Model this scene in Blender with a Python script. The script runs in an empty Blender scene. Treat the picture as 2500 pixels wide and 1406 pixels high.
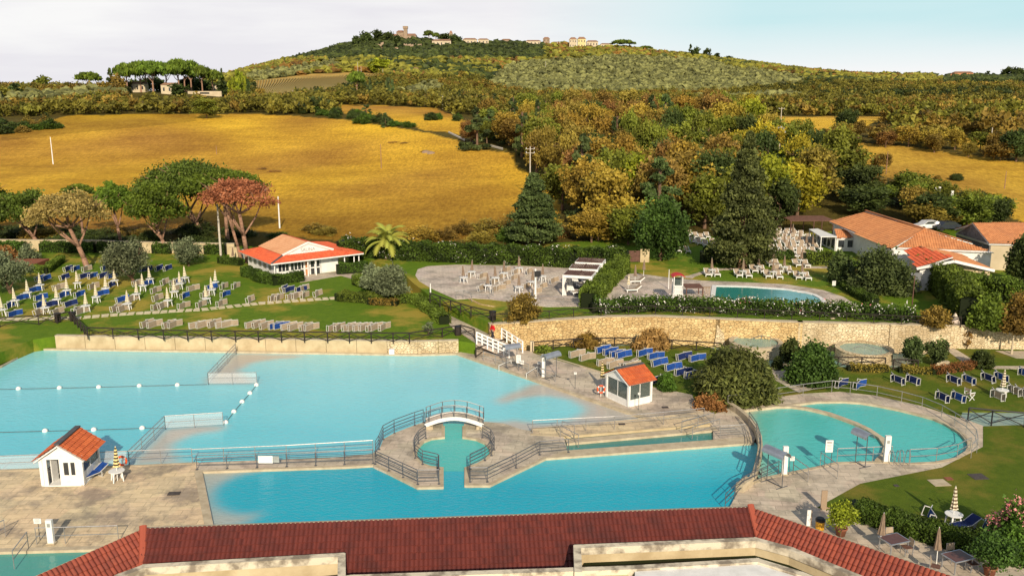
import bpy, math, random
import numpy as np
from mathutils import Vector, Matrix
R = math.radians
rnd = random.Random(7)
sc = bpy.context.scene
col = sc.collection
TH = R(12.5); FPX = 2200.0; CH = 25.0
CT, ST = math.cos(TH), math.sin(TH)
ZL, ZT = 1.1, 2.3          # levels of the left lawn and of the upper terrace

# ---------------------------------------------------------------- camera geometry helpers
def P(px, py, z=0.0):
    u = (px-1250)/FPX; v = (py-703)/FPX
    t = (z-CH)/(-(ST+v*CT))
    return Vector((u*t, (CT-v*ST)*t, z))
def PP(pts, z=0.0): return [P(a, b, z) for a, b in pts]
def proj(x, y, z):
    dz = z-CH
    c = y*CT - dz*ST
    return 1250+FPX*x/c, 703+FPX*(-(y*ST+dz*CT))/c

# ---------------------------------------------------------------- terrain
def yz(py, z):             # distance at which the row py meets height z
    return (CH-z)/math.tan(TH+math.atan((py-703)/FPX))
def zy(Y, py): return CH - Y*math.tan(TH+math.atan((py-703)/FPX))
COLS = {  # image column: (row, height) pairs near, (-distance, row) pairs far
 -900:[(606,.9),(578,1.6),(402,4),(300,12),(265,15),(-560,238),(-700,225),(-1500,219),(-3500,217)],
 0:[(606,.9),(578,1.6),(402,3.6),(300,12),(265,15),(-560,238),(-700,225),(-1500,219),(-3500,217)],
 400:[(606,.9),(578,1.6),(402,3.6),(285,13.5),(258,17),(-560,228),(-640,224),(-900,235),(-3500,225)],
 620:[(606,.9),(578,1.8),(400,3.6),(279,14),(262,15.5),(-600,240),(-850,200),(-1250,172),(-1900,185),(-3500,215)],
 850:[(600,1.0),(580,2.0),(400,3.8),(292,13),(268,15.5),(-620,240),(-900,190),(-1250,135),(-1450,112),(-1900,140),(-3500,215)],
 1000:[(598,2.0),(415,3.8),(318,11),(275,15),(-620,243),(-900,200),(-1250,128),(-1450,100),(-1900,130),(-3500,215)],
 1250:[(600,2.2),(430,4.2),(350,8.5),(300,12.5),(-480,262),(-700,240),(-1000,190),(-1250,140),(-1450,108),(-1900,130),(-3500,215)],
 1500:[(590,2.2),(450,4.5),(370,8.5),(300,13),(-480,268),(-700,243),(-1000,195),(-1280,140),(-1450,116),(-1900,135),(-3500,215)],
 1800:[(580,2.2),(450,4.8),(370,9),(300,13.5),(-480,265),(-700,240),(-1000,200),(-1300,162),(-1450,158),(-1900,175),(-3500,215)],
 2100:[(565,2.2),(450,5.2),(365,9),(310,12.5),(-480,265),(-700,235),(-1000,205),(-1400,190),(-3500,200)],
 2500:[(560,2.2),(450,5.5),(385,8.5),(345,11),(-420,275),(-650,230),(-1000,205),(-1400,194),(-3500,215)],
 3400:[(560,2.2),(450,5.5),(385,8.5),(345,11),(-420,275),(-650,230),(-1000,205),(-1400,192),(-3500,210)],
}
LY0, LY1, NR, NC = math.log(118.0), math.log(3500.0), 420, 640
Q0, Q1 = (-900-1250)/FPX/1.02, (3400-1250)/FPX/1.02
lys = np.linspace(LY0, LY1, NR); qs = np.linspace(Q0, Q1, NC)
cq, ctab = [], []
for px, lst in COLS.items():
    Ys, Zs = [118.0], [lst[0][1]]
    for a, b in lst:
        Y, z = (yz(a, b), b) if a > 0 else (-a, zy(-a, b))
        if Y > Ys[-1]+5: Ys.append(Y); Zs.append(z)
    cq.append((px-1250)/FPX/1.02)
    ctab.append(np.interp(lys, np.log(Ys), Zs))
ctab = np.array(ctab)
HT = np.array([[0.0]])
HT = np.stack([np.interp(qs, cq, ctab[:, j]) for j in range(NR)], 0)     # rows Y, columns q
for k in range(10):
    A = np.pad(HT, 1, mode='edge')
    HT = (A[:-2, 1:-1]+A[2:, 1:-1]+2*A[1:-1, 1:-1])/4
for k in range(90):
    A = np.pad(HT, ((0, 0), (1, 1)), mode='edge')
    HT = (A[:, :-2]+A[:, 2:]+2*A[:, 1:-1])/4
def vnoise(x, y, s):
    return (np.sin(x/s+1.3*np.sin(y/s*.7))+np.sin(y/s*1.1+1.7*np.sin(x/s*.6)))*.5
YY = np.exp(lys)[:, None]; XX = YY*qs[None, :]
HT += vnoise(XX, YY, 14)*np.clip((YY-150)/600, 0, .35) + vnoise(XX+40, YY, 45)*np.clip((YY-260)/400, 0, 1.6)
def H(x, y):
    j = (math.log(max(y, 118.0))-LY0)/(LY1-LY0)*(NR-1); i = (x/max(y, 1)-Q0)/(Q1-Q0)*(NC-1)
    j = min(max(j, 0), NR-1.001); i = min(max(i, 0), NC-1.001)
    a, b = int(j), int(i); f, g = j-a, i-b
    return (HT[a, b]*(1-f)*(1-g)+HT[a+1, b]*f*(1-g)+HT[a, b+1]*(1-f)*g+HT[a+1, b+1]*f*g)
def T(px, py):             # where the sight line meets the terrain
    u = (px-1250)/FPX; v = (py-703)/FPX
    Yd, Zd = CT-v*ST, -(ST+v*CT)
    Y = 119.0
    while Y < 3400:
        x = u*Y/Yd; z = CH+Zd*Y/Yd
        if z <= H(x, Y): break
        Y *= 1.004
    return Vector((u*Y/Yd, Y, H(u*Y/Yd, Y)))

# ---------------------------------------------------------------- materials
def newmat(name):
    m = bpy.data.materials.new(name); m.use_nodes = True
    nt = m.node_tree; b = nt.nodes['Principled BSDF']
    return m, nt, b
def N(nt, t, **k):
    n = nt.nodes.new(t)
    for a, v in k.items():
        if a in n.inputs.keys(): n.inputs[a].default_value = v
        else: setattr(n, a, v)
    return n
def c4(c): return (c[0], c[1], c[2], 1)
def mixc(nt, fac, a, b, blend='MIX'):
    n = nt.nodes.new('ShaderNodeMix'); n.data_type = 'RGBA'; n.blend_type = blend
    for s, v in ((0, fac), (6, a), (7, b)):
        if hasattr(v, 'is_linked') or hasattr(v, 'links'): nt.links.new(v, n.inputs[s])
        else: n.inputs[s].default_value = v if s == 0 else c4(v)
    return n.outputs[2]
def ramp(nt, fac, lo, hi):
    n = nt.nodes.new('ShaderNodeMapRange'); n.inputs[1].default_value = lo; n.inputs[2].default_value = hi
    nt.links.new(fac, n.inputs[0]); return n.outputs[0]
def noise(nt, vec, scale, detail=4, rough=.6):
    n = N(nt, 'ShaderNodeTexNoise'); n.inputs['Scale'].default_value = scale
    n.inputs['Detail'].default_value = detail; n.inputs['Roughness'].default_value = rough
    if vec: nt.links.new(vec, n.inputs['Vector'])
    return n.outputs['Fac']
def bump(nt, b, h, dist, strength=1.0):
    n = N(nt, 'ShaderNodeBump'); n.inputs['Strength'].default_value = strength; n.inputs['Distance'].default_value = dist
    nt.links.new(h, n.inputs['Height']); nt.links.new(n.outputs[0], b.inputs['Normal'])
def pos(nt): return nt.nodes.new('ShaderNodeTexCoord').outputs['Object']
def mat(name, c1, c2=None, rough=.7, scale=3.0, bd=.01, metal=0.0, lo=.35, hi=.65, spec=.3):
    m, nt, b = newmat(name); v = pos(nt)
    c2 = c2 or tuple(x*.72 for x in c1)
    f = noise(nt, v, scale, 6)
    nt.links.new(mixc(nt, ramp(nt, f, lo, hi), c1, c2), b.inputs['Base Color'])
    b.inputs['Roughness'].default_value = rough; b.inputs['Metallic'].default_value = metal
    b.inputs['Specular IOR Level'].default_value = spec
    if bd: bump(nt, b, noise(nt, v, scale*4, 3), bd)
    return m
def mat_leaf(name, c1, c2, dark=.42, trans=.26):
    m, nt, b = newmat(name)
    at = N(nt, 'ShaderNodeAttribute', attribute_name='v'); oi = N(nt, 'ShaderNodeObjectInfo')
    a = N(nt, 'ShaderNodeMath', operation='MULTIPLY_ADD'); nt.links.new(oi.outputs['Random'], a.inputs[0]); a.inputs[1].default_value = .5
    nt.links.new(at.outputs['Fac'], a.inputs[2])
    f = ramp(nt, a.outputs[0], .15, 1.25)
    cc = mixc(nt, f, c1, c2)
    h = N(nt, 'ShaderNodeHueSaturation'); nt.links.new(cc, h.inputs['Color'])
    hm = N(nt, 'ShaderNodeMapRange'); hm.inputs[3].default_value = .485; hm.inputs[4].default_value = .515
    nt.links.new(oi.outputs['Random'], hm.inputs[0]); nt.links.new(hm.outputs[0], h.inputs['Hue'])
    vm = N(nt, 'ShaderNodeMapRange'); vm.inputs[3].default_value = dark; vm.inputs[4].default_value = 1.25
    nt.links.new(at.outputs['Fac'], vm.inputs[0]); nt.links.new(vm.outputs[0], h.inputs['Value'])
    nt.links.new(h.outputs[0], b.inputs['Base Color']); b.inputs['Roughness'].default_value = .6
    b.inputs['Specular IOR Level'].default_value = .2
    tr = N(nt, 'ShaderNodeBsdfTranslucent'); nt.links.new(h.outputs[0], tr.inputs['Color'])
    mx = N(nt, 'ShaderNodeMixShader'); mx.inputs[0].default_value = trans
    nt.links.new(b.outputs[0], mx.inputs[1]); nt.links.new(tr.outputs[0], mx.inputs[2])
    nt.links.new(mx.outputs[0], nt.nodes['Material Output'].inputs[0])
    return m
def mat_grass(name, c1, c2, c3):
    m, nt, b = newmat(name); v = pos(nt)
    f1 = ramp(nt, noise(nt, v, .13, 6, .65), .49, .61); f2 = ramp(nt, noise(nt, v, 1.4, 6, .7), .3, .7)
    x = mixc(nt, f2, c1, c2); x = mixc(nt, f1, x, c3)
    f3 = ramp(nt, noise(nt, v, 14, 4, .8), .25, .75)
    x = mixc(nt, f3, x, tuple(k*.55 for k in c1)) if False else mixc(nt, .55, x, mixc(nt, f3, (.55, .55, .5), (1.35, 1.35, 1.3)), 'MULTIPLY')
    nt.links.new(x, b.inputs['Base Color']); b.inputs['Roughness'].default_value = .9; b.inputs['Specular IOR Level'].default_value = .1
    bump(nt, b, noise(nt, v, 12, 4, .8), .06)
    return m
def mat_paving(name, c1, c2, bw=1.3, bh=.62, rot=0.0, mortar=.6, stain=(.22, .19, .15)):
    m, nt, b = newmat(name); v = pos(nt)
    mp = N(nt, 'ShaderNodeMapping'); mp.inputs['Rotation'].default_value = (0, 0, rot)
    nt.links.new(v, mp.inputs[0])
    wn = N(nt, 'ShaderNodeTexNoise'); wn.inputs['Scale'].default_value = .8; nt.links.new(mp.outputs[0], wn.inputs['Vector'])
    wx = mixc(nt, .06, mp.outputs[0], wn.outputs['Color'], 'ADD')
    br = N(nt, 'ShaderNodeTexBrick'); br.inputs['Scale'].default_value = 1.0
    br.inputs['Brick Width'].default_value = bw; br.inputs['Row Height'].default_value = bh
    br.inputs['Mortar Size'].default_value = .022; br.inputs['Mortar Smooth'].default_value = .4
    br.inputs['Color1'].default_value = c4(c1); br.inputs['Color2'].default_value = c4(c2)
    br.inputs['Mortar'].default_value = c4(tuple(k*mortar for k in c1)); br.offset = .37
    nt.links.new(wx, br.inputs['Vector'])
    f = ramp(nt, noise(nt, v, .33, 8, .72), .47, .60)
    f2 = ramp(nt, noise(nt, v, 2.2, 6, .75), .4, .7)
    x = mixc(nt, f, br.outputs['Color'], mixc(nt, .70, br.outputs['Color'], stain))
    x = mixc(nt, .5, x, mixc(nt, f2, (1.15, 1.15, 1.15), (.68, .66, .62)), 'MULTIPLY')
    vo = N(nt, 'ShaderNodeTexVoronoi'); vo.inputs['Scale'].default_value = .55; nt.links.new(wx, vo.inputs['Vector'])
    x = mixc(nt, .22, x, mixc(nt, .8, vo.outputs['Color'], (.8, .8, .8)), 'MULTIPLY')
    nt.links.new(x, b.inputs['Base Color']); b.inputs['Roughness'].default_value = .75
    bump(nt, b, br.outputs['Fac'], -.02, .6)
    return m
def mat_stone(name, c1, c2, scale=1.7, mort=(.20, .13, .06), w=.06):
    m, nt, b = newmat(name); v = pos(nt)
    mp = N(nt, 'ShaderNodeMapping'); mp.inputs['Scale'].default_value = (1, 1, 1.5); nt.links.new(v, mp.inputs[0])
    vo = N(nt, 'ShaderNodeTexVoronoi', feature='DISTANCE_TO_EDGE'); vo.inputs['Scale'].default_value = scale
    vc = N(nt, 'ShaderNodeTexVoronoi'); vc.inputs['Scale'].default_value = scale
    for q in (vo, vc): nt.links.new(mp.outputs[0], q.inputs['Vector']); q.inputs['Randomness'].default_value = .85
    sp = N(nt, 'ShaderNodeSeparateColor'); nt.links.new(vc.outputs['Color'], sp.inputs[0])
    x = mixc(nt, sp.outputs[0], c1, c2)
    x = mixc(nt, .6, x, mixc(nt, ramp(nt, noise(nt, v, .35, 6), .35, .65), (1.25, 1.25, 1.25), (.55, .45, .33)), 'MULTIPLY')
    e = ramp(nt, vo.outputs['Distance'], w*.3, w)
    x = mixc(nt, e, mort, x)
    nt.links.new(x, b.inputs['Base Color']); b.inputs['Roughness'].default_value = .9
    bump(nt, b, e, .04); return m
def mat_water(name, deep, shallow, far=None, rip=.02, scale=1.2, rough=.04):
    m, nt, b = newmat(name); v = pos(nt)
    at = N(nt, 'ShaderNodeAttribute', attribute_name='shal')
    a2 = N(nt, 'ShaderNodeAttribute', attribute_name='tone')
    x = mixc(nt, a2.outputs['Fac'], deep, far or deep)
    x = mixc(nt, .35, x, mixc(nt, ramp(nt, noise(nt, v, .09, 4), .35, .65), (1.12, 1.08, 1.04), (.74, .88, .96)), 'MULTIPLY')
    x = mixc(nt, at.outputs['Fac'], x, shallow)
    nt.links.new(x, b.inputs['Base Color']); b.inputs['Roughness'].default_value = rough
    b.inputs['IOR'].default_value = 1.33; b.inputs['Specular IOR Level'].default_value = .5
    mp = N(nt, 'ShaderNodeMapping'); mp.inputs['Scale'].default_value = (1, 1.8, 1); nt.links.new(v, mp.inputs[0])
    bump(nt, b, noise(nt, mp.outputs[0], scale, 3, .6), rip, 1.0)
    return m
def mat_tile(name, c1, c2, c3, scale=.35):
    m, nt, b = newmat(name); v = pos(nt)
    at = N(nt, 'ShaderNodeAttribute', attribute_name='v')
    x = mixc(nt, at.outputs['Fac'], c1, c2)
    x = mixc(nt, ramp(nt, noise(nt, v, scale, 5), .5, .75), x, c3)
    nt.links.new(x, b.inputs['Base Color']); b.inputs['Roughness'].default_value = .75
    bump(nt, b, noise(nt, v, 9, 4), .01)
    return m
def mat_stripe(name, a, b_, period=.2):
    m, nt, b = newmat(name)
    t = nt.nodes.new('ShaderNodeTexCoord'); s = N(nt, 'ShaderNodeSeparateXYZ'); nt.links.new(t.outputs['Object'], s.inputs[0])
    q = N(nt, 'ShaderNodeMath', operation='FRACT'); p = N(nt, 'ShaderNodeMath', operation='DIVIDE'); p.inputs[1].default_value = period
    nt.links.new(s.outputs['Z'], p.inputs[0]); nt.links.new(p.outputs[0], q.inputs[0])
    g = N(nt, 'ShaderNodeMath', operation='GREATER_THAN'); g.inputs[1].default_value = .5; nt.links.new(q.outputs[0], g.inputs[0])
    nt.links.new(mixc(nt, g.outputs[0], a, b_), b.inputs['Base Color']); b.inputs['Roughness'].default_value = .8
    return m
M = {}
M['white'] = mat('white_paint', (.78, .77, .74), (.66, .65, .62), .5, 2, 0)
M['plastic'] = mat('white_plastic', (.75, .75, .73), (.68, .67, .64), .4, 4, 0)
M['steel'] = mat('railing_steel', (.42, .41, .40), (.28, .27, .27), .38, 6, 0, metal=.55)
M['dsteel'] = mat('dark_railing_steel', (.16, .17, .19), (.10, .10, .11), .4, 6, 0, metal=.5)
M['wood'] = mat('dark_stained_wood', (.035, .026, .022), (.018, .013, .011), .8, 8, .01)
M['bark'] = mat('bark', (.20, .12, .075), (.09, .055, .035), .95, 5, .05)
M['pinebark'] = mat('pine_bark', (.36, .21, .14), (.20, .11, .07), .95, 4, .05)
M['concrete'] = mat('cream_concrete', (.56, .46, .29), (.40, .31, .18), .85, .7, .01)
M['coping'] = mat('coping_stone', (.52, .44, .31), (.38, .31, .21), .8, 1.5, .01)
M['pave'] = mat_paving('deck_paving', (.62, .52, .40), (.50, .42, .32), rot=.12)
M['pave2'] = mat_paving('deck_paving_warm', (.74, .58, .36), (.62, .49, .31), rot=-.05, stain=(.20, .17, .14))
M['plaza'] = mat_paving('plaza_paving', (.68, .57, .47), (.58, .49, .41), .5, .3, .6)
M['step'] = mat('stepping_stone', (.62, .55, .40), (.45, .38, .25), .85, 3, .01)
M['grass'] = mat_grass('lawn_grass', (.135, .215, .015), (.085, .160, .012), (.34, .27, .045))
M['grass2'] = mat_grass('darker_grass', (.110, .155, .014), (.070, .112, .010), (.20, .17, .03))  # darker, duller green for the right lawns and base ground
M['stonew'] = mat_stone('rubble_stone', (.66, .50, .25), (.50, .34, .15), 2.7, (.30, .20, .09))
M['stonep'] = mat_stone('pale_rubble_stone', (.66, .56, .38), (.54, .43, .26), 3.0, (.34, .26, .15))
M['stoneg'] = mat_stone('grey_rubble_stone', (.22, .21, .20), (.14, .13, .13), 2.2, (.08, .07, .07))
M['tile'] = mat_tile('terracotta_tile', (.46, .18, .065), (.60, .26, .10), (.38, .16, .07))
M['tilered'] = mat_tile('red_tile', (.55, .085, .03), (.66, .14, .05), (.45, .10, .05))
M['tileshade'] = mat_tile('shaded_roof_tile', (.10, .018, .013), (.145, .027, .018), (.07, .017, .014), .8)  # shadow over the near roof is put into this darker tile colour
M['tilehalfshade'] = mat_tile('part_shaded_roof_tile', (.19, .035, .020), (.27, .055, .028), (.14, .034, .022), .8)  # wings of the same roof, partly lit look put into the colour
M['tiletan'] = mat_tile('weathered_tan_tile', (.52, .27, .14), (.60, .33, .18), (.50, .24, .12))
M['blue'] = mat('blue_canvas', (.010, .065, .30), (.006, .035, .17), .8, 3, 0)
M['navy'] = mat('navy_canvas', (.008, .022, .11), (.006, .016, .08), .8, 3, 0)
M['lframe'] = mat('lounger_frame_paint', (.60, .59, .56), None, .5, 2, 0)
M['beige'] = mat('beige_canvas', (.36, .28, .20), (.28, .22, .155), .8, 3, 0)
M['taupe'] = mat('taupe_canvas', (.25, .18, .125), (.17, .12, .085), .85, 6, .01)
M['stripe'] = mat_stripe('yellow_white_canvas', (.40, .31, .11), (.70, .66, .58))
M['stripe2'] = mat_stripe('brown_cream_canvas', (.16, .11, .06), (.70, .62, .46), .22)
M['stripe3'] = mat_stripe('black_yellow_canvas', (.045, .03, .02), (.75, .60, .26), .22)
M['orange'] = mat('orange_plastic', (.75, .10, .02), None, .5, 3, 0)
M['red'] = mat('red_paint', (.55, .02, .015), None, .5, 3, 0)
M['grey'] = mat('grey_felt_roofing', (.10, .10, .11), None, .9, 3, .01)
M['slat'] = mat('brown_slats', (.15, .075, .055), (.08, .04, .03), .8, 3, 0)
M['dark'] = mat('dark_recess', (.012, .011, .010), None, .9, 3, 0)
M['black'] = mat('black_metal', (.02, .02, .022), None, .5, 3, 0)
M['silver'] = mat('brushed_aluminium', (.48, .50, .54), (.36, .38, .42), .3, 2, 0, metal=.7)
M['pole'] = mat('pole_concrete', (.55, .50, .42), (.40, .36, .30), .9, 3, 0)
M['housew'] = mat('pale_plaster', (.56, .47, .33), (.44, .36, .24), .9, .3, 0)
M['houser'] = mat('distant_roof_tiles', (.30, .17, .10), (.22, .12, .08), .9, .3, 0)
M['ochre'] = mat('ochre_plaster', (.52, .24, .11), (.45, .2, .09), .9, .3, 0)
M['castle'] = mat('castle_stone', (.34, .25, .17), (.24, .17, .115), .9, .2, 0)
M['flowerw'] = mat('white_petals', (.85, .80, .74), None, .8, 3, 0)
M['flowerp'] = mat('pink_petals', (.62, .16, .18), (.75, .35, .33), .8, 3, 0)
M['clay'] = mat('terracotta_pot', (.28, .10, .055), None, .8, 3, 0)
M['skin'] = mat('skin', (.45, .26, .18), None, .6, 3, 0)
M['trousers'] = mat('dark_trousers', (.03, .03, .045), None, .9, 3, 0)
M['redcloth'] = mat('red_cloth', (.65, .01, .015), None, .9, 3, 0)
M['hair'] = mat('dark_hair', (.03, .02, .015), None, .9, 3, 0)
M['grate'] = mat('metal_grate', (.09, .075, .065), (.05, .04, .04), .7, 12, 0)
def mat_glass(name, c, al):
    m, nt, b = newmat(name); b.inputs['Base Color'].default_value = c4(c); b.inputs['Roughness'].default_value = .05
    b.inputs['Alpha'].default_value = al; b.inputs['Specular IOR Level'].default_value = .8; return m
M['glass'] = mat_glass('window_glass', (.10, .13, .12), .55)
M['glassd'] = mat_glass('dark_window_glass', (.03, .035, .04), 1)
M['net'] = mat_glass('white_netting', (.8, .8, .8), .28)
def leafm(k, c1, c2, **kw): M[k] = mat_leaf(k+'_foliage', c1, c2, **kw)
leafm('oak', (.080, .095, .013), (.23, .25, .030))
leafm('gold', (.21, .14, .022), (.43, .30, .045))
leafm('rust', (.16, .085, .026), (.33, .19, .050))
leafm('lime', (.14, .19, .014), (.35, .38, .026))
leafm('yellow', (.26, .24, .02), (.48, .38, .03))
leafm('dark', (.030, .048, .013), (.085, .115, .026))
leafm('fir', (.040, .065, .022), (.13, .175, .050))
leafm('spire', (.035, .048, .014), (.145, .16, .045))
leafm('cedar', (.042, .052, .014), (.17, .18, .045))
leafm('pine', (.055, .095, .012), (.17, .24, .025))
leafm('pined', (.045, .072, .012), (.13, .18, .025))
leafm('deadpine', (.33, .125, .045), (.50, .24, .095))
leafm('tanpine', (.26, .19, .055), (.42, .30, .10))
leafm('olive', (.085, .105, .050), (.22, .25, .13))
leafm('hedge', (.040, .080, .011), (.11, .19, .024))
leafm('hedgel', (.075, .115, .014), (.18, .24, .030))
leafm('round', (.035, .080, .015), (.09, .17, .028))
leafm('brush', (.22, .10, .03), (.38, .20, .06))
leafm('reed', (.34, .22, .06), (.50, .34, .11))
leafm('palm', (.38, .40, .07), (.5, .5, .1), dark=1.0)
leafm('autumn', (.145, .100, .020), (.34, .245, .045))

# ---------------------------------------------------------------- mesh builder
class MB:
    def __init__(s): s.v = []; s.f = []; s.m = []
    def add(s, vs, fs, mi=0):
        o = len(s.v); s.v += [tuple(v) for v in vs]; s.f += [tuple(i+o for i in f) for f in fs]; s.m += [mi]*len(fs); return s
    def hexa(s, b, t, mi=0):
        n = len(b)
        return s.add(list(b)+list(t), [tuple(range(n-1, -1, -1)), tuple(range(n, 2*n))]+[(i, (i+1) % n, n+(i+1) % n, n+i) for i in range(n)], mi)
    def prism(s, poly, z0, z1, mi=0):
        a = sum(poly[i][0]*poly[(i+1) % len(poly)][1]-poly[(i+1) % len(poly)][0]*poly[i][1] for i in range(len(poly)))
        if a < 0: poly = poly[::-1]
        return s.hexa([(p[0], p[1], z0) for p in poly], [(p[0], p[1], z1) for p in poly], mi)
    def box(s, c, sx, sy, sz, mi=0, rz=0.0):
        ca, sa = math.cos(rz), math.sin(rz)
        b = [(c[0]+ca*x*sx/2-sa*y*sy/2, c[1]+sa*x*sx/2+ca*y*sy/2) for x, y in ((-1, -1), (1, -1), (1, 1), (-1, 1))]
        return s.hexa([(x, y, c[2]) for x, y in b], [(x, y, c[2]+sz) for x, y in b], mi)
    def bar(s, a, b, w, h=None, mi=0, n=4, w2=None):
        a, b = Vector(a), Vector(b); d = b-a
        if d.length < 1e-6: return s
        d.normalize(); up = Vector((0, 0, 1)) if abs(d.z) < .95 else Vector((0, 1, 0))
        x = d.cross(up).normalized(); y = x.cross(d).normalized(); h = h or w; w2 = 1 if w2 is None else w2
        if n == 4: k = [(-.5, -.5), (.5, -.5), (.5, .5), (-.5, .5)]
        else: k = [(.5*math.cos(2*math.pi*i/n), .5*math.sin(2*math.pi*i/n)) for i in range(n)]
        return s.hexa([a+x*p*w+y*q*h for p, q in k], [b+x*p*w*w2+y*q*h*w2 for p, q in k], mi)
    def tube(s, pts, rs, n=6, mi=0):
        for i in range(len(pts)-1):
            s.bar(pts[i], pts[i+1], 2*rs[i], mi=mi, n=n, w2=rs[i+1]/rs[i])
        return s
    def lathe(s, prof, n=12, mi=0, fold=0.0, cap=True):
        vs = []; m = len(prof)
        for j, (r, z) in enumerate(prof):
            for i in range(n):
                rr = r*(1-(fold if i % 2 else 0)); a = 2*math.pi*i/n
                vs.append((rr*math.cos(a), rr*math.sin(a), z))
        fs = [(j*n+i, j*n+(i+1) % n, (j+1)*n+(i+1) % n, (j+1)*n+i) for j in range(m-1) for i in range(n)]
        if cap: fs += [tuple(range(n-1, -1, -1)), tuple((m-1)*n+i for i in range(n))]
        return s.add(vs, fs, mi)
    def mesh(s, name, mats):
        me = bpy.data.meshes.new(name); me.from_pydata(s.v, [], s.f)
        for q in (mats if isinstance(mats, (list, tuple)) else [mats]): me.materials.append(M[q] if isinstance(q, str) else q)
        if any(s.m): me.polygons.foreach_set('material_index', s.m)
        me.update(); return me
    def build(s, name, mats, parent=None, smooth=False):
        me = s.mesh(name, mats)
        if smooth: me.polygons.foreach_set('use_smooth', [True]*len(me.polygons))
        return link(name, me, parent)
def link(name, data, parent=None):
    o = bpy.data.objects.new(name, data); col.objects.link(o)
    if parent: o.parent = parent
    return o
def tag(o, label=None, cat=None, group=None, kind=None):
    if label: o['label'] = label
    if cat: o['category'] = cat
    if group: o['group'] = group
    if kind: o['kind'] = kind
    return o
def empty(name, loc, label, cat, group=None, rz=0.0):
    o = link(name, None); o.location = loc; o.rotation_euler = (0, 0, rz); o.empty_display_size = .3
    return tag(o, label, cat, group)
def copy_tree(o, parent=None):
    c = o.copy(); col.objects.link(c)
    if parent: c.parent = parent
    for ch in list(KIDS.get(o.name, [])): copy_tree(ch, c)
    return c
KIDS = {}
def kids(o):
    """remember the children of a prototype (children lookups are slow in a big scene)"""
    allo = [q for q in bpy.data.objects if q.parent]
    def rec(p):
        KIDS[p.name] = [q for q in allo if q.parent == p]
        for q in KIDS[p.name]: rec(q)
    rec(o)
def struct(name, mb, mats, label=None):
    return tag(mb.build(name, mats), label, None, None, 'structure')
ORD = ['first', 'second', 'third', 'fourth', 'fifth', 'sixth', 'seventh', 'eighth', 'ninth', 'tenth', 'eleventh', 'twelfth', 'thirteenth', 'fourteenth', 'fifteenth', 'sixteenth', 'seventeenth', 'eighteenth', 'nineteenth', 'twentieth']
def fastmesh(name, V, F, mats, face_v=None, smooth=False):
    """V (n,3), F (m,k) arrays -> mesh, optional per-face float attribute v"""
    me = bpy.data.meshes.new(name); n, k = F.shape
    me.vertices.add(len(V)); me.vertices.foreach_set('co', np.ascontiguousarray(V, dtype=np.float32).ravel())
    me.loops.add(n*k); me.loops.foreach_set('vertex_index', np.ascontiguousarray(F, dtype=np.int32).ravel())
    me.polygons.add(n); me.polygons.foreach_set('loop_start', np.arange(0, n*k, k, dtype=np.int32))
    me.update(calc_edges=True)
    if not smooth: me.polygons.foreach_set('use_smooth', np.zeros(n, dtype=bool))
    else: me.polygons.foreach_set('use_smooth', np.ones(n, dtype=bool))
    if face_v is not None:
        a = me.attributes.new('v', 'FLOAT', 'FACE'); a.data.foreach_set('value', np.ascontiguousarray(face_v, dtype=np.float32))
    for q in (mats if isinstance(mats, (list, tuple)) else [mats]): me.materials.append(M[q] if isinstance(q, str) else q)
    return me
def inpoly(x, y, poly):
    x = np.asarray(x, dtype=float); y = np.asarray(y, dtype=float); c = np.zeros(x.shape, dtype=bool); n = len(poly)
    for i in range(n):
        x1, y1 = poly[i][0], poly[i][1]; x2, y2 = poly[(i+1) % n][0], poly[(i+1) % n][1]
        if y1 == y2: continue
        k = ((y1 > y) != (y2 > y)) & (x < (x2-x1)*(y-y1)/(y2-y1)+x1); c ^= k
    return c

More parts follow.
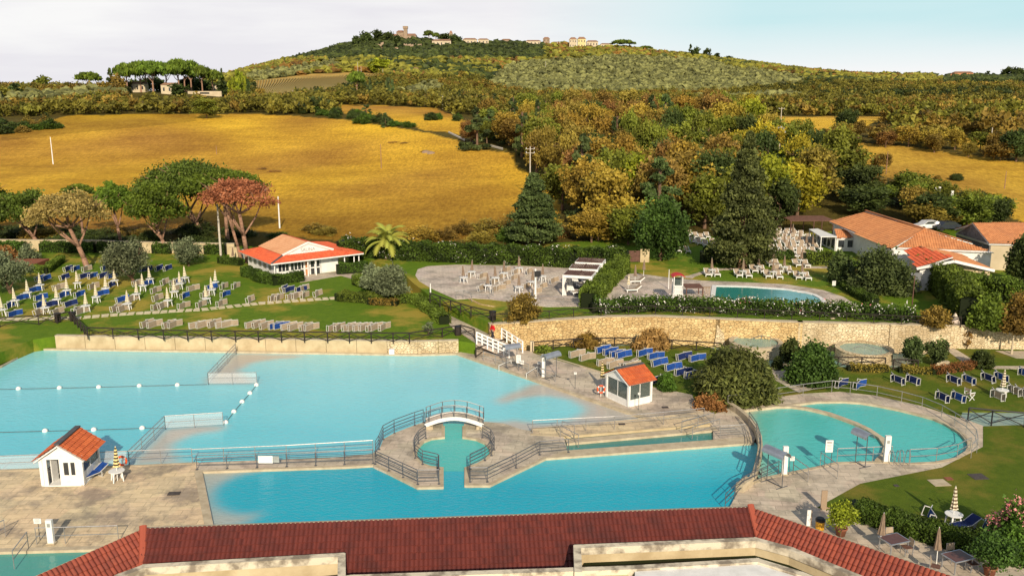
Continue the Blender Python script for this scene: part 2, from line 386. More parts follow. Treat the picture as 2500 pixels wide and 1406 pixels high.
# ---------------------------------------------------------------- leaves
def leaves(pts, val, size, rg, up=.3, stretch=1.0):
    """one small quad per point; returns V, F, v"""
    n = len(pts); d = rg.normal(size=(n, 3)); d[:, 2] += up; d /= np.linalg.norm(d, axis=1)[:, None]+1e-9
    a = np.cross(d, rg.normal(size=(n, 3))); a /= np.linalg.norm(a, axis=1)[:, None]+1e-9
    b = np.cross(d, a); s = size*(.6+.8*rg.random(n))[:, None]
    V = np.stack([pts-a*s*stretch, pts-b*s*.6, pts+a*s*stretch, pts+b*s*.6], 1).reshape(-1, 3)
    return V, np.arange(4*n).reshape(n, 4), np.clip(val, 0, 1)
def crown(kind, rg, n, K):
    """points of a crown that is 2 wide and 1 high (base z=0)"""
    c = []; k = 0
    while len(c) < K:
        d = rg.normal(size=3); d /= np.linalg.norm(d); r = rg.random()**.33
        if kind == 'round':
            r = .45+.5*rg.random(); p = d*r*np.array([.92, .92, .46])*(.8+.4*rg.random()); p[2] += .5
            sg = .15
        elif kind == 'bush':
            r = .5+.42*rg.random(); p = d*r*np.array([.9, .9, .5]); p[2] = abs(p[2])*1.7; sg = .13
        elif kind == 'umbrella':
            a = rg.random()*6.283; q = math.sqrt(rg.random()); h = .78*math.sqrt(max(0, 1-q*q*.85)); p = np.array([q*math.cos(a)*.92, q*math.sin(a)*.92, h+rg.normal()*.05-.05*rg.random()]); sg = .11
        elif kind == 'conifer':
            z = rg.random()**1.25; a = rg.random()*6.283; q = (1-z)**.75*(.45+.5*rg.random()); p = np.array([q*math.cos(a), q*math.sin(a), z*.96+.02]); sg = .11*(1-z*.55)
        elif kind == 'column':
            z = rg.random(); a = rg.random()*6.283; q = math.sin(math.pi*min(.97, z*.82+.12))**.6*(.4+.5*rg.random()); p = np.array([q*math.cos(a), q*math.sin(a), z]); sg = .16
        c.append((p, sg))
    C = np.array([x[0] for x in c]); S = np.array([x[1] for x in c])
    idx = rg.integers(0, K, n); g = rg.normal(size=(n, 3))*S[idx][:, None]
    g[:, 2] *= {'round': .5, 'bush': .6, 'umbrella': .42, 'conifer': .18, 'column': .14}[kind]
    pts = C[idx]+g; pts[:, 2] = np.abs(pts[:, 2])
    v = (rg.random(K)*.55)[idx]+.25*rg.random(n)+.25*np.clip(g[:, 2]/(S[idx]*.5+1e-6)*.3+.5, 0, 1)
    return pts, v
LEAFV = {}
def crown_mesh(kind, m, seed, rx, h, n, size, K, name='crown', up=.3, stretch=1.0):
    key = (kind, m, seed, round(rx, 1), round(h, 1), n)
    if key in LEAFV: return LEAFV[key]
    rg = np.random.default_rng(seed); pts, v = crown(kind, rg, n, K)
    pts = pts*np.array([rx, rx, h]); V, F, vv = leaves(pts, v, size, rg, up, stretch)
    LEAFV[key] = fastmesh(name, V, F, m, vv); return LEAFV[key]
def trunk_mb(h, r, fork=0, spread=1.0, rg=None, lean=(0, 0), top=None):
    mb = MB(); rg = rg or random.Random(1)
    p = [Vector((lean[0]*t*t, lean[1]*t*t, h*t)) for t in (0, .3, .65, 1)]
    if fork: p = [Vector((lean[0]*t, lean[1]*t, h*t*.55)) for t in (0, .35, .7, 1)]
    mb.tube(p, [r*1.25, r, r*.85, r*.7], 8)
    for i in range(fork):
        a = 6.283*i/fork+rg.random(); e = Vector((p[-1].x+spread*math.cos(a)*(.5+.5*rg.random()), p[-1].y+spread*math.sin(a)*(.5+.5*rg.random()), (top or h)*(.85+.2*rg.random())))
        s = p[-1] if i % 2 else p[2]; m1 = s.lerp(e, .45)+Vector((0, 0, -.06*h))
        mb.tube([s, m1, e], [r*.5, r*.34, r*.12], 6)
        for j in range(2):
            q = m1.lerp(e, .4+.3*j); e2 = e+Vector((rg.uniform(-1, 1), rg.uniform(-1, 1), rg.uniform(0, .5)))*spread*.45
            mb.tube([q, e2], [r*.22, r*.07], 5)
    return mb
def blobtree(name, loc, label, cat, group, kind, m, rx, h, base, seed, n=2600, size=.3, K=46, bark='bark', tr=.2, stretch=1.0):
    o = empty(name, loc, label, cat, group, rz=rnd.random()*6.28)
    c = link('crown', crown_mesh(kind, m, seed, rx, h-base, n, size, K, stretch=stretch), o); c.location = (0, 0, base)
    key = ('trunk', round(h), round(tr, 2), bark)
    if key not in LEAFV:
        LEAFV[key] = trunk_mb(h*.55 if kind == 'round' else h*.8, tr, 4 if kind == 'round' else 0, rx*.5, top=h*.75).mesh('trunk', bark)
    link('trunk', LEAFV[key], o)
    return o
# ================================================================ world, sun, camera
w = bpy.data.worlds.new('World'); sc.world = w; w.use_nodes = True
nt = w.node_tree; bg = nt.nodes['Background']
SE, SAZ = R(27), R(9)     # sun elevation; azimuth to the right of straight behind the camera
sky = N(nt, 'ShaderNodeTexSky', sky_type='NISHITA'); sky.sun_disc = False
sky.sun_elevation = SE; sky.sun_rotation = math.pi-SAZ; sky.air_density = 1.0; sky.dust_density = 1.5
tc = nt.nodes.new('ShaderNodeTexCoord'); sx = N(nt, 'ShaderNodeSeparateXYZ'); nt.links.new(tc.outputs['Generated'], sx.inputs[0])
mp = N(nt, 'ShaderNodeMapping'); mp.inputs['Scale'].default_value = (1.2, 1.2, 9); nt.links.new(tc.outputs['Generated'], mp.inputs[0])
cl = ramp(nt, noise(nt, mp.outputs[0], 2.2, 6, .55), .40, .62)
cl2 = ramp(nt, noise(nt, mp.outputs[0], 1.1, 5, .5), .45, .65)
side = ramp(nt, sx.outputs['X'], .0, .24)                       # the sky clears towards the right
upz = ramp(nt, sx.outputs['Z'], .015, .065)
blue = N(nt, 'ShaderNodeMath', operation='MULTIPLY'); nt.links.new(side, blue.inputs[0]); nt.links.new(upz, blue.inputs[1])
cloud = mixc(nt, cl, (9.5, 9.45, 9.4), (8.3, 8.15, 8.55))
cloud = mixc(nt, side, cloud, (9.4, 9.4, 9.4))
clear = mixc(nt, cl2, (4.7, 7.8, 8.3), (6.2, 8.4, 8.7))
low = mixc(nt, blue.outputs[0], cloud, clear)
high = ramp(nt, sx.outputs['Z'], .10, .5)
skyc = mixc(nt, .30, sky.outputs[0], (5.4, 5.6, 5.9))
nt.links.new(mixc(nt, high, low, skyc), bg.inputs['Color']); bg.inputs['Strength'].default_value = .1
ld = bpy.data.lights.new('sun', 'SUN'); ld.energy = 5.4; ld.angle = R(.6); ld.color = (1, .86, .66)
sun = link('sun', ld); sd = Vector((math.sin(SAZ)*math.cos(SE), -math.cos(SAZ)*math.cos(SE), math.sin(SE)))
sun.rotation_euler = sd.to_track_quat('Z', 'Y').to_euler(); sun.location = (20, -40, 60)
cd = bpy.data.cameras.new('camera'); cd.sensor_width = 36; cd.lens = 36*FPX/2500; cd.clip_end = 6000; cd.clip_start = 1
cam = link('camera', cd); cam.location = (0, 0, CH); cam.rotation_euler = (math.pi/2-TH, 0, 0); sc.camera = cam
sc.view_settings.view_transform = 'Standard'; sc.view_settings.look = 'None'; sc.view_settings.exposure = 0
sc.cycles.max_bounces = 5; sc.cycles.transparent_max_bounces = 12; sc.cycles.diffuse_bounces = 2

# ================================================================ terrain sheet with land-use colours
F_MAIN = [(-900, 350), (-300, 335), (0, 326), (160, 284), (300, 280), (480, 279), (620, 278), (830, 292), (1010, 318), (1100, 338), (1170, 366), (1250, 376), (1262, 405), (1300, 428), (1365, 475), (1372, 520), (1280, 548), (1240, 585), (880, 592), (700, 575), (600, 560), (-900, 560)]
F_TWO = [(770, 258), (900, 257), (1060, 264), (1135, 292), (1125, 330), (1080, 322), (1040, 318), (960, 295), (860, 282)]
F_R1 = [(1850, 286), (2160, 284), (2120, 308), (2010, 320), (1930, 333), (1850, 332), (1835, 300)]
F_R2 = [(2030, 345), (2200, 357), (2400, 385), (2500, 398), (3400, 450), (3400, 580), (2500, 545), (2350, 475), (2150, 432), (1985, 402)]
F_R3 = [(2325, 338), (2440, 340), (2455, 366), (2335, 366)]
F_R4 = [(1600, 272), (1740, 278), (1735, 284), (1600, 284)]
VINE = [(606, 200), (760, 181), (880, 177), (935, 182), (930, 192), (870, 214), (800, 236), (620, 240)]
FIELDS = [F_MAIN, F_TWO, F_R1, F_R2, F_R3, F_R4]
PX = np.zeros_like(HT); PY = np.zeros_like(HT)
DZ = HT-CH; CC = YY*CT-DZ*ST; PX = 1250+FPX*XX/CC; PY = 703+FPX*(-(YY*ST+DZ*CT))/CC
near = (YY < 520)
colr = np.zeros(HT.shape+(3,)); colr[:] = (.12, .10, .030)
colr[(YY > 560)[:, 0], :, :] = (.125, .115, .042)
jx = 5*vnoise(XX, YY, 5); jy = 3*vnoise(YY, XX, 4)
for f in FIELDS:
    k = inpoly(PX+jx, PY+jy*.5, f) & (YY < 1000)
    g = np.clip(.5+.45*vnoise(XX*.35, YY, 26)+.22*vnoise(XX, YY*.5, 9), 0, 1)[..., None]
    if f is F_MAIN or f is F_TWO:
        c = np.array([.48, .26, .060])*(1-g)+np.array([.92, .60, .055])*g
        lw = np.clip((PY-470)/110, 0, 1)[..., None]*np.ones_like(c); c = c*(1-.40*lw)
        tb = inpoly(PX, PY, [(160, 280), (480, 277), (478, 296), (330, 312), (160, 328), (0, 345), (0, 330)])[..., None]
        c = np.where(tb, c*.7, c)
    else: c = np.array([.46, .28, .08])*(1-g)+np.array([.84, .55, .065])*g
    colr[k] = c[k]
k = inpoly(PX, PY, VINE) & (YY < 1200); colr[k] = (.55, .38, .13)
idx = np.arange(NR*NC).reshape(NR, NC)
F = np.stack([idx[:-1, :-1], idx[:-1, 1:], idx[1:, 1:], idx[1:, :-1]], -1).reshape(-1, 4)
V = np.stack([XX, YY+0*XX, HT], -1).reshape(-1, 3)
# flat apron under the pools and beyond the edges
nv = len(V); q0, q1 = 118*Q0, 118*Q1
ap = np.array([[q0, 118, -1.6], [q1, 118, -1.6], [-220, 10, -1.6], [220, 10, -1.6], [220, -60, -1.6], [-220, -60, -1.6]])
me = fastmesh('terrain', V, F, 'grass', None, True)
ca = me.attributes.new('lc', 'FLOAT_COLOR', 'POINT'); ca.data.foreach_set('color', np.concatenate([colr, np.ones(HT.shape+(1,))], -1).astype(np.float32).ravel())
m, nt, b = newmat('field_and_scrub_soil'); at = N(nt, 'ShaderNodeAttribute', attribute_name='lc'); v = pos(nt)
mq = N(nt, 'ShaderNodeMapping'); mq.inputs['Scale'].default_value = (1.5, .42, 1); nt.links.new(v, mq.inputs[0]); f1 = ramp(nt, noise(nt, mq.outputs[0], .9, 8, .82), .36, .64); f2 = ramp(nt, noise(nt, v, .045, 6, .6), .35, .7)
x = mixc(nt, .62, at.outputs['Color'], mixc(nt, f1, (.40, .31, .20), (1.42, 1.42, 1.2)), 'MULTIPLY')
x = mixc(nt, .7, x, mixc(nt, f2, (.60, .52, .52), (1.2, 1.22, 1.05)), 'MULTIPLY')
mpv = N(nt, 'ShaderNodeMapping'); mpv.inputs['Rotation'].default_value = (0, 0, .5); mpv.inputs['Scale'].default_value = (.05, .6, .05)
nt.links.new(v, mpv.inputs[0]); f4 = ramp(nt, noise(nt, mpv.outputs[0], 1, 4, .6), .35, .65)
x = mixc(nt, .35, x, mixc(nt, f4, (.75, .7, .7), (1.15, 1.15, 1.1)), 'MULTIPLY')
nt.links.new(x, b.inputs['Base Color']); b.inputs['Roughness'].default_value = .95; b.inputs['Specular IOR Level'].default_value = .05
bump(nt, b, noise(nt, v, 1.6, 6, .8), .35)
me.materials.clear(); me.materials.append(m)
tag(link('hill_terrain', me), None, None, None, 'structure')
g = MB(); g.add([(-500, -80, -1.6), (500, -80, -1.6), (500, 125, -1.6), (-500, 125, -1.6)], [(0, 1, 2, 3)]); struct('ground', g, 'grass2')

# ================================================================ lawns, decks, paths (slabs)
def back(line, off=.3):   # foot of a wall, moved back by off
    return [('v', P(a, b, 0)+Vector((0, off, 0))) for a, b in line]
def slab(name, pts, z, m, dz=1.7, zb=None):
    mb = MB(); q = [p[1] if p[0] == 'v' else P(p[0], p[1], z) for p in pts]; mb.prism([(p.x, p.y) for p in q], z-dz if zb is None else zb, z); return struct(name, mb, m)
slab('left_lawn', [(-900, 1240), (-500, 1085), (-200, 955), (0, 862), (80, 829)]+back([(135, 849), (575, 856), (1020, 863.5), (1120, 861)])+[(1160, 838), (1205, 806), (1050, 724), (1010, 692), (985, 640), (960, 590), (960, 560), (-900, 560)], ZL, 'grass')
SW = [(1200, 846), (1275, 841), (1350, 835), (1480, 826), (1600, 825), (1750, 832), (1900, 839), (1950, 841)]
slab('upper_terrace_lawn', back(SW+[(2150, 846), (2500, 852), (3000, 862)], .1)+[(3400, 817), (3400, 530), (1700, 540), (1500, 585), (1000, 612), (850, 616), (920, 640), (985, 668), (1010, 692), (1050, 722)], ZT, 'grass')
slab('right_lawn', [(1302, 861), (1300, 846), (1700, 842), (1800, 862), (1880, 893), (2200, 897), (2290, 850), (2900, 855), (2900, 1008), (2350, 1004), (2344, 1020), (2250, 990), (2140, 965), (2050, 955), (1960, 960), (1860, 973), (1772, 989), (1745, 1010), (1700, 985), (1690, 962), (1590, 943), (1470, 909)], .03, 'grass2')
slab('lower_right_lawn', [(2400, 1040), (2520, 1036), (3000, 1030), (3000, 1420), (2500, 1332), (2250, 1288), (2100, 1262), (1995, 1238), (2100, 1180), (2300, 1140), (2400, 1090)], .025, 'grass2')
D = 0.0
slab('left_deck', [(-700, 1175), (0, 1147), (350, 1135), (480, 1129), (483, 1150), (512, 1290), (500, 1330), (229, 1336), (0, 1342), (-700, 1362)], D, 'pave2')
slab('walkway', [(480, 1129), (840, 1114), (913, 1106), (913, 1134), (840, 1137), (483, 1150)], D+.004, 'pave')
slab('left_island_deck', [(911, 1137), (911, 1105), (926, 1096), (936, 1071), (963, 1056), (1013, 1037), (1034, 1030), (1082, 1032), (1082, 1064), (1052, 1067), (1032, 1075), (1018, 1089), (1013, 1104), (1016, 1117), (1030, 1130), (1050, 1137), (1079, 1140), (1079, 1187), (1022, 1188)], D+.008, 'pave')
slab('right_island_deck', [(1133, 1032), (1184, 1029), (1230, 1033), (1268, 1046), (1297, 1052), (1375, 1060), (1388, 1111), (1330, 1116), (1193, 1183), (1138, 1183), (1138, 1141), (1168, 1130), (1190, 1118), (1200, 1106), (1199, 1092), (1188, 1079), (1165, 1069), (1133, 1064)], D+.008, 'pave')
slab('pool_bench_strip', [(1297, 1045), (1585, 1020), (1715, 1003), (1735, 1034), (1375, 1063), (1300, 1060)], D+.012, 'pave2')
slab('lane_divider_strip', [(1380, 1072), (1745, 1040), (1752, 1049), (1384, 1082)], D+.02, 'coping')
slab('lane_front_strip', [(1380, 1099), (1740, 1073), (1835, 1064), (1838, 1080), (1330, 1118)], D+.016, 'coping')
slab('stair_platform', [(1700, 1004), (1772, 989), (1793, 1003), (1830, 1040), (1845, 1068), (1838, 1082), (1742, 1076), (1740, 1040), (1725, 1030)], D+.006, 'pave')
slab('right_deck', [(1118, 862), (1140, 848), (1240, 850), (1302, 858), (1470, 907), (1590, 942), (1690, 960), (1700, 983), (1775, 990), (1715, 1006), (1585, 1022)], D, 'pave')
slab('oval_pool_deck', [(1768, 990), (1860, 971), (1960, 956), (2050, 952), (2140, 962), (2250, 987), (2344, 1018), (2406, 1041), (2431, 1068), (2446, 1103), (2440, 1128), (2410, 1150), (2348, 1159), (2202, 1175), (2123, 1190), (2020, 1235), (2005, 1262), (1990, 1330), (1760, 1330), (1780, 1240), (1804, 1195), (1839, 1178), (1868, 1166), (1952, 1149), (2002, 1139), (2043, 1129), (2139, 1127), (2219, 1131), (2285, 1128), (2335, 1118), (2362, 1101), (2367, 1080), (2346, 1055), (2306, 1030), (2244, 1009), (2139, 986), (2056, 977), (1993, 978), (1943, 984), (1868, 992), (1793, 1003)], D+.01, 'pave')
slab('cafe_terrace', [(1990, 1244), (2005, 1240), (2100, 1262), (2250, 1290), (2500, 1336), (3000, 1440), (3000, 1800), (1760, 1700), (1760, 1328)], D+.014, 'pave')
slab('pool_side_path', [(-900, 1240), (-500, 1085), (-200, 960), (0, 870), (75, 842), (82, 851), (0, 893), (-300, 1020), (-900, 1290)], D+.03, 'coping')
slab('garden_path', [(1950, 958), (1893, 928), (1880, 893), (1912, 893), (1925, 918), (2000, 946)], .042, 'pave')
slab('lawn_path', [(2305, 850), (2330, 850), (2400, 893), (2368, 897)], .042, 'pave')
slab('far_lawn_path', [(2490, 893), (2900, 900), (2900, 908), (2400, 899), (2400, 893)], .046, 'pave')
slab('shower_pad', [(2430, 856), (2600, 858), (2600, 880), (2480, 874)], .046, 'pave')
slab('ramp_path', [(1012, 726), (1030, 724), (1055, 732), (1206, 807), (1202, 830), (1162, 838), (1105, 800), (1075, 768)], ZL+.02, 'pave')
slab('round_plaza', [(1014, 672), (1020, 657), (1043, 650), (1075, 648), (1114, 646), (1256, 648), (1400, 655), (1480, 658), (1510, 680), (1500, 720), (1440, 748), (1333, 749), (1270, 740), (1199, 731), (1154, 728), (1114, 731), (1057, 706), (1023, 686)], ZT+.03, 'plaza')
slab('small_pool_plaza', [(1526, 668), (1560, 668), (1629, 677), (1716, 685), (1800, 688), (1920, 694), (2010, 708), (2060, 725), (2100, 750), (1930, 752), (1450, 750), (1460, 715)], ZT+.034, 'plaza')
slab('terrace_path', [(1650, 675), (1680, 673), (1735, 656), (1800, 654), (1800, 658), (1738, 661), (1697, 675), (1690, 680)], ZT+.02, 'pave')
slab('bathing_house_forecourt', [(732, 690), (738, 672), (815, 664), (880, 652), (880, 674), (865, 682), (832, 673)], ZL+.02, 'pave')
slab('terrace_foot_path', [(1960, 650), (2020, 650), (2022, 655), (1960, 655)], ZT+.02, 'pave')
# stepping stones across the left lawn
mb = MB(); rr = random.Random(3)
def polyl(pts, step):
    out = []; 
    for a, b in zip(pts[:-1], pts[1:]):
        n = max(1, int((b-a).length/step)); out += [(a.lerp(b, i/n), (b-a).normalized()) for i in range(n)]
    return out+[(pts[-1], (pts[-1]-pts[-2]).normalized())]
for side_ in (-.36, .36):
    for p, d in polyl(PP([(-120, 783), (0, 780), (190, 776), (300, 767), (500, 755), (640, 740), (740, 733), (830, 727)], ZL), .82):
        nrm = Vector((-d.y, d.x, 0)); c = p+nrm*side_
        k = [(c+d*a*rr.uniform(.28, .42)+nrm*b_*rr.uniform(.20, .32)) for a, b_ in ((-1, -1), (1, -1), (1, 1), (-1, 1))]
        mb.prism([(q.x, q.y) for q in k], ZL-.02, ZL+.035)
struct('stepping_stone_path', mb, 'step')

# ================================================================ water
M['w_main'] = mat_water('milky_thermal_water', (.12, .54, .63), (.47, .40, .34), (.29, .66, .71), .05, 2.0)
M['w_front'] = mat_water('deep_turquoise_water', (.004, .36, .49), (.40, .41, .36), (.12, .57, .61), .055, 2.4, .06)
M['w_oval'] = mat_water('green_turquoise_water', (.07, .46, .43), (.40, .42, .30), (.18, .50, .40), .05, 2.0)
M['w_green'] = mat_water('dark_green_water', (.05, .26, .22), (.3, .3, .2), (.09, .33, .28), .03, 1.5)
M['w_lane'] = mat_water('lane_water', (.05, .22, .19), (.3, .3, .2), (.035, .11, .08), .03, 1.5)
M['w_small'] = mat_water('small_pool_water', (.03, .22, .19), (.3, .3, .2), (.10, .30, .32), .02, 1.0)
M['w_tub'] = mat_water('pale_tub_water', (.20, .33, .29), (.4, .4, .3), (.26, .34, .28), .04, 2.0)
def water(name, poly, z, m, step=.5, shal=None, tone=None, soft=.6):
    """a water surface as a fine grid cut to a polygon; attributes mark the shallow shelves under the surface"""
    q = np.array([[p.x, p.y] for p in PP(poly, z)]); x0, y0 = q.min(0); x1, y1 = q.max(0)
    nx, ny = int((x1-x0)/step)+2, int((y1-y0)/step)+2
    X, Y = np.meshgrid(np.linspace(x0, x1, nx), np.linspace(y0, y1, ny)); id_ = np.arange(nx*ny).reshape(ny, nx)
    F = np.stack([id_[:-1, :-1], id_[:-1, 1:], id_[1:, 1:], id_[1:, :-1]], -1).reshape(-1, 4)
    cx = X.ravel()[F].mean(1); cy = Y.ravel()[F].mean(1); F = F[inpoly(cx, cy, q.tolist())]
    S = np.zeros(X.shape)
    for add, pl in (shal or []):
        s = inpoly(X, Y, [(p.x, p.y) for p in PP(pl, z)]).astype(float)
        S = np.maximum(S, s) if add else S*(1-s)
    for _ in range(int(soft/step*2)+1):
        A = np.pad(S, 1, mode='edge'); S = (A[:-2, 1:-1]+A[2:, 1:-1]+A[1:-1, :-2]+A[1:-1, 2:]+2*S)/6
    me = fastmesh(name, np.stack([X, Y, X*0+z], -1).reshape(-1, 3), F, m, None, True)
    a = me.attributes.new('shal', 'FLOAT', 'POINT'); a.data.foreach_set('value', S.ravel().astype(np.float32)*.9)
    if tone is None: tn = X*0
    else:
        cxx = Y*CT-(z-CH)*ST; tn = tone(1250+FPX*X/cxx, 703+FPX*(-(Y*ST+(z-CH)*CT))/cxx)
    a = me.attributes.new('tone', 'FLOAT', 'POINT'); a.data.foreach_set('value', (tn+0*X).ravel().astype(np.float32))
    return tag(link(name, me), None, None, None, 'structure')
def ell(cx, cy, rx, ry, n=28, rot=0):
    return [(cx+rx*math.cos(6.283*i/n)*math.cos(rot)-ry*math.sin(6.283*i/n)*math.sin(rot), cy+rx*math.cos(6.283*i/n)*math.sin(rot)+ry*math.sin(6.283*i/n)*math.cos(rot)) for i in range(n)]
cl01 = lambda a: np.clip(a, 0, 1)
water('main_pool_water', [(-900, 1300), (-300, 1015), (0, 889), (80, 850), (575, 854), (1122, 860), (1600, 1022), (1320, 1052), (1260, 1052), (1184, 1040), (1100, 1032), (1020, 1045), (950, 1075), (918, 1110), (700, 1125), (480, 1133), (0, 1152), (-900, 1190)], -.14, 'w_main', .4,
      [(1, [(312, 1136), (404, 1044), (546, 1037), (545, 1050), (470, 1060), (430, 1078), (415, 1100), (425, 1120), (480, 1132)]),
       (1, [(508, 938), (507, 925), (574, 862), (720, 866), (760, 872), (690, 874), (610, 886), (583, 905), (600, 922), (626, 935)]),
       (1, [(1210, 975), (1310, 935), (1360, 938), (1600, 1024), (1300, 1060), (1190, 1040), (1160, 1028), (1250, 1030)]), (0, ell(1325, 1000, 98, 33)), (0, [(1230, 985), (1330, 968), (1330, 1030), (1240, 1026), (1150, 1000)])],
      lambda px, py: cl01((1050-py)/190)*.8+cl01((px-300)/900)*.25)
water('front_pool_water', [(478, 1146), (640, 1138), (911, 1130), (1000, 1165), (1076, 1175), (1076, 1140), (1140, 1140), (1140, 1178), (1200, 1165), (1330, 1112), (1835, 1076), (1858, 1100), (1850, 1180), (1804, 1200), (1785, 1250), (1780, 1500), (520, 1500), (508, 1290)], -.14, 'w_front', .35,
      [(1, [(470, 1140), (700, 1132), (640, 1146), (580, 1158), (540, 1178), (518, 1205), (516, 1225), (535, 1246), (575, 1254), (632, 1252), (628, 1262), (580, 1282), (500, 1300)])],
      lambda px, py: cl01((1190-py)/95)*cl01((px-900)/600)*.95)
water('island_circle_water', [(1076, 1020), (1140, 1020), (1140, 1060), (1205, 1070), (1215, 1110), (1140, 1150), (1076, 1150), (1000, 1130), (1005, 1080), (1076, 1060)], -.136, 'w_oval', .3)
water('lane_water_back', [(1370, 1060), (1745, 1030), (1750, 1044), (1375, 1075)], -.16, 'w_lane', .5, tone=lambda px, py: px*0+1)
water('lane_water_front', [(1375, 1078), (1755, 1046), (1755, 1075), (1380, 1102)], -.156, 'w_lane', .5)
water('oval_pool_water', [(1780, 1000), (1868, 985), (2056, 970), (2160, 980), (2260, 1005), (2360, 1045), (2375, 1080), (2370, 1110), (2290, 1135), (2140, 1132), (2043, 1135), (1950, 1155), (1835, 1185), (1856, 1115), (1856, 1070), (1828, 1028)], -.14, 'w_oval', .35,
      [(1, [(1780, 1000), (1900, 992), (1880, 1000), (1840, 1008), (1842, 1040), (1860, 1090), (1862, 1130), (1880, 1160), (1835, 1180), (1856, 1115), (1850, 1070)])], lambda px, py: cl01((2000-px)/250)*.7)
water('lower_left_pool_water', [(-700, 1350), (260, 1330), (330, 1500), (-700, 1500)], -.14, 'w_green', .5, tone=lambda px, py: px*0+.8)
water('creek_water', [(1180, 870), (1180, 842), (1500, 836), (2320, 828), (2320, 905), (1900, 905), (1700, 880), (1400, 862)], -.62, 'w_tub', .8)
water('channel_water', [(2330, 1002), (2900, 995), (2900, 1050), (2390, 1046)], -.05, 'w_tub', .6, tone=lambda px, py: px*0+1)
water('small_pool_water', [(1744, 699), (1822, 700), (1914, 706), (1988, 720), (2009, 733), (2006, 739), (1990, 742), (1933, 743), (1822, 737), (1740, 732)], ZT+.045, 'w_small', .4, tone=lambda px, py: cl01((px-1830)/60))
# coping around the small pool
def strip(mb, pts, w, z0, z1, closed=False, mi=0):
    n = len(pts)
    for i in range(n if closed else n-1):
        a, b = Vector(pts[i][:2]), Vector(pts[(i+1) % n][:2]); d = (b-a)
        if d.length < .01: continue
        d.normalize(); nn = Vector((-d.y, d.x))*w/2; e = d*w*.35
        mb.prism([tuple(a-e-nn), tuple(b+e-nn), tuple(b+e+nn), tuple(a-e+nn)], z0, z1+.0007*(i % 3), mi)
    return mb
mb = strip(MB(), [tuple(p) for p in PP([(1744, 698), (1822, 700), (1914, 706), (1960, 713), (1988, 720), (2005, 729), (2011, 736), (2003, 742), (1985, 745), (1933, 743), (1822, 737), (1739, 732)], ZT+.05)], .5, ZT-.2, ZT+.12, True); struct('small_pool_coping', mb, 'white')
# copings of the big pools
def coping(name, pts, w=.32, z=.03, m='coping', closed=False):
    return struct(name, strip(MB(), [tuple(p) for p in PP(pts, z)], w, -.5, z, closed), m)
coping('main_pool_coping', [(80, 850), (0, 893), (-300, 1018)]); coping('main_pool_back_ledge', [(80, 850), (575, 857), (1020, 864.5), (1118, 862)], .25)
coping('main_pool_coping', [(1118, 862), (1585, 1022)], .4)
coping('walkway_coping', [(483, 1149), (840, 1137), (913, 1133), (1022, 1187), (1078, 1186), (1078, 1141)], .28, .016)
coping('walkway_coping', [(1139, 1141), (1139, 1182), (1193, 1182), (1330, 1116.5), (1836, 1079)], .28, .022)
coping('left_deck_coping', [(484, 1150), (512, 1292)], .5, .02)
coping('left_deck_coping', [(-200, 1153), (0, 1147), (350, 1135), (480, 1129)], .25, .016)
coping('lower_pool_coping', [(-200, 1351), (0, 1342), (229, 1336), (330, 1333)], .4, .02)
coping('oval_pool_coping', [(1793, 1003), (1868, 993), (1943, 985), (1993, 979), (2056, 978), (2100, 981), (2139, 987), (2195, 998), (2244, 1010), (2280, 1020), (2306, 1031), (2348, 1056), (2368, 1080), (2363, 1101), (2336, 1118), (2285, 1128), (2219, 1131), (2139, 1127), (2043, 1129), (2002, 1139), (1952, 1149), (1868, 1166), (1839, 1178)], .3, .035)
coping('island_coping', [(1082, 1040), (1082, 1065), (1052, 1068), (1032, 1076), (1018, 1090), (1013, 1105), (1017, 1118), (1031, 1131), (1050, 1138), (1078, 1141)], .25, .02)
coping('island_coping', [(1133, 1040), (1133, 1065), (1165, 1070), (1187, 1080), (1198, 1093), (1200, 1106), (1190, 1118), (1168, 1130), (1139, 1141)], .25, .02)
coping('pool_divider_arc', [(1860, 994), (1895, 990), (1931, 990), (1965, 994), (1993, 1000), (2025, 1008), (2056, 1019), (2088, 1031), (2119, 1046), (2152, 1068), (2165, 1088), (2160, 1106), (2145, 1122)], .42, .05)
coping('bench_strip_coping', [(1297, 1060), (1375, 1064), (1735, 1034)], .22, .02, 'concrete')
coping('deck_edge_kerb', [(1314, 861), (1470, 908), (1590, 943)], .2, .06)

# ================================================================ walls
def wall(name, line, z0, z1, th, m, label, cat='wall', cap=None, zr=None):
    mb = MB(); pts = [P(a, b, zr if zr is not None else z0) for a, b in line]
    strip(mb, [tuple(p) for p in pts], th, z0, z1)
    if cap: strip(mb, [tuple(p) for p in pts], th+.12, z1+.002, z1+.08, mi=1)
    return tag(mb.build(name, [m]+([cap] if cap else [])), label, cat)
wb = PP([(135, 849), (575, 856), (1020, 863.5), (1120, 861)], 0)
o = empty('retaining_wall', wb[0], 'long cream concrete wall along the far edge of the big pool', 'wall')
for i, (a, b) in enumerate(zip(wb[:-1], wb[1:])):
    n = int((b-a).length/3.05)+1
    for k in range(n):
        p, q = a.lerp(b, k/n), a.lerp(b, (k+1)/n); d = (q-p).normalized(); p2, q2 = p+d*.02, q-d*.02
        nn = Vector((-d.y, d.x, 0))
        mb = MB(); mb.prism([((s+nn*t)-wb[0])[:2] for s, t in ((p2, .12), (q2, .12), (q2, .5), (p2, .5))], -.6, ZL+.06)
        mb.prism([((s+nn*t)-wb[0])[:2] for s, t in ((p2, .06), (q2, .06), (q2, .56), (p2, .56))], ZL+.063, ZL+.14, 1)
        mb.build('wall_panel', ['concrete' if not (i == 1 and k > n-2) and i < 2 else 'stonep', 'coping'], o)
wall('stone_wall', SW, -1.2, ZT+.02, .6, 'stonew', 'high golden rubble stone wall behind the blue loungers and the creek', cap='coping', zr=0)
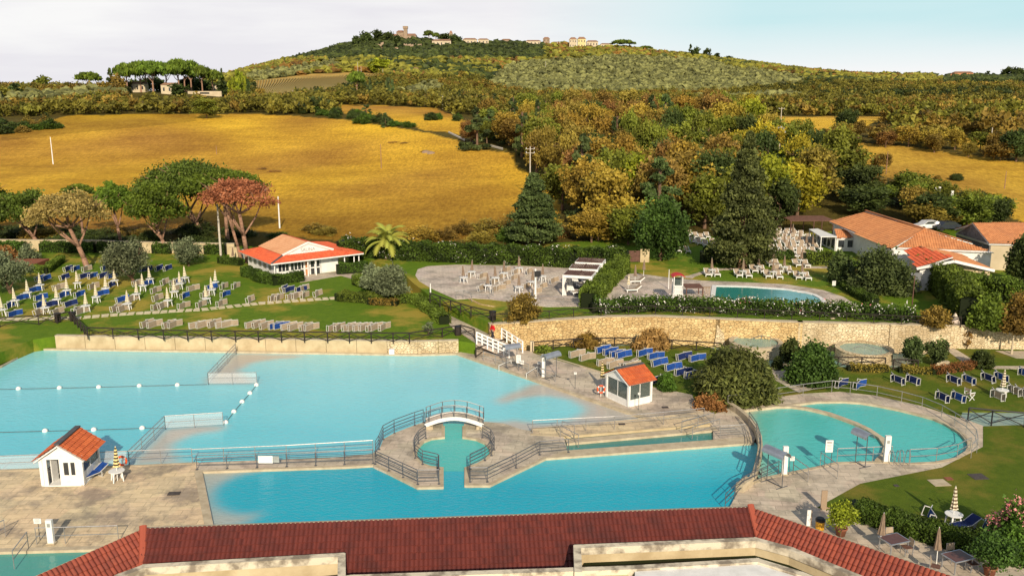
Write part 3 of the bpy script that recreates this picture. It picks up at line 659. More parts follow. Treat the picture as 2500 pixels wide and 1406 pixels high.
wall('stone_wall', [(1950, 841), (2150, 846), (2160, 846)], -1.2, ZT+.02, .6, 'stonep', 'short rubble wall between the two round tubs', cap='coping', zr=0)
wall('stone_wall', [(2172, 847), (2500, 852), (3000, 862)], -.6, ZT+.02, .6, 'stonep', 'pale stone wall at the right behind the trimmed round bush', cap='coping', zr=0)
a, b = P(1042, 727, ZL), P(1206, 806, ZL)
mb = MB(); d = (b-a).normalized(); nn = Vector((-d.y, d.x, 0))*.22
mb.hexa([a-nn-Vector((0, 0, 1)), b-nn-Vector((0, 0, 1)), b+nn-Vector((0, 0, 1)), a+nn-Vector((0, 0, 1))], [a-nn+Vector((0, 0, .5)), b-nn+Vector((0, 0, 1.25)), b+nn+Vector((0, 0, 1.25)), a+nn+Vector((0, 0, .5))])
tag(mb.build('stone_wall', 'stonew'), 'low stone wall sloping down beside the ramp path', 'wall')
wall('garden_wall', [(-700, 606), (-100, 610), (0, 611), (230, 613), (345, 617), (500, 620), (565, 621), (572, 621)], ZL-.3, ZL+1.6, .3, 'concrete', 'cream boundary wall with clipped hedges behind the sun lounger lawn', cap='coping', zr=ZL)
wall('terrace_stone_wall', [(1134, 728), (1150, 736), (1172, 747), (1205, 753)], ZT-.9, ZT+.02, .35, 'stonew', 'low stone wall under the plaza railing by the stairs', zr=ZT-.2)
wall('curved_pool_wall', [(1770, 990), (1800, 1008), (1826, 1030), (1845, 1055), (1854, 1080), (1856, 1105), (1850, 1135), (1842, 1165), (1835, 1180)], -.8, .5, .3, 'coping', 'curved low wall between the front pool and the oval pool', zr=0)
wall('pier_wall', [(1808, 1198), (1826, 1186)], -.8, .55, .5, 'coping', 'short stone pier at the steps corner of the front pool', zr=0)

# ================================================================ fences and railings
def rails(label, line, z, h=1.0, n=2, step=1.6, m='steel', r=.045, net=False, base=.0, group=None, name='metal_railing', zs=None, foot=False):
    pts = [P(a, b, zz) for (a, b), zz in zip(line, zs or [z]*len(line))]; o = empty(name, pts[0], label, 'railing', group); O = pts[0]
    hr = MB(); lo = MB(); nt_ = MB()
    posts = [p for p, _ in polyl(pts, step)]
    for p in posts:
        mb = MB(); mb.bar(p-O-Vector((0, 0, .05)), p-O+Vector((0, 0, h)), r*1.1, n=6)
        if foot: mb.box((p.x-O.x, p.y-O.y, p.z-O.z), .16, .16, .03)
        mb.build('post', m, o)
    for a, b in zip(pts[:-1], pts[1:]):
        hr.bar(a-O+Vector((0, 0, h)), b-O+Vector((0, 0, h)), r*1.3, n=6)
        for k in range(1, n): lo.bar(a-O+Vector((0, 0, h*k/n)), b-O+Vector((0, 0, h*k/n)), r*.8, n=4)
        if net: nt_.add([a-O+Vector((0, 0, .05)), b-O+Vector((0, 0, .05)), b-O+Vector((0, 0, h-.05)), a-O+Vector((0, 0, h-.05))], [(0, 1, 2, 3)])
    hr.build('handrail', m, o)
    if n > 1: lo.build('lower_rail', m, o)
    if net: nt_.build('netting', 'net', o)
    return o
def xfence(label, line, z, h=1.0, step=2.0, m='wood', group=None, r=.11, zs=None):
    pts = [P(a, b, zz) for (a, b), zz in zip(line, zs or [z]*len(line))]; o = empty('wooden_fence', pts[0], label, 'fence', group); O = pts[0]
    st = [p for p, _ in polyl(pts, step)]; hr = MB()
    U = lambda k: Vector((0, 0, k))
    for p in st: MB().bar(p-O-U(.1), p-O+U(h), r*1.1, n=6).build('post', m, o)
    for a, b in zip(st[:-1], st[1:]):
        hr.bar(a-O+U(h), b-O+U(h), r*1.15, n=6)
        br = MB(); br.bar(a-O+U(.12), b-O+U(h-.1), r*.75, n=5); br.bar(a-O+U(h-.1), b-O+U(.12), r*.75, n=5); br.build('cross_brace', m, o)
    hr.build('top_rail', m, o); return o
xfence('dark cross-braced fence below the stepping stones at the far left', [(-200, 800), (0, 799), (95, 793), (140, 790), (175, 783)], ZL, 1.0)
xfence('dark cross-braced fence running down between upper and lower grass at the left', [(175, 785), (215, 826)], ZL, 1.0, 1.6)
xfence('long dark cross-braced fence on top of the cream pool wall', [(215, 822), (400, 829), (575, 831), (800, 834), (960, 836), (1000, 836), (1080, 824), (1125, 816), (1158, 826)], ZL, .95)
xfence('dark cross-braced fence along the slope under the round plaza', [(1050, 737), (1100, 756), (1150, 772), (1203, 784)], ZT, 1.0, 1.7)
xfence('dark cross-braced fence on the stone wall below the two plazas', [(1203, 790), (1280, 786), (1400, 776), (1600, 768), (1800, 777), (2000, 785), (2200, 794), (2345, 797)], ZT, .95, 2.2, r=.08)
xfence('dark cross-braced fence at the creek behind the blue loungers', [(1300, 858), (1400, 850), (1500, 847), (1600, 848), (1640, 853), (1760, 861)], .0, .95, 2.0)
xfence('short dark fence beside the foot of the white footbridge', [(1162, 873), (1240, 848)], .0, .95, 1.6)
xfence('dark fence in front of the right round tub', [(2020, 895), (2045, 897), (2160, 899)], .03, 1.0, 1.6)
xfence('short dark fence left of the two small trees', [(2180, 903), (2240, 905)], .03, 1.0, 1.6)
xfence('black cross-braced fence along the pale water channel at the right edge', [(2362, 1030), (2420, 1036), (2500, 1043), (2640, 1052)], .03, 1.15, 2.0, 'black')
rails('steel railing with white net beside the pale shelf left of the walkway', [(316, 1134), (404, 1046)], 0, 1.0, 3, 1.8, net=True)
rails('white netted railing at the tip of the shelf beside the buoys', [(404, 1046), (545, 1037)], 0, 1.0, 2, 2.0, net=True)
rails('slanting netted railing from the far wall into the big pool', [(509, 937), (576, 864)], -.05, 1.0, 3, 2.6, net=True)
rails('short netted railing at the inner end of the far shelf', [(509, 937), (627, 936)], -.05, 1.0, 2, 2.0, net=True)
rails('netted railing along the left deck edge behind the near white hut', [(-200, 1153), (0, 1147), (316, 1134)], .0, 1.0, 2, 2.2, net=True)
rails('steel railing between left deck and big pool right of the lifebuoy', [(316, 1134), (470, 1128)], .0, 1.0, 2, 1.9)
rails('front steel railing of the walkway with a white board', [(481, 1146), (700, 1139), (911, 1131)], .02, 1.0, 3, 1.75, 'dsteel', foot=True)
rails('rear steel railing of the walkway beside the big pool', [(470, 1130), (700, 1120), (911, 1107)], .02, 1.0, 3, 1.75)
rails('curved steel railing on the back of the left island', [(917, 1112), (926, 1097), (936, 1072), (963, 1057), (1013, 1038), (1034, 1031)], .02, 1.05, 4, 1.7, 'dsteel', foot=True)
rails('steel railing on the front of the left island', [(916, 1133), (1020, 1182), (1072, 1181), (1072, 1145)], .02, 1.0, 4, 1.5, 'dsteel', foot=True)
rails('inner curved railing around the circular basin at the left', [(1040, 1070), (1022, 1083), (1012, 1100), (1014, 1118), (1032, 1133), (1070, 1142)], .02, 1.0, 4, 1.4, 'dsteel', foot=True)
rails('inner curved railing around the circular basin at the right', [(1178, 1068), (1198, 1080), (1207, 1098), (1200, 1112), (1184, 1124), (1148, 1142)], .02, 1.0, 4, 1.4, 'dsteel', foot=True)
rails('steel railing on the front of the right island', [(1148, 1145), (1148, 1176), (1190, 1176), (1260, 1142), (1318, 1110), (1388, 1104)], .02, 1.0, 4, 1.6, 'dsteel', foot=True)
rails('long steel railing on the strip between big pool and swimming lanes', [(1300, 1057), (1360, 1054), (1500, 1047), (1620, 1036), (1718, 1026)], .02, 1.0, 2, 2.0)
rails('sloping steel handrail into the front lane', [(1368, 1067), (1412, 1090)], .02, .9, 2, 1.6)
rails('sloping steel handrail at the left end of the rear lane', [(1372, 1056), (1402, 1066)], .02, .9, 1, 1.6)
rails('first steel handrail of the stairs at the right end of the lanes', [(1664, 1056), (1742, 1034)], .02, .9, 2, 1.5)
rails('second steel handrail of the stairs at the right end of the lanes', [(1690, 1070), (1756, 1050)], .02, .9, 2, 1.5)
rails('short steel railing on the stair platform', [(1758, 1068), (1818, 1064)], .02, .9, 4, 1.2)
rails('curved steel railing around the far side of the oval pool', [(1862, 984), (1900, 976), (1960, 967), (2030, 958), (2075, 962), (2140, 972), (2200, 986), (2250, 1000), (2298, 1020), (2330, 1040), (2358, 1058), (2380, 1082), (2384, 1105), (2370, 1118)], .02, 1.05, 2, 1.7)
rails('short steel railing above the curved wall at the bush', [(1776, 996), (1856, 986)], .02, 1.05, 2, 1.6)
rails('double steel railing on the curved wall of the front pool', [(1828, 1030), (1846, 1056), (1854, 1082), (1856, 1105), (1851, 1135), (1842, 1165)], .5, .8, 3, 1.7, 'dsteel')
rails('steel railing from the front pool steps up to the canopy', [(1770, 1240), (1815, 1196), (1858, 1176), (1900, 1158)], .02, .95, 3, 1.4, 'dsteel')
rails('steel railing along the near side of the oval pool', [(2043, 1128), (2130, 1124), (2176, 1122)], .02, 1.0, 2, 1.7)
rails('steel railing at the right end of the oval pool', [(2219, 1130), (2285, 1127), (2336, 1117), (2368, 1100)], .02, 1.0, 2, 1.6)
rails('left handrail of the steps into the oval pool', [(1936, 1150), (1972, 1176)], .02, 1.0, 2, 1.3)
rails('right handrail of the steps into the oval pool', [(2002, 1138), (2044, 1168)], .02, 1.0, 2, 1.3)
rails('steel railing on the lower left deck by the small green pool', [(90, 1328), (160, 1326), (290, 1322)], .02, 1.0, 2, 2.2)
rails('handrail going down into the small green pool', [(35, 1386), (70, 1338)], .0, 1.0, 2, 2.0)
rails('steel railing at the left edge of the near deck', [(-60, 1345), (14, 1308)], .02, 1.0, 2, 2.0)
rails('mesh railing with posts at the far left corner of the big pool', [(-60, 900), (0, 874), (75, 841), (136, 838)], .02, 1.0, 2, 1.8, net=True)
rails('steel railing along the pool entry below the first canopy', [(1180, 880), (1240, 898), (1290, 912)], .02, .9, 2, 1.6)
rails('steel railing along the pool entry below the second canopy', [(1312, 920), (1356, 932)], .02, .9, 2, 1.3)
rails('white handrail slanting into the water right of the canopies', [(1218, 905), (1248, 892)], -.1, .5, 1, 1.5, 'plastic')
rails('white handrail slanting into the water nearest the shallow tongue', [(1285, 925), (1312, 908)], -.1, .5, 1, 1.5, 'plastic')
rails('thin railing with stairs at the left end of the round plaza', [(1114, 730), (1131, 729), (1152, 737)], ZT+.03, .9, 2, 1.4)
rails('thin railing along the lower edge of the round plaza', [(1152, 727), (1195, 730), (1205, 724)], ZT+.03, .9, 2, 1.5)
rails('thin railing on the plaza left of the hedge', [(1320, 742), (1375, 746), (1430, 748)], ZT+.03, .9, 2, 2.4)
rails('handrail hoops inside the left round tub', [(1832, 850), (1858, 842), (1880, 848)], -.1, 1.0, 2, .9)
rails('handrail hoops inside the right round tub', [(2085, 872), (2110, 866), (2150, 878)], -.1, 1.0, 2, .9)
for i, (x, y) in enumerate([(2184, 1133), (2208, 1132)]):
    o = empty('pool_ladder', P(x, y, .02), ['left', 'right'][i]+' curved steel grab rail of the pool ladder at the oval pool', 'ladder')
    for s in (-.22, .22):
        mb = MB(); mb.tube([(s, -.3, 0), (s, -.3, .8), (s, -.1, 1.0), (s, .25, .9), (s, .45, .3), (s, .5, -.4)], [.025]*6, 6); mb.build('grab_rail', 'steel', o)
# ================================================================ huts and buildings
def roof_sheet(poly, m, name, parent, O, tw=.24, tl=.38, amp=.045, seed=1, thick=.10, level=False):
    """tiled roof plane: barrel tiles running down the slope, overlapping in rows, cut to the polygon"""
    pl = [Vector(p)-O for p in poly]
    nrm = Vector((0, 0, 0))
    for i in range(len(pl)): nrm += (pl[i]-pl[0]).cross(pl[(i+1) % len(pl)]-pl[0])
    nrm.normalize(); nrm = nrm if nrm.z > 0 else -nrm
    hz = [(pl[(i+1) % len(pl)]-pl[i]) for i in range(len(pl))]; hz = sorted([e for e in hz if abs(e.z) < .04*e.length], key=lambda e: -e.length)
    hz = hz if level else []
    if hz:                  # keep the tile rows parallel to the longest level edge
        e = hz[0].normalized(); i0_ = max(pl, key=lambda p: p.z); far = max(pl, key=lambda p: abs((p-i0_).cross(e).length)); nrm = e.cross(far-i0_).normalized(); nrm = nrm if nrm.z > 0 else -nrm
    dn = (Vector((0, 0, -1))+nrm*nrm.z); dn = dn.normalized() if dn.length > .02 else Vector((0, -1, 0)); sd_ = nrm.cross(dn).normalized()
    if hz: sd_ = e if e.dot(sd_) > 0 else -e; dn = sd_.cross(nrm); dn = dn if dn.z < 0 else -dn
    uv = [((p-pl[0]).dot(sd_), (p-pl[0]).dot(dn)) for p in pl]
    u0, u1 = min(a for a, _ in uv), max(a for a, _ in uv); v0, v1 = min(b_ for _, b_ in uv), max(b_ for _, b_ in uv)
    kx = 6; us = np.arange(u0, u1+tw/kx, tw/kx); 
    vs = []; 
    for r_ in np.arange(v0, v1, tl): vs += [(r_, 0.0), (r_+tl*.97, 1.0)]
    U = us[None, :]+0*np.array([a for a, _ in vs])[:, None]; Vv = np.array([a for a, _ in vs])[:, None]+0*U
    st = np.array([b_ for _, b_ in vs])[:, None]+0*U
    hgt = amp*np.abs(np.cos(math.pi*(U-u0)/tw))**.8*1.3+.045*st
    co = np.array(pl[0])[None, None, :]+U[..., None]*np.array(sd_)+Vv[..., None]*np.array(dn)+hgt[..., None]*np.array(nrm)
    ny, nx = U.shape; idd = np.arange(nx*ny).reshape(ny, nx)
    F = np.stack([idd[:-1, :-1], idd[:-1, 1:], idd[1:, 1:], idd[1:, :-1]], -1).reshape(-1, 4)
    cu = U.ravel()[F].mean(1); cv = Vv.ravel()[F].mean(1); k = inpoly(cu, cv, uv); F = F[k]; cu = cu[k]; cv = cv[k]
    rg = np.random.default_rng(seed); tab = rg.random((400, 400)); val = tab[(np.floor((cu-u0)/tw)).astype(int) % 400, (np.floor((cv-v0)/tl)).astype(int) % 400]
    V = co.reshape(-1, 3); used = np.unique(F); mp_ = -np.ones(len(V), int); mp_[used] = np.arange(len(used))
    me = fastmesh(name, V[used], mp_[F], m, val)
    ob = link(name, me, parent)
    c0 = pl[0]; fl_ = [p-nrm*(p-c0).dot(nrm) for p in pl]
    mb = MB(); mb.hexa([p-nrm*(thick+.05) for p in fl_], [p-nrm*.05 for p in fl_]); mb.build(name+'_underside', 'white', parent)
    return ob
def hut(label, fl, fr, br, z, h, rise, mtile, oh=.35, kind=0):
    A, B, C = P(*fl, z), P(*fr, z), P(*br, z); u = (B-A); W = u.length; u.normalize(); d = (C-B); d -= u*d.dot(u); Dp = d.length; d.normalize()
    o = empty('kiosk_hut', A, label, 'hut'); X = lambda a, b, c: u*a+d*b+Vector((0, 0, c))
    def pan(mb, a, b, z0, z1, t=.08, mi=0):     # vertical panel between two plan points
        a, b = Vector(a), Vector(b); e = (b-a).normalized(); n_ = Vector((-e.y, e.x))*t/2
        q = [X(*(a-n_), 0), X(*(b-n_), 0), X(*(b+n_), 0), X(*(a+n_), 0)]
        mb.hexa([k+Vector((0, 0, z0)) for k in q], [k+Vector((0, 0, z1)) for k in q], mi)
    f = MB()
    for a, b in ((0, 0), (W, 0), (W, Dp), (0, Dp)):
        q = [X(a+s*.1, b+t*.1, 0) for s, t in ((-1, -1), (1, -1), (1, 1), (-1, 1))]; f.hexa(q, [k+Vector((0, 0, h)) for k in q])
    f.hexa([X(-.1, -.1, -.02), X(W+.1, -.1, -.02), X(W+.1, Dp+.1, -.02), X(-.1, Dp+.1, -.02)], [X(-.1, -.1, .07), X(W+.1, -.1, .07), X(W+.1, Dp+.1, .07), X(-.1, Dp+.1, .07)])
    for a, b in (((.1, 0), (W-.1, 0)), ((W, .1), (W, Dp-.1)), ((.1, Dp), (W-.1, Dp)), ((0, .1), (0, Dp-.1))): pan(f, a, b, h-.22, h-.003, .14)
    for y in (0, Dp):
        f.add([X(0, y-.05, h), X(W, y-.05, h), X(W/2, y-.05, h+rise-.05), X(0, y+.05, h), X(W, y+.05, h), X(W/2, y+.05, h+rise-.05)], [(0, 1, 2), (5, 4, 3), (0, 3, 4, 1), (1, 4, 5, 2), (2, 5, 3, 0)])
    f.build('frame', 'white', o)
    lw = MB(); sill = .55 if kind else .85
    if kind: pan(lw, (.1, 0), (W-.1, 0), .07, sill, .1)
    else: pan(lw, (.1, 0), (.35, 0), .07, h-.2, .1); pan(lw, (W*.45, 0), (W-.1, 0), .07, h-.2, .1)
    pan(lw, (W, .1), (W, Dp-.1), .07, sill, .1); pan(lw, (0, .1), (0, Dp-.1), .07, sill, .1); pan(lw, (.1, Dp), (W-.1, Dp), .07, sill, .1)
    lw.build('lower_wall', 'white', o)
    for a, b in ([((.1, 0), (W-.1, 0))] if kind else [])+[((W, .1), (W, Dp-.1)), ((0, .1), (0, Dp-.1)), ((.1, Dp), (W-.1, Dp))]:
        g = MB(); pan(g, a, b, sill, h-.22, .03); wi = g.build('window_pane', 'glass', o)
        g = MB(); m_ = Vector(a).lerp(Vector(b), .5); e = (Vector(b)-Vector(a)).normalized()*.03; pan(g, m_-e, m_+e, sill, h-.22, .06); g.build('window_mullion', 'white', o)
    if not kind:
        for a, b in ((W*.56, W*.68), (W*.74, W*.84)):
            g = MB(); pan(g, (a, -.055), (b, -.055), .75, h-.45, .02); g.build('window_pane', 'glassd', o)
        g = MB(); pan(g, (.42, .35), (.55, .9), .07, h-.25, .06); dd = g.build('door', 'white', o)
    for s, rn in ((-1, 'left_roof'), (1, 'right_roof')):
        x0 = -oh if s < 0 else W+oh; ez = h-rise*oh/(W/2)
        poly = [A+X(W/2, -oh, h+rise), A+X(W/2, Dp+oh, h+rise), A+X(x0, Dp+oh, ez), A+X(x0, -oh, ez)]
        roof_sheet(poly, mtile, 'roof', o, A, .22, .34, .03, thick=.06)
    g = MB(); g.bar(X(W/2, -oh, h+rise+.05), X(W/2, Dp+oh, h+rise+.05), .35, .07); g.build('ridge_cap', 'grey', o)
    t = MB(); t.box((W/2*u.x+Dp*.6*d.x, W/2*u.y+Dp*.6*d.y, .07), .5, .5, .42); t.bar(X(W/2-.25, Dp*.6+.25, .5), X(W/2+.25, Dp*.6+.25, 1.0), .06, .5); ch = t.build('seat', 'plastic', o)
    return o, A, u, d, W, Dp
M['hut_tile'] = mat_tile('orange_red_tile', (.42, .085, .022), (.56, .13, .035), (.36, .075, .03))
M['tilehip'] = mat_tile('hip_tile_clay', (.30, .06, .03), (.40, .10, .04), (.22, .06, .03), .9)
hut1 = hut('white glazed hut with red tile roof on the near left deck', (107, 1186), (204, 1184), (242, 1144), 0, 2.05, .85, 'hut_tile')
hut2 = hut('small white glazed hut with orange roof between pool and blue loungers', (1482, 969), (1534, 993), (1577, 976), 0, 2.1, .75, 'hut_tile', .3, 1)

# ---- bathing house with tan and red roof
A, B, C = P(668, 684, ZL), P(815, 665, ZL), P(612, 652, ZL)
u = (B-A).normalized(); d = (C-A); d -= u*d.dot(u); d.normalize(); L = (P(872, 655, ZL)-A).dot(u); Dp = (C-A).dot(d)
o = empty('bathing_house', A, 'white bathing house with tan and red tiled roof beside the palm', 'building')
X = lambda a, b, c: A+u*a+d*b+Vector((0, 0, c)); XL = lambda a, b, c: X(a, b, c)-A
EH = 2.25
def quadwall(mb, a, b, z0, z1, t=.2, mi=0):
    a, b = Vector(a), Vector(b); e = (b-a).normalized(); n_ = Vector((-e.y, e.x))*t/2
    q = [XL(*(a-n_), 0), XL(*(b-n_), 0), XL(*(b+n_), 0), XL(*(a+n_), 0)]
    mb.hexa([k+Vector((0, 0, z0)) for k in q], [k+Vector((0, 0, z1)) for k in q], mi)
W1 = L*.76
mb = MB(); quadwall(mb, (.5, .6), (W1*.40, .6), 0, EH); quadwall(mb, (W1*.40, .6), (W1*.74, .6), 1.95, EH); quadwall(mb, (W1*.74, .6), (W1, .6), 0, EH); quadwall(mb, (.5, .6), (.5, Dp-.3), 0, EH); quadwall(mb, (W1, .6), (W1, Dp-.3), 0, EH); quadwall(mb, (.5, Dp-.3), (W1, Dp-.3), 0, EH)
mb.build('wall', 'white', o)
for k, (a, b) in enumerate([(.04, .20), (.22, .38)]):
    g = MB(); quadwall(g, (.5+W1*a, .47), (.5+W1*b, .47), .9, 1.9, .04); wi = g.build('window', 'glassd', o)
    g = MB(); 
    for t in (0, .33, .66, 1): x = .5+W1*(a+(b-a)*t); quadwall(g, (x-.04, .43), (x+.04, .43), .9, 1.9, .05)
    quadwall(g, (.5+W1*a, .43), (.5+W1*b, .43), 1.9, 1.98, .05); g.build('window_frame', 'white', wi)
for k in range(4):
    a, b = W1*(.41+.082*k), W1*(.41+.082*k+.07); g = MB(); quadwall(g, (a, .6), (b, .6), 0, 1.95, .05); wi = g.build('door', 'glassd' if k != 1 else 'ochre', o)
    g = MB(); quadwall(g, (a-.05, .55), (a+.06, .55), 0, 1.95, .08); quadwall(g, (b-.06, .55), (b+.05, .55), 0, 1.95, .08); quadwall(g, (a, .55), (b, .55), .8, .95, .08); g.build('door_frame', 'white', wi)
for k in range(5):
    g = MB(); g.add(*[[XL(.5, Dp*(.15+.17*k), .9), XL(.5, Dp*(.15+.17*k)+1.0, .9), XL(.5, Dp*(.15+.17*k)+1.0, 1.9), XL(.5, Dp*(.15+.17*k), 1.9)], [(0, 3, 2, 1)]])
    g.v = [(x-u.x*.12, y-u.y*.12, z) for x, y, z in g.v]; g.build('window', 'glass', o)
for a in (0.1, W1*.5, W1*.62, W1+.6, W1+2.0, L-.2):
    g = MB(); q = XL(a, -.35, 0); g.bar(q, q+Vector((0, 0, EH)), .13); g.build('post', 'white', o)
e = .75; T1 = 3.3; i0, i1, jb = 1.9, W1*.86, Dp-1.8
xs0, xs1, y0_, y1_ = -.5, L+.3, -.8, Dp+.5
fr = [(i0, 1.0), (i1, 1.0), (i1, jb), (i0, jb)]; K = 2.95
roof_sheet([X(xs0, y0_, EH), X(xs1, y0_, EH), X(i1+.5, 1.0, K), X(i0, 1.0, K)], 'tilered', 'roof', o, A)
roof_sheet([X(xs0, y1_, EH), X(xs0, y0_, EH), X(i0, 1.0, K), X(i0, jb, K)], 'tilered', 'roof', o, A)
roof_sheet([X(xs1, y0_, EH), X(xs1, y1_, EH), X(i1+.5, jb, K), X(i1+.5, 1.0, K)], 'tilered', 'roof', o, A)
roof_sheet([X(xs1, y1_, EH), X(xs0, y1_, EH), X(i0, jb, K), X(i1+.5, jb, K)], 'tilered', 'roof', o, A)
RX = (i0+i1+.5)/2; RZ = 4.25
roof_sheet([X(RX, .6, RZ), X(RX, jb+.5, RZ), X(i0-.2, jb+.5, K+.03), X(i0-.2, .6, K+.03)], 'tiletan', 'roof', o, A)
roof_sheet([X(RX, .6, RZ), X(RX, jb+.5, RZ), X(i1+.7, jb+.5, K+.03), X(i1+.7, .6, K+.03)], 'tilered', 'roof', o, A)
g = MB(); g.hexa([XL(i0, .72, K-.05), XL(i1+.5, .72, K-.05), XL(RX, .72, RZ-.1)], [XL(i0, .9, K-.05), XL(i1+.5, .9, K-.05), XL(RX, .9, RZ-.1)]); ga = g.build('gable', 'white', o)
g = MB(); g.bar(XL(i0-.3, .6, K+.03), XL(RX, .6, RZ+.02), .14, .22); g.bar(XL(i1+.8, .6, K+.03), XL(RX, .6, RZ+.02), .14, .22); g.build('fascia', 'white', o)
g = MB(); g.bar(XL(xs0, y0_, EH+.06), XL(i0-.1, .8, K+.04), .22, .1); g.build('hip_cap', 'grey', o)
g = MB(); g.bar(XL(xs0, y0_, EH-.05), XL(xs1, y0_, EH-.05), .1, .16); g.bar(XL(xs0, y0_, EH-.05), XL(xs0, y1_, EH-.05), .1, .16); g.build('gutter', 'white', o)
def text(s, size, mw, parent, m, name='lettering'):
    c = bpy.data.curves.new(name, 'FONT'); c.body = s; c.size = size; c.align_x = 'CENTER'; c.extrude = .01
    t = bpy.data.objects.new(name, c); col.objects.link(t); dg = bpy.context.evaluated_depsgraph_get()
    me = bpy.data.meshes.new_from_object(t.evaluated_get(dg)); bpy.data.objects.remove(t); me.materials.clear(); me.materials.append(M[m])
    q = link(name, me, parent); q.matrix_local = mw; return q
rot = Matrix((tuple(u)+(0,), (0, 0, 1, 0), tuple(-d)+(0,), (0, 0, 0, 1))).transposed()
M['signgrey'] = mat('sign_grey', (.35, .36, .34), None, .6, 3, 0)
text('SAUNA', .62, Matrix.Translation(XL(RX, .70, K+.18)) @ rot, ga, 'signgrey')

# ---- restaurant complex on the right
def V3(px, py, z): return P(px, py, z)
O = V3(2240, 640, ZT)
o = empty('restaurant_building', O, 'large low white building with several terracotta tile roofs at the right', 'building')
Z1, Z2 = 5.3, 7.2
r1 = [V3(2024, 541, Z1), V3(2113, 515, Z2), V3(2257, 560, Z2), V3(2173, 606, Z1)]
roof_sheet(r1, 'tile', 'roof', o, O, .30, .42, .05)
r2 = [V3(2257, 560, Z2), V3(2173, 606, Z1), V3(2300, 614, Z1), V3(2425, 615, Z1)]
roof_sheet([V3(2257, 560, Z2-.01), V3(2190, 606, Z1), V3(2427, 616, Z1)], 'tile', 'roof', o, O, .30, .42, .05)
bk = Vector((9, 0, 0)); 
roof_sheet([V3(2113, 515, Z2), V3(2257, 560, Z2), V3(2257, 560, Z2)+Vector((7, 1, -2.0)), V3(2113, 515, Z2)+Vector((7, 1, -2.0))], 'tile', 'roof', o, O, .30, .42, .05)
r4 = [V3(2037, 560, 4.9), V3(2143, 561, 5.15), V3(2113, 579, 4.4), V3(2044, 580, 4.3)]
roof_sheet(r4, 'tile', 'roof', o, O, .30, .42, .05)
ZA, ZB = 4.9, 6.0
rA = [V3(2246, 603, ZB), V3(2330, 637, ZB), V3(2238, 655, ZA), V3(2213, 620, ZA)]
roof_sheet(rA, 'tilered', 'roof', o, O, .30, .42, .05)
rB = [V3(2246, 603, ZB), V3(2330, 637, ZB), V3(2427, 660, ZA), V3(2338, 616, ZA)]
roof_sheet(rB, 'tile', 'roof', o, O, .30, .42, .05)
g = MB()
for a, b in (((2238, 656, ZA-.02), (2330, 638, ZB+.02)), ((2330, 638, ZB+.02), (2428, 661, ZA-.02))): g.bar(V3(*a)-O, V3(*b)-O, .12, .30)
g.build('fascia', 'white', o)
g = MB()
for a, b in ((r1[1], r1[2]), (r1[2], V3(2173, 606, Z1)), (rA[0], rA[1])): g.bar(a-O+Vector((0, 0, .08)), b-O+Vector((0, 0, .08)), .28, .12)
g.build('ridge_tiles', 'tile', o)
g = MB()
def wl(mb, a, b, z0, z1, t=.25, top=None, m=0):
    a, b = Vector(a)-O, Vector(b)-O; e = (b-a); e.z = 0; e.normalize(); n_ = Vector((-e.y, e.x, 0))*t/2; z0 -= O.z; z1 -= O.z; top = (z1, z1) if top is None else (top[0]-O.z, top[1]-O.z)
    f = lambda p, z: (p.x, p.y, z)
    mb.hexa([f(a-n_, z0), f(b-n_, z0), f(b+n_, z0), f(a+n_, z0)], [f(a-n_, top[0]), f(b-n_, top[1]), f(b+n_, top[1]), f(a+n_, top[0])], m)
e1, e2 = r1[0]+Vector((.7, -.4, 0)), r1[3]+Vector((.7, .4, 0))
wl(g, e1, e2, ZT-.3, Z1-.05); wl(g, e1, e1+Vector((9.5, 1, 0)), ZT-.3, Z1-.05); wl(g, e2, V3(2420, 620, Z1-.3), ZT-.3, Z1-.2)
c1, c2 = r4[3]+Vector((0, .3, 0)), r4[2]+Vector((0, .3, 0)); wl(g, c1, c2, ZT-.3, 4.2); wl(g, c1, c1+Vector((-.3, 7.5, 0)), ZT-.3, 4.2)
p1, p2 = V3(2252, 656, ZA), V3(2330, 640, ZB); q1_, q2_ = V3(2405, 660, ZA), V3(2428, 661, ZA)
g.build('wall', 'white', o)
f1, f2 = rA[2]+Vector((.5, .35, 0)), rB[2]+Vector((-.8, .35, 0)); mid = f1.lerp(f2, .5)
g = MB(); wl(g, f1, mid, ZT-.3, ZA, .3, (ZA-.1, ZB-.12)); wl(g, mid, f2, ZT-.3, ZA, .3, (ZB-.12, ZA-.1)); g.build('stone_gable', 'stonep', o)
g = MB(); wl(g, f1, f1.lerp(f2, .26), ZT-.3, ZA, .36, (ZA-.15, ZA+.35)); g.build('gable_panel', 'white', o)
g = MB(); wl(g, f2+Vector((-.25, -.1, 0)), f2+Vector((.35, -.1, 0)), ZT-.3, ZA-.12, .5); g.build('stone_pier', 'stonep', o)
s1, s2 = rA[2]+Vector((.6, .5, 0)), rA[3]+Vector((.6, 0, 0)); g = MB(); wl(g, s1, s2, ZT-.3, ZA-.1); g.build('side_wall', 'housew', o)
for k in range(5):      # glazed white front on the left side
    a = c1+Vector((-.3, 7.5, 0))*((k+.15)/5); b = c1+Vector((-.3, 7.5, 0))*((k+.8)/5)
    g = MB(); wl(g, a+Vector((-.16, 0, 0)), b+Vector((-.16, 0, 0)), ZT+.3, 4.0, .04); g.build('window', 'glassd', o)
for k in range(3):
    a = c1.lerp(c2, (k+.2)/3)+Vector((0, -.15, 0)); b = c1.lerp(c2, (k+.8)/3)+Vector((0, -.15, 0)); g = MB(); wl(g, a, b, ZT+.6, 3.9, .04); g.build('window', 'glassd', o)
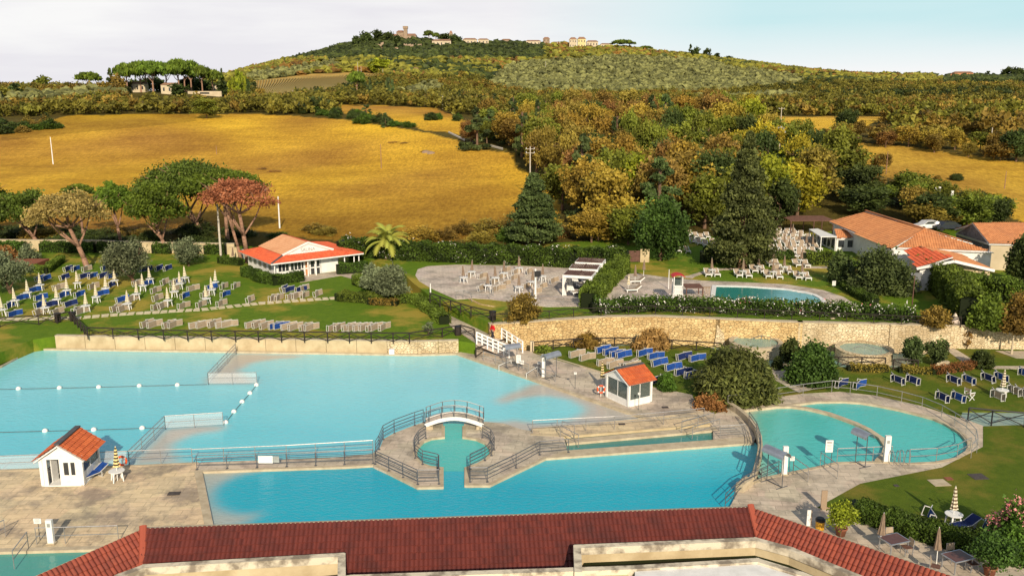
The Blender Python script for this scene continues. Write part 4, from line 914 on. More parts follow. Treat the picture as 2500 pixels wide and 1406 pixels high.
g = MB(); t0 = c1+Vector((-2.4, -.4, 4.35-c1.z)); g.hexa([t0-O, c1-O+Vector((.1, 0, 0)), c1-O+Vector((-.2, 7.5, 0)), t0-O+Vector((.6, 7.0, 0))], [t0-O+Vector((0, 0, .1)), c1-O+Vector((.1, 0, .1)), c1-O+Vector((-.2, 7.5, .1)), t0-O+Vector((.6, 7.0, .1))]); g.build('awning', 'white', o)
for k in range(4):
    q = t0+Vector((.6*k/3+.1, 7*k/3, 0)); MB().bar(q-O, Vector((q.x, q.y, ZT))-O, .1).build('post', 'white', o)

O = V3(2415, 596, ZT); Z3, Z4 = 5.6, 7.1
o = empty('stone_cottage', O, 'stone cottage with terracotta roof at the far right edge', 'building')
c = [V3(2375, 545, Z4), V3(2560, 546, Z4), V3(2600, 602, Z3), V3(2415, 597, Z3)]
roof_sheet(c, 'tile', 'roof', o, O, .30, .42, .05)
lb = V3(2334, 571, Z3-.6); roof_sheet([c[0], c[1], c[1]+Vector((2, 6, -1.8)), lb+Vector((0, .5, .4))], 'tile', 'roof', o, O, .3, .42, .05)
g = MB(); n_ = Vector((.15, .1, 0)); A3 = [Vector((lb.x, lb.y, ZT)), Vector((c[3].x, c[3].y, ZT)), c[3], c[0], lb]
g.hexa([p-O+Vector((.05, -.0, -.08)) for p in A3], [p-O+Vector((.3, .1, -.08)) for p in A3]); g.build('stone_gable', 'stoneg', o)
g = MB(); wl(g, c[3]+Vector((.3, .3, 0)), c[2]+Vector((0, .3, 0)), ZT, Z3-.1); g.build('wall', 'housew', o)
g = MB(); g.bar(lb-O, c[3]-O, .12, .22); g.bar(lb-O, c[0]-O, .12, .12); g.build('fascia', 'silver', o)
c5 = [V3(2468, 598, 5.0), V3(2600, 600, 5.0), V3(2600, 640, 3.9), V3(2425, 616, 4.2)]
roof_sheet(c5, 'tile', 'roof', o, O, .3, .42, .05)

# ---- near building (the roof in the foreground)
O = P(1090, 1265, 4.5); ZR = 4.5
o = empty('spa_building', O, 'long shade-darkened red tiled roof of the near building with concrete light wells in the foreground', 'building')
RL, RRi = P(350, 1290, ZR), P(1832, 1238, ZR)
ll, lr = P(345, 1480, 2.2), P(1880, 1430, 2.2)
roof_sheet([RL, RRi, lr, ll], 'tileshade', 'roof', o, O, .22, .36, .055, thick=.15, level=True)
roof_sheet([RRi, P(2420, 1440, ZR), P(2300, 1620, 2.2), lr], 'tilehalfshade', 'roof', o, O, .22, .36, .055, 5, thick=.15, level=True)
roof_sheet([P(20, 1436, ZR), RL, ll, P(60, 1600, 2.2)], 'tilehalfshade', 'roof', o, O, .22, .36, .055, 6, thick=.15, level=True)
bkv = Vector((0, 1.4, -.9))
g = MB()
for a, b in ((P(20, 1436, ZR), RL), (RL, RRi), (RRi, P(2420, 1440, ZR))):
    a, b = a-O, b-O; g.hexa([a+Vector((0, .02, -.12)), b+Vector((0, .02, -.12)), b+Vector((0, .3, -.2)), a+Vector((0, .3, -.2))], [a+Vector((0, .02, .02)), b+Vector((0, .02, .02)), b+Vector((0, .3, -.06)), a+Vector((0, .3, -.06))])
    g.hexa([a+Vector((0, .05, -6.1)), b+Vector((0, .05, -6.1)), b+Vector((0, .25, -6.1)), a+Vector((0, .25, -6.1))], [a+Vector((0, .05, -.2)), b+Vector((0, .05, -.2)), b+Vector((0, .25, -.2)), a+Vector((0, .25, -.2))])
g.build('outer_wall', 'housew', o)
for a, b in ((RL, ll), (RRi, lr)):
    g = MB()
    for k in range(9): 
        p, q = a.lerp(b, k/9.0), a.lerp(b, (k+1.08)/9.0); g.bar(p-O+Vector((0, 0, .13+.03)), q-O+Vector((0, 0, .13)), .34, .16, n=8)
    g.build('hip_tiles', 'tilehip', o)
M['wellc'] = mat('weathered_concrete', (.62, .55, .42), (.24, .20, .15), .9, 1.1, .02, lo=.45, hi=.6)
def rim(mb, line, z, w=.35, h=.35, dp=1.2):
    pts = [P(a, b, z) for a, b in line]
    strip(mb, [tuple(p-O) for p in pts], w, z-O.z-h, z-O.z)
    strip(mb, [tuple(p-O) for p in pts], w*.55, z-O.z-h-dp, z-O.z-h, mi=1)
ZW = 4.1
g = MB(); rim(g, [(200, 1450), (290, 1404), (352, 1381), (834, 1353), (834, 1500)], ZW); g.build('light_well_rim', ['wellc', 'concrete'], o)
g = MB(); rim(g, [(1412, 1392), (1409, 1333), (1845, 1315), (1930, 1338), (2160, 1432)], ZW); g.build('light_well_rim', ['wellc', 'concrete'], o)
g = MB(); rim(g, [(700, 1425), (860, 1407), (1545, 1384), (1850, 1366), (1960, 1400), (2060, 1440)], ZW-.1); g.build('light_well_rim', ['wellc', 'concrete'], o)
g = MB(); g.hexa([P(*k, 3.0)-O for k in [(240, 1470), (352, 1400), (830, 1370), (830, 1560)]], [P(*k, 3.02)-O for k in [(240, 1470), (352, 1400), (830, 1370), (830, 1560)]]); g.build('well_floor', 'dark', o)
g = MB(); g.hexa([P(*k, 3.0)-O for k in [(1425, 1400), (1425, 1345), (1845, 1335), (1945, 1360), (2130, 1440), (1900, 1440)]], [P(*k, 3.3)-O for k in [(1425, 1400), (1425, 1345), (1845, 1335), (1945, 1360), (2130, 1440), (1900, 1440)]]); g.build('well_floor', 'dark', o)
g = MB(); k_ = [(1550, 1394), (1845, 1375), (1950, 1408), (2030, 1470), (1550, 1500)]; g.hexa([P(*k, 3.7)-O for k in k_], [P(*k, 3.9)-O for k in k_]); g.build('flat_roof', 'white', o)
M['paley'] = mat('pale_yellow_render', (.60, .55, .33), None, .9, 2, 0)
g = MB(); k_ = [(860, 1412), (1535, 1394), (1535, 1500), (860, 1500)]; g.hexa([P(*k, 3.5)-O for k in k_], [P(*k, 3.75)-O for k in k_]); g.build('flat_roof', 'paley', o)

# ---- three white cabanas with brown slat tops
CB = [((1374, 722), (1440, 726), (1473, 700), 0), ((1398, 702), (1464, 705), (1490, 682), 1), ((1420, 684), (1478, 687), (1508, 668), 2)]
for fl, fr, br, i in CB:
    z = ZT+.035; A, B = P(*fl, z), P(*fr, z); u = (B-A).normalized(); W = 3.2; d = Vector((-u.y, u.x, 0)); Dp = 2.6; h = 2.2
    if i: A = A0+(Vector((.95, 3.7, 0)) if i == 1 else Vector((1.9, 7.6, 0)))
    else: A0 = A
    o = empty('cabana', A, ['nearest', 'middle', 'farthest'][i]+' of three white curtained cabanas with brown slatted tops', 'cabana', 'cabanas on the round plaza')
    X = lambda a, b, c: u*a+d*b+Vector((0, 0, c))
    for a, b in ((0, 0), (W, 0), (W, Dp), (0, Dp)): MB().bar(X(a, b, 0), X(a, b, h), .13).build('post', 'white', o)
    g = MB()
    for a, b in (((0, 0), (W, 0)), ((W, 0), (W, Dp)), ((W, Dp), (0, Dp)), ((0, Dp), (0, 0))): g.bar(X(*a, h+.05), X(*b, h+.05), .14, .30)
    g.build('top_frame', 'white', o)
    g = MB()
    for k in range(16): g.bar(X(.1+(W-.2)*k/15, -.05, h+.24), X(.1+(W-.2)*k/15, Dp+.05, h+.24), .15, .04)
    g.bar(X(W/2, -.06, h+.28), X(W/2, Dp+.06, h+.28), .1, .04); g.build('slatted_top', 'slat', o)
    for a, b, a2, b2 in ((0, .0, .45, .0), (W, .0, W-.35, .0), (W, .3, W, 1.3), (0, Dp, .9, Dp), (W, Dp, W-.9, Dp), (0, Dp-.1, 0, Dp-.8)):
        g = MB(); n_ = 9; vs = []; 
        for j in range(n_):
            t = j/(n_-1); p = Vector((a, b)).lerp(Vector((a2, b2)), t); o_ = .06*(j % 2)
            vs += [X(p.x, p.y+o_, .05), X(a+(p.x-a)*.35, b+(p.y-b)*.35+o_, 1.15), X(p.x, p.y+o_, h)]
        g.add(vs, [(3*j, 3*j+3, 3*j+4, 3*j+1) for j in range(n_-1)]+[(3*j+1, 3*j+4, 3*j+5, 3*j+2) for j in range(n_-1)]); g.build('curtain', 'plastic', o)
    g = MB(); g.hexa([X(.15, .15, .02), X(W-.15, .15, .02), X(W-.15, Dp-.15, .02), X(.15, Dp-.15, .02)], [X(.15, .15, .08), X(W-.15, .15, .08), X(W-.15, Dp-.15, .08), X(.15, Dp-.15, .08)]); g.build('floor', 'grey', o)

# ---- dark pergola by the restaurant
A = P(1985, 575, ZT); o = empty('pergola', A, 'dark brown pergola between loungers and the white restaurant front', 'pergola')
for x in (-3.6, 0, 3.0):
    for y in (0, 5): MB().bar((x, y, 0), (x, y, 2.3), .12).build('post', 'slat', o)
g = MB()
for k in range(22): g.bar((-3.8, .25*k, 2.4), (3.2, .25*k, 2.4), .13, .05)
g.bar((-3.8, 0, 2.32), (3.2, 0, 2.32), .1, .14); g.bar((-3.8, 5, 2.32), (3.2, 5, 2.32), .1, .14); g.build('slatted_top', 'slat', o)

# ---- white footbridge
a0, a1 = P(1164, 838, ZL+.05), P(1200, 812, ZL+.05); b0, b1 = P(1243, 872, .05), P(1276, 860, .05)
o = empty('footbridge', a0, 'sloping white footbridge with plank railings above the dark creek', 'bridge')
g = MB(); g.hexa([p-a0-Vector((0, 0, .2)) for p in (a0, b0, b1, a1)], [p-a0 for p in (a0, b0, b1, a1)]); g.build('deck', 'plaza', o)
for s, (p, q) in enumerate(((a0, b0), (a1, b1))):
    for k in range(7): c = p.lerp(q, k/6)-a0; MB().bar(c-Vector((0, 0, .1)), c+Vector((0, 0, 1.15)), .13).build('post', 'white', o)
    g = MB(); U = Vector((0, 0, 1))
    for hh in (.4, .75, 1.1): g.bar(p-a0+U*hh, q-a0+U*hh, .05, .13)
    g.build('rail', 'white', o)

# ---- arched white bridge between the islands
pl, pr = P(1038, 1046, .05), P(1180, 1046, .05); L = (pr-pl).length; dv = (pr-pl).normalized(); W = 1.1; wv = Vector((-dv.y, dv.x, 0))*W
o = empty('arched_bridge', pl, 'small white arched bridge over the channel between both islands', 'bridge'); n_ = 14
arc = [dv*(L*i/n_)+Vector((0, 0, .25+.55*math.sin(math.pi*i/n_))) for i in range(n_+1)]
for s in (0, 1):
    g = MB()
    for i in range(n_): g.bar(arc[i]+wv*s, arc[i+1]+wv*s, .10, .28)
    g.build('side_beam', 'white', o)
g = MB()
for i in range(n_): g.hexa([arc[i], arc[i+1], arc[i+1]+wv, arc[i]+wv], [arc[i]+Vector((0, 0, .1)), arc[i+1]+Vector((0, 0, .1)), arc[i+1]+wv+Vector((0, 0, .1)), arc[i]+wv+Vector((0, 0, .1))])
g.build('deck', 'pave', o)
for s in (0, 1):
    for i in (0, 1, 4, 7, 10, 13, 14): MB().bar(arc[i]+wv*s, arc[i]+wv*s+Vector((0, 0, 1.05)), .06, n=6).build('post', 'dsteel', o)
    g = MB()
    for i in range(n_):
        for hh in (1.05, .55): g.bar(arc[i]+wv*s+Vector((0, 0, hh)), arc[i+1]+wv*s+Vector((0, 0, hh)), .06, n=5)
    g.build('handrail', 'steel', o)
for s in (.02, .88):
    g = MB(); q = dv*(L*s); g.hexa([q+Vector((0, -.1, -.3)), q+dv*.5+Vector((0, -.1, -.3)), q+dv*.5+wv+Vector((0, .1, -.3)), q+wv+Vector((0, .1, -.3))], [q+Vector((0, -.1, .18)), q+dv*.5+Vector((0, -.1, .18)), q+dv*.5+wv+Vector((0, .1, .18)), q+wv+Vector((0, .1, .18))]); g.build('abutment', 'coping', o)

# ---- round tubs and mushroom fountain
for i, (cx, cy, rx) in enumerate([(1845, 835, 62), (2110, 852, 66)]):
    z = .55; C_ = P(cx, cy, z); r = rx/FPX*(C_.y*CT-(z-CH)*ST); 
    o = empty('round_hot_tub', (C_.x, C_.y, -.6), ['left', 'right'][i]+' raised round tub with pale rim and misty green water', 'tub')
    g = MB(); g.lathe([(r-.35, 0), (r, 0), (r, 1.15), (r+.08, 1.16), (r+.08, 1.26), (r-.35, 1.26), (r-.35, .9)], 48, cap=False); g.build('wall', 'stonep' if i else 'coping', o)
    g = MB(); g.add([(0, 0, 1.1)]+[((r-.33)*math.cos(6.283*k/48), (r-.33)*math.sin(6.283*k/48), 1.1) for k in range(48)], [(0, k+1, (k+1) % 48+1) for k in range(48)]); g.build('tub_water', 'w_tub', o)
C_ = P(1968, 822, -.2); o = empty('mushroom_fountain', C_, 'pale mushroom shaped fountain between the two round tubs', 'fountain')
g = MB(); g.lathe([(.45, 0), (.35, .8), (.35, 1.9)], 16); g.build('stem', 'coping', o)
g = MB(); g.lathe([(.35, 1.9), (1.25, 1.95), (1.35, 2.1), (1.0, 2.35), (.3, 2.48)], 24); g.build('cap', 'plaza', o)
for x, lb in ((1755, 'rock spout on the stone wall above the creek'), (2030, 'pale stone chute between fountain and right tub')):
    q = P(x, 842, -.4); g = MB(); g.hexa([(-.55, -.5, 0), (.55, -.5, 0), (.4, .3, 0), (-.4, .3, 0)], [(-.25, -.1, 2.7), (.2, -.1, 2.6), (.2, .3, 2.8), (-.25, .3, 2.8)]); w_ = g.build('rock_spout', 'stonep'); w_.location = q; tag(w_, lb, 'spout')
# ================================================================ vegetation
def depth(p): return p.y*CT-(p.z-CH)*ST
def at_terr(px, py): return T(px, py)
def tree(name, base, z, box, kind, m, label, cat='tree', group=None, n=3000, size=.3, K=50, tr=.22, bark='bark', fork=4, leanfix=True, stretch=1.0, seed=None, tspread=.6, low=0.0):
    """base=(px,py) foot; box=(x0,ytop,x1,ybottom) of the crown in the photograph, both turned into metres at the foot's depth"""
    b = P(base[0], base[1], z) if z is not None else T(*base)
    dp = depth(b); cx = (box[0]+box[2])/2; X_ = (cx-1250)/FPX*dp; rx = (box[2]-box[0])/2/FPX*dp
    zt, zb = zy(b.y, box[1]), max(b.z+low, zy(b.y, box[3]))
    o = empty(name, b, label, cat, group); off = (X_-b.x)
    rg = np.random.default_rng(seed or int(cx*7+box[1])); pts, v = crown(kind, rg, n, K)
    pts = pts*np.array([rx, rx, zt-zb])+np.array([off, 0, zb-b.z])
    V, F, vv = leaves(pts, v, size, rg, stretch=stretch)
    link('crown', fastmesh('crown', V, F, m, vv), o)
    if fork >= 0:
        h = zt-b.z; hb = zb-b.z
        mb = MB(); rr = random.Random(int(cx)); 
        if fork == 0: mb.tube([(0, 0, -.2), (off*.3, 0, h*.3), (off*.8, 0, h*.7), (off, 0, h*.92)], [tr*1.25, tr, tr*.6, .04], 8)
        else:
            s1 = Vector((off*.45, 0, hb*.55)); s2 = Vector((off*.9, 0, max(hb, h*.3)))
            mb.tube([Vector((0, 0, -.2)), s1*.5+Vector((-.12*off*.2, 0, 0)), s1, s2], [tr*1.3, tr, tr*.9, tr*.7], 8)
            for i in range(fork):
                a = 6.283*i/fork+rr.random(); e = Vector((off+rx*tspread*math.cos(a), rx*tspread*math.sin(a), hb+(h-hb)*rr.uniform(.45, .75)))
                s = s2 if i % 3 else s1; m1 = s.lerp(e, .5)+Vector((0, 0, -.05*h)); mb.tube([s, m1, e], [tr*.5, tr*.33, tr*.12], 6)
                for j in range(2):
                    q = m1.lerp(e, .3+.4*j); e2 = e+Vector((rr.uniform(-1, 1), rr.uniform(-1, 1), rr.uniform(0, .4)))*rx*.4
                    mb.tube([q, e2], [tr*.2, tr*.06], 5)
        mb.build('trunk', bark, o, True)
    return o
G_P = 'stone pines around the sun lounger lawn'
tree('pine_tree', (215, 657), ZL, (88, 457, 266, 558), 'umbrella', 'tanpine', 'stone pine with thin tan crown and pale forked leaning trunk on the left lawn', n=9000, size=.17, K=90, tr=.34, bark='pinebark', fork=9, tspread=.8)
tree('pine_tree', (606, 642), ZL, (500, 426, 682, 522), 'umbrella', 'deadpine', 'stone pine with dead rusty red crown beside the bathing house', n=9000, size=.15, K=90, tr=.32, bark='pinebark', fork=9, tspread=.8)
tree('pine_tree', (590, 640), ZL, (510, 445, 600, 500), 'umbrella', 'deadpine', 'slimmer reddish pine trunk just left of the dead rusty pine', n=2500, size=.16, K=40, tr=.22, bark='pinebark', fork=4)
tree('pine_tree', (409, 618), ZL, (318, 428, 455, 560), 'umbrella', 'pine', 'green stone pine with low crown behind the left lawn between two olives', n=12000, size=.2, K=80, tr=.28, bark='pinebark', fork=6, low=3)
tree('pine_tree', (494, 574), None, (345, 376, 585, 520), 'umbrella', 'pined', 'tallest broad dark stone pine behind the garden wall', n=22000, size=.22, K=140, tr=.42, bark='pinebark', fork=7)
tree('pine_tree', (556, 590), None, (458, 404, 650, 480), 'umbrella', 'pine', 'bright green stone pine between the tall dark pine and the dead rusty pine', n=15000, size=.2, K=110, tr=.3, bark='pinebark', fork=6)
tree('pine_tree', (297, 603), None, (243, 436, 330, 520), 'umbrella', 'pine', 'slender green stone pine behind the clipped hedge right of the tan pine', n=8000, size=.2, K=60, tr=.26, bark='pinebark', fork=5)
tree('pine_tree', (100, 604), None, (-5, 450, 138, 560), 'umbrella', 'pined', 'dark leaning stone pine behind the wall left of the tan pine', n=14000, size=.2, K=90, tr=.3, bark='pinebark', fork=6)
tree('pine_tree', (-30, 590), None, (-90, 430, 24, 500), 'umbrella', 'pine', 'stone pine cut by the left edge of the picture', n=6000, size=.2, K=60, tr=.3, bark='pinebark', fork=5)
tree('pine_tree', (205, 590), None, (165, 445, 240, 480), 'umbrella', 'pine', 'small green pine top showing behind the tan pine crown', n=3000, size=.18, K=40, tr=.2, bark='pinebark', fork=4)
tree('olive_tree', (330, 692), ZL, (262, 580, 370, 672), 'round', 'olive', 'grey green olive tree in the middle of the striped umbrellas', n=9000, size=.13, K=90, tr=.22, fork=5)
tree('olive_tree', (461, 650), ZL, (420, 582, 500, 642), 'round', 'olive', 'smaller grey green olive tree near the cream garden wall', n=6000, size=.13, K=60, tr=.15, fork=5)
tree('olive_tree', (28, 716), ZL, (-45, 612, 78, 700), 'round', 'olive', 'olive tree at the left edge of the sun lounger lawn', n=9000, size=.13, K=90, tr=.22, fork=5)
tree('shrub', (70, 640), ZL, (42, 588, 100, 640), 'bush', 'olive', 'round grey green shrub behind the raised bed at the left edge', 'shrub', n=3500, size=.13, K=50, fork=-1)
tree('dry_reeds', (18, 640), ZL, (-30, 590, 56, 640), 'bush', 'brush', 'orange brown dry reeds at the left edge', 'reeds', n=3500, size=.16, K=50, fork=-1, stretch=1.6)
tree('shrub', (905, 700), ZT, (880, 632, 938, 700), 'bush', 'olive', 'grey leaved shrub left of its larger neighbour near the plaza', 'shrub', n=5000, size=.15, K=60, fork=-1)
tree('shrub', (957, 712), ZT, (908, 637, 1000, 712), 'bush', 'olive', 'large round grey leaved shrub at the left end of the plaza', 'shrub', n=9000, size=.15, K=90, fork=-1)
tree('cedar_tree', (1310, 598), ZT, (1230, 420, 1376, 580), 'conifer', 'fir', 'dark blue green cedar standing behind the white flowering hedge', n=22000, size=.2, K=330, tr=.3, fork=0)
tree('broadleaf_tree', (1612, 636), ZT, (1548, 486, 1674, 632), 'round', 'round', 'round glossy green tree by the gate left of the tall cedar', n=15000, size=.2, K=110, tr=.25, fork=4)
def big_cedar():
    rg = np.random.default_rng(5); b = P(1813, 655, ZT); o = empty('cedar_tree', b, 'very tall dark cedar standing over the loungers behind the small pool', 'tree')
    n = 44000; K = 300; c = []
    for _ in range(K):
        t = rg.random()**.9; a = rg.random()*6.283; q = (4.7*(1-t)**.9*(.7 if t < .08 else 1))*(.4+.6*rg.random()); c.append((q*math.cos(a), q*math.sin(a), 1.2+t*16.0))
    c = np.array(c); i = rg.integers(0, K, n); g = rg.normal(size=(n, 3))*np.array([.55, .55, .36])*(1.15-c[i][:, 2:3]/19); pts = c[i]+g
    v = (rg.random(K)*.6)[i]+.3*rg.random(n)+.1
    V, F, vv = leaves(pts, v, .19, rg); link('crown', fastmesh('crown', V, F, 'spire', vv), o)
    mb = MB(); 
    for x in (-.45, 0, .4): mb.tube([(x, 0, -.1), (x*.8, 0, 2), (x*.3, 0, 8), (0, 0, 16)], [.22, .2, .15, .03], 8)
    mb.build('trunk', 'pinebark', o, True)
big_cedar()
tree('shrub', (1275, 786), ZT, (1232, 716, 1318, 788), 'round', 'autumn', 'brownish shrub standing on the grass above the stone wall', 'shrub', n=5000, size=.13, K=60, tr=.06, fork=4)
tree('willow_shrub', (1790, 968), 0.03, (1690, 828, 1892, 974), 'bush', 'cedar', 'huge feathery green bush between blue loungers and oval pool', 'shrub', n=26000, size=.13, K=150, fork=-1, stretch=1.7)
tree('ground_shrub', (1735, 995), 0.02, (1695, 952, 1775, 996), 'bush', 'brush', 'low reddish brown shrub at the foot of the huge bush', 'shrub', n=4000, size=.11, K=50, fork=-1)
tree('shrub', (1980, 930), 0.03, (1918, 818, 2044, 934), 'bush', 'round', 'large dark round clipped bush in front of the tubs', 'shrub', n=17000, size=.13, K=120, fork=-1)
tree('shrub', (1930, 880), 0.03, (1900, 812, 1960, 880), 'bush', 'dark', 'dark bush partly hidden behind the large round bush', 'shrub', n=5000, size=.14, K=50, fork=-1)
tree('shrub', (1896, 900), 0.03, (1880, 862, 1914, 900), 'bush', 'dark', 'small dark ball bush between the huge bush and the path', 'shrub', n=2500, size=.12, K=30, fork=-1)
tree('shrub', (1626, 950), 0.03, (1602, 906, 1650, 950), 'bush', 'hedge', 'small round green bush right of the orange roofed hut', 'shrub', n=4500, size=.10, K=50, fork=-1)
tree('small_tree', (2232, 893), 0.03, (2206, 822, 2256, 885), 'round', 'fir', 'left of two small dark trees on the lawn by the right tub', n=4000, size=.12, K=50, tr=.07, fork=4)
tree('small_tree', (2282, 893), 0.03, (2258, 826, 2310, 888), 'round', 'fir', 'right of two small dark trees on the lawn by the right tub', n=3500, size=.12, K=50, tr=.07, fork=4)
tree('shrub', (2398, 896), 0.03, (2370, 846, 2428, 896), 'bush', 'dark', 'trimmed ball bush on the right lawn beside the paved path', 'shrub', n=5000, size=.11, K=60, fork=-1)
tree('bare_sapling', (2360, 852), 0.03, (2342, 806, 2382, 845), 'round', 'brush', 'thin sparse sapling in front of the pale stone wall', n=350, size=.10, K=20, tr=.04, fork=4)
tree('bare_sapling', (1045, 816), ZL, (1030, 782, 1064, 812), 'round', 'olive', 'small bare sapling on the grass left of the ramp path', n=350, size=.10, K=20, tr=.05, fork=5)
tree('broadleaf_tree', (2140, 712), ZT, (2066, 586, 2226, 712), 'bush', 'fir', 'large bushy green tree in front of the restaurant', n=18000, size=.18, K=120, fork=-1)
tree('broadleaf_tree', (2050, 690), ZT, (2018, 596, 2086, 690), 'bush', 'fir', 'narrower bushy tree left of the large one by the restaurant', n=8000, size=.18, K=60, fork=-1)
tree('shrub', (2275, 792), ZT, (2240, 738, 2322, 792), 'bush', 'autumn', 'reddish brown shrub above the right end of the wall fence', 'shrub', n=5000, size=.13, K=60, fork=-1)
tree('dry_reeds', (2210, 706), ZT, (2188, 664, 2234, 706), 'bush', 'brush', 'dry brown shrub between the bushy tree and the grey screen', 'shrub', n=2500, size=.13, K=40, fork=-1)
tree('broadleaf_tree', (2495, 700), ZT, (2450, 570, 2545, 690), 'round', 'dark', 'dark tree cut by the right edge beside the cottage', n=8000, size=.18, K=60, fork=3)
tree('shrub', (2400, 800), ZT, (2360, 700, 2450, 800), 'bush', 'hedgel', 'tall leafy green bush at the right end of the tall hedge', 'shrub', n=9000, size=.15, K=80, fork=-1)
tree('shrub', (2475, 806), ZT, (2425, 702, 2540, 806), 'bush', 'autumn', 'tall yellow brown leafy bush at the right edge above the wall', 'shrub', n=9000, size=.15, K=80, fork=-1)
tree('dry_reeds', (1590, 850), 0, (1545, 795, 1640, 852), 'bush', 'reed', 'tall straw coloured grass clump in front of the golden wall', 'reeds', n=5000, size=.14, K=70, fork=-1, stretch=2.4)
tree('dry_reeds', (1430, 845), 0, (1395, 808, 1470, 845), 'bush', 'autumn', 'brown weeds growing against the golden wall', 'reeds', n=1500, size=.14, K=40, fork=-1, stretch=2)
tree('shrub', (1325, 860), 0, (1302, 840, 1352, 861), 'bush', 'hedgel', 'low green weeds by the wooden post at the bridge end', 'shrub', n=1500, size=.12, K=30, fork=-1)
tree('young_tree', (2052, 1302), .45, (2016, 1226, 2092, 1292), 'round', 'lime', 'young bright green potted tree at the terrace hedge', n=2600, size=.07, K=50, tr=.035, fork=4)
tree('young_tree', (2415, 1398), .45, (2362, 1306, 2482, 1382), 'round', 'round', 'potted tree beside the rear cafe table at the lower right', n=4200, size=.075, K=60, tr=.04, fork=5)
for x, y, lb in ((2052, 1306, 'terracotta pot holding the young tree at the terrace hedge'), (2415, 1403, 'terracotta pot at the lower right corner')):
    q = MB().lathe([(.24, 0), (.33, .42), (.37, .43), (.37, .5), (.31, .5), (.30, .42)], 20).build('plant_pot', 'clay', None, True); q.location = P(x, y, .02); tag(q, lb, 'pot')
def flowers(o, pts, m, rg, n, size, name='blossom'):
    k = rg.integers(0, len(pts), n); V, F, v = leaves(pts[k]+rg.normal(size=(n, 3))*.06, rg.random(n), size, rg, up=.8)
    link(name, fastmesh(name, V, F, m, v), o)
def flower_bush(base, z, box, label, n, nf, m='hedge', fm='flowerp'):
    o = tree('oleander_bush', base, z, box, 'bush', m, label, 'shrub', n=n, size=.09, K=90, fork=-1)
    rg = np.random.default_rng(9); b = P(*base, z); dp = depth(b); rx = (box[2]-box[0])/2/FPX*dp; zt = zy(b.y, box[1])
    pts, _ = crown('bush', rg, 3000, 30); pts = pts[np.linalg.norm(pts*np.array([1, 1, 1]), axis=1) > .62]
    flowers(o, pts*np.array([rx, rx, zt-b.z])*1.03+np.array([((box[0]+box[2])/2-1250)/FPX*dp-b.x, 0, 0]), fm, rg, nf, .075)
flower_bush((2470, 1350), .02, (2405, 1196, 2560, 1352), 'pink flowering oleander bush at the lower right edge', 14000, 2200)
def hedge(name, line, z, w, h, m, label, per=120, fl=0, size=.12, zs=None, cat='hedge', rough=.10, flm='flowerw', fl2=0):
    pts = [P(a, b, zz) for (a, b), zz in zip(line, zs or [z]*len(line))]; O = pts[0]; o = empty(name, O, label, cat)
    rg = np.random.default_rng(int(abs(O.x)*10)+3); core = MB(); strip(core, [tuple(p-O) for p in pts], w*.8, -.2, h*.88); co = core.build('branches', 'dark', o)
    P3 = []; VV = []
    for a, b in zip(pts[:-1], pts[1:]):
        L = (b-a).length+.3; d = (b-a).normalized(); nn = Vector((-d.y, d.x, 0)); n = int(per*L*(w+2*h))
        t = rg.random(n)*L; s = rg.random(n)*(w+2*h); bulge = 1+.12*np.sin(t*1.7+s)
        off = np.where(s < h, -w/2, np.where(s > h+w, w/2, s-h-w/2)); zz = np.where(s < h, s, np.where(s > h+w, 2*h+w-s, h))
        off = off*bulge+rg.normal(size=n)*rough; zz = zz*(1+.07*np.sin(t*2.3+1))+rg.normal(size=n)*rough
        p = np.array(a-O)[None]+t[:, None]*np.array(d)[None]+off[:, None]*np.array(nn)[None]; p[:, 2] += np.abs(zz)
        P3.append(p); VV.append(np.clip(.45+.35*np.sin(t*1.1+off*2+zz*1.5)*rg.random(n)+.3*(rg.random(n)-.5), 0, 1))
    P3 = np.concatenate(P3); V, F, v = leaves(P3, np.concatenate(VV), size, rg); link('leaves', fastmesh('leaves', V, F, m, v), o)
    if fl:
        c = P3[rg.integers(0, len(P3), max(3, fl//9))]; q = c[rg.integers(0, len(c), fl)]+rg.normal(size=(fl, 3))*.25; flowers(o, q, flm, rg, fl, .08)
    if fl2:
        c = P3[rg.integers(0, len(P3), 4)]; q = c[rg.integers(0, 4, fl2)]+rg.normal(size=(fl2, 3))*.3; flowers(o, q, 'flowerp', rg, fl2, .08)
    return o
hedge('hedge', [(840, 622), (985, 633), (1100, 638), (1300, 645), (1400, 651), (1520, 648)], ZT, 2.2, 2.3, 'hedge', 'long tall green hedge with white flowers behind the round plaza', 70, 650, .16)
hedge('hedge', [(1522, 662), (1490, 690), (1462, 720), (1436, 752)], ZT, 1.7, 1.9, 'hedgel', 'diagonal green hedge between the cabanas and the small pool plaza', 120, 0, .13)
hedge('hedge', [(1452, 762), (1600, 757), (1750, 760), (1900, 766), (2050, 771), (2225, 784)], ZT, 1.3, 1.15, 'hedge', 'low oleander hedge with white and pink flowers along the wall top', 110, 1900, .12, fl2=140, rough=.2)
hedge('hedge', [(2262, 690), (2310, 722), (2350, 762), (2362, 792)], ZT, 2.2, 3.0, 'hedgel', 'tall trimmed hedge running toward the camera beside the restaurant gable', 100, 0, .15, rough=.15)
hedge('hedge', [(2300, 700), (2380, 722), (2450, 736), (2600, 750)], ZT, 1.8, 2.2, 'hedgel', 'tall hedge at the right edge behind the leafy bushes', 90, 0, .15, rough=.15)
hedge('hedge', [(600, 672), (640, 688), (672, 695), (733, 686)], ZL, 1.3, 1.15, 'hedge', 'boxy clipped hedge around the corner of the bathing house', 130, 0, .10, rough=.05)
hedge('hedge', [(538, 642), (585, 648)], ZL, .9, .9, 'hedge', 'short clipped hedge behind the rusty pine trunks', 130, 0, .10, rough=.05)
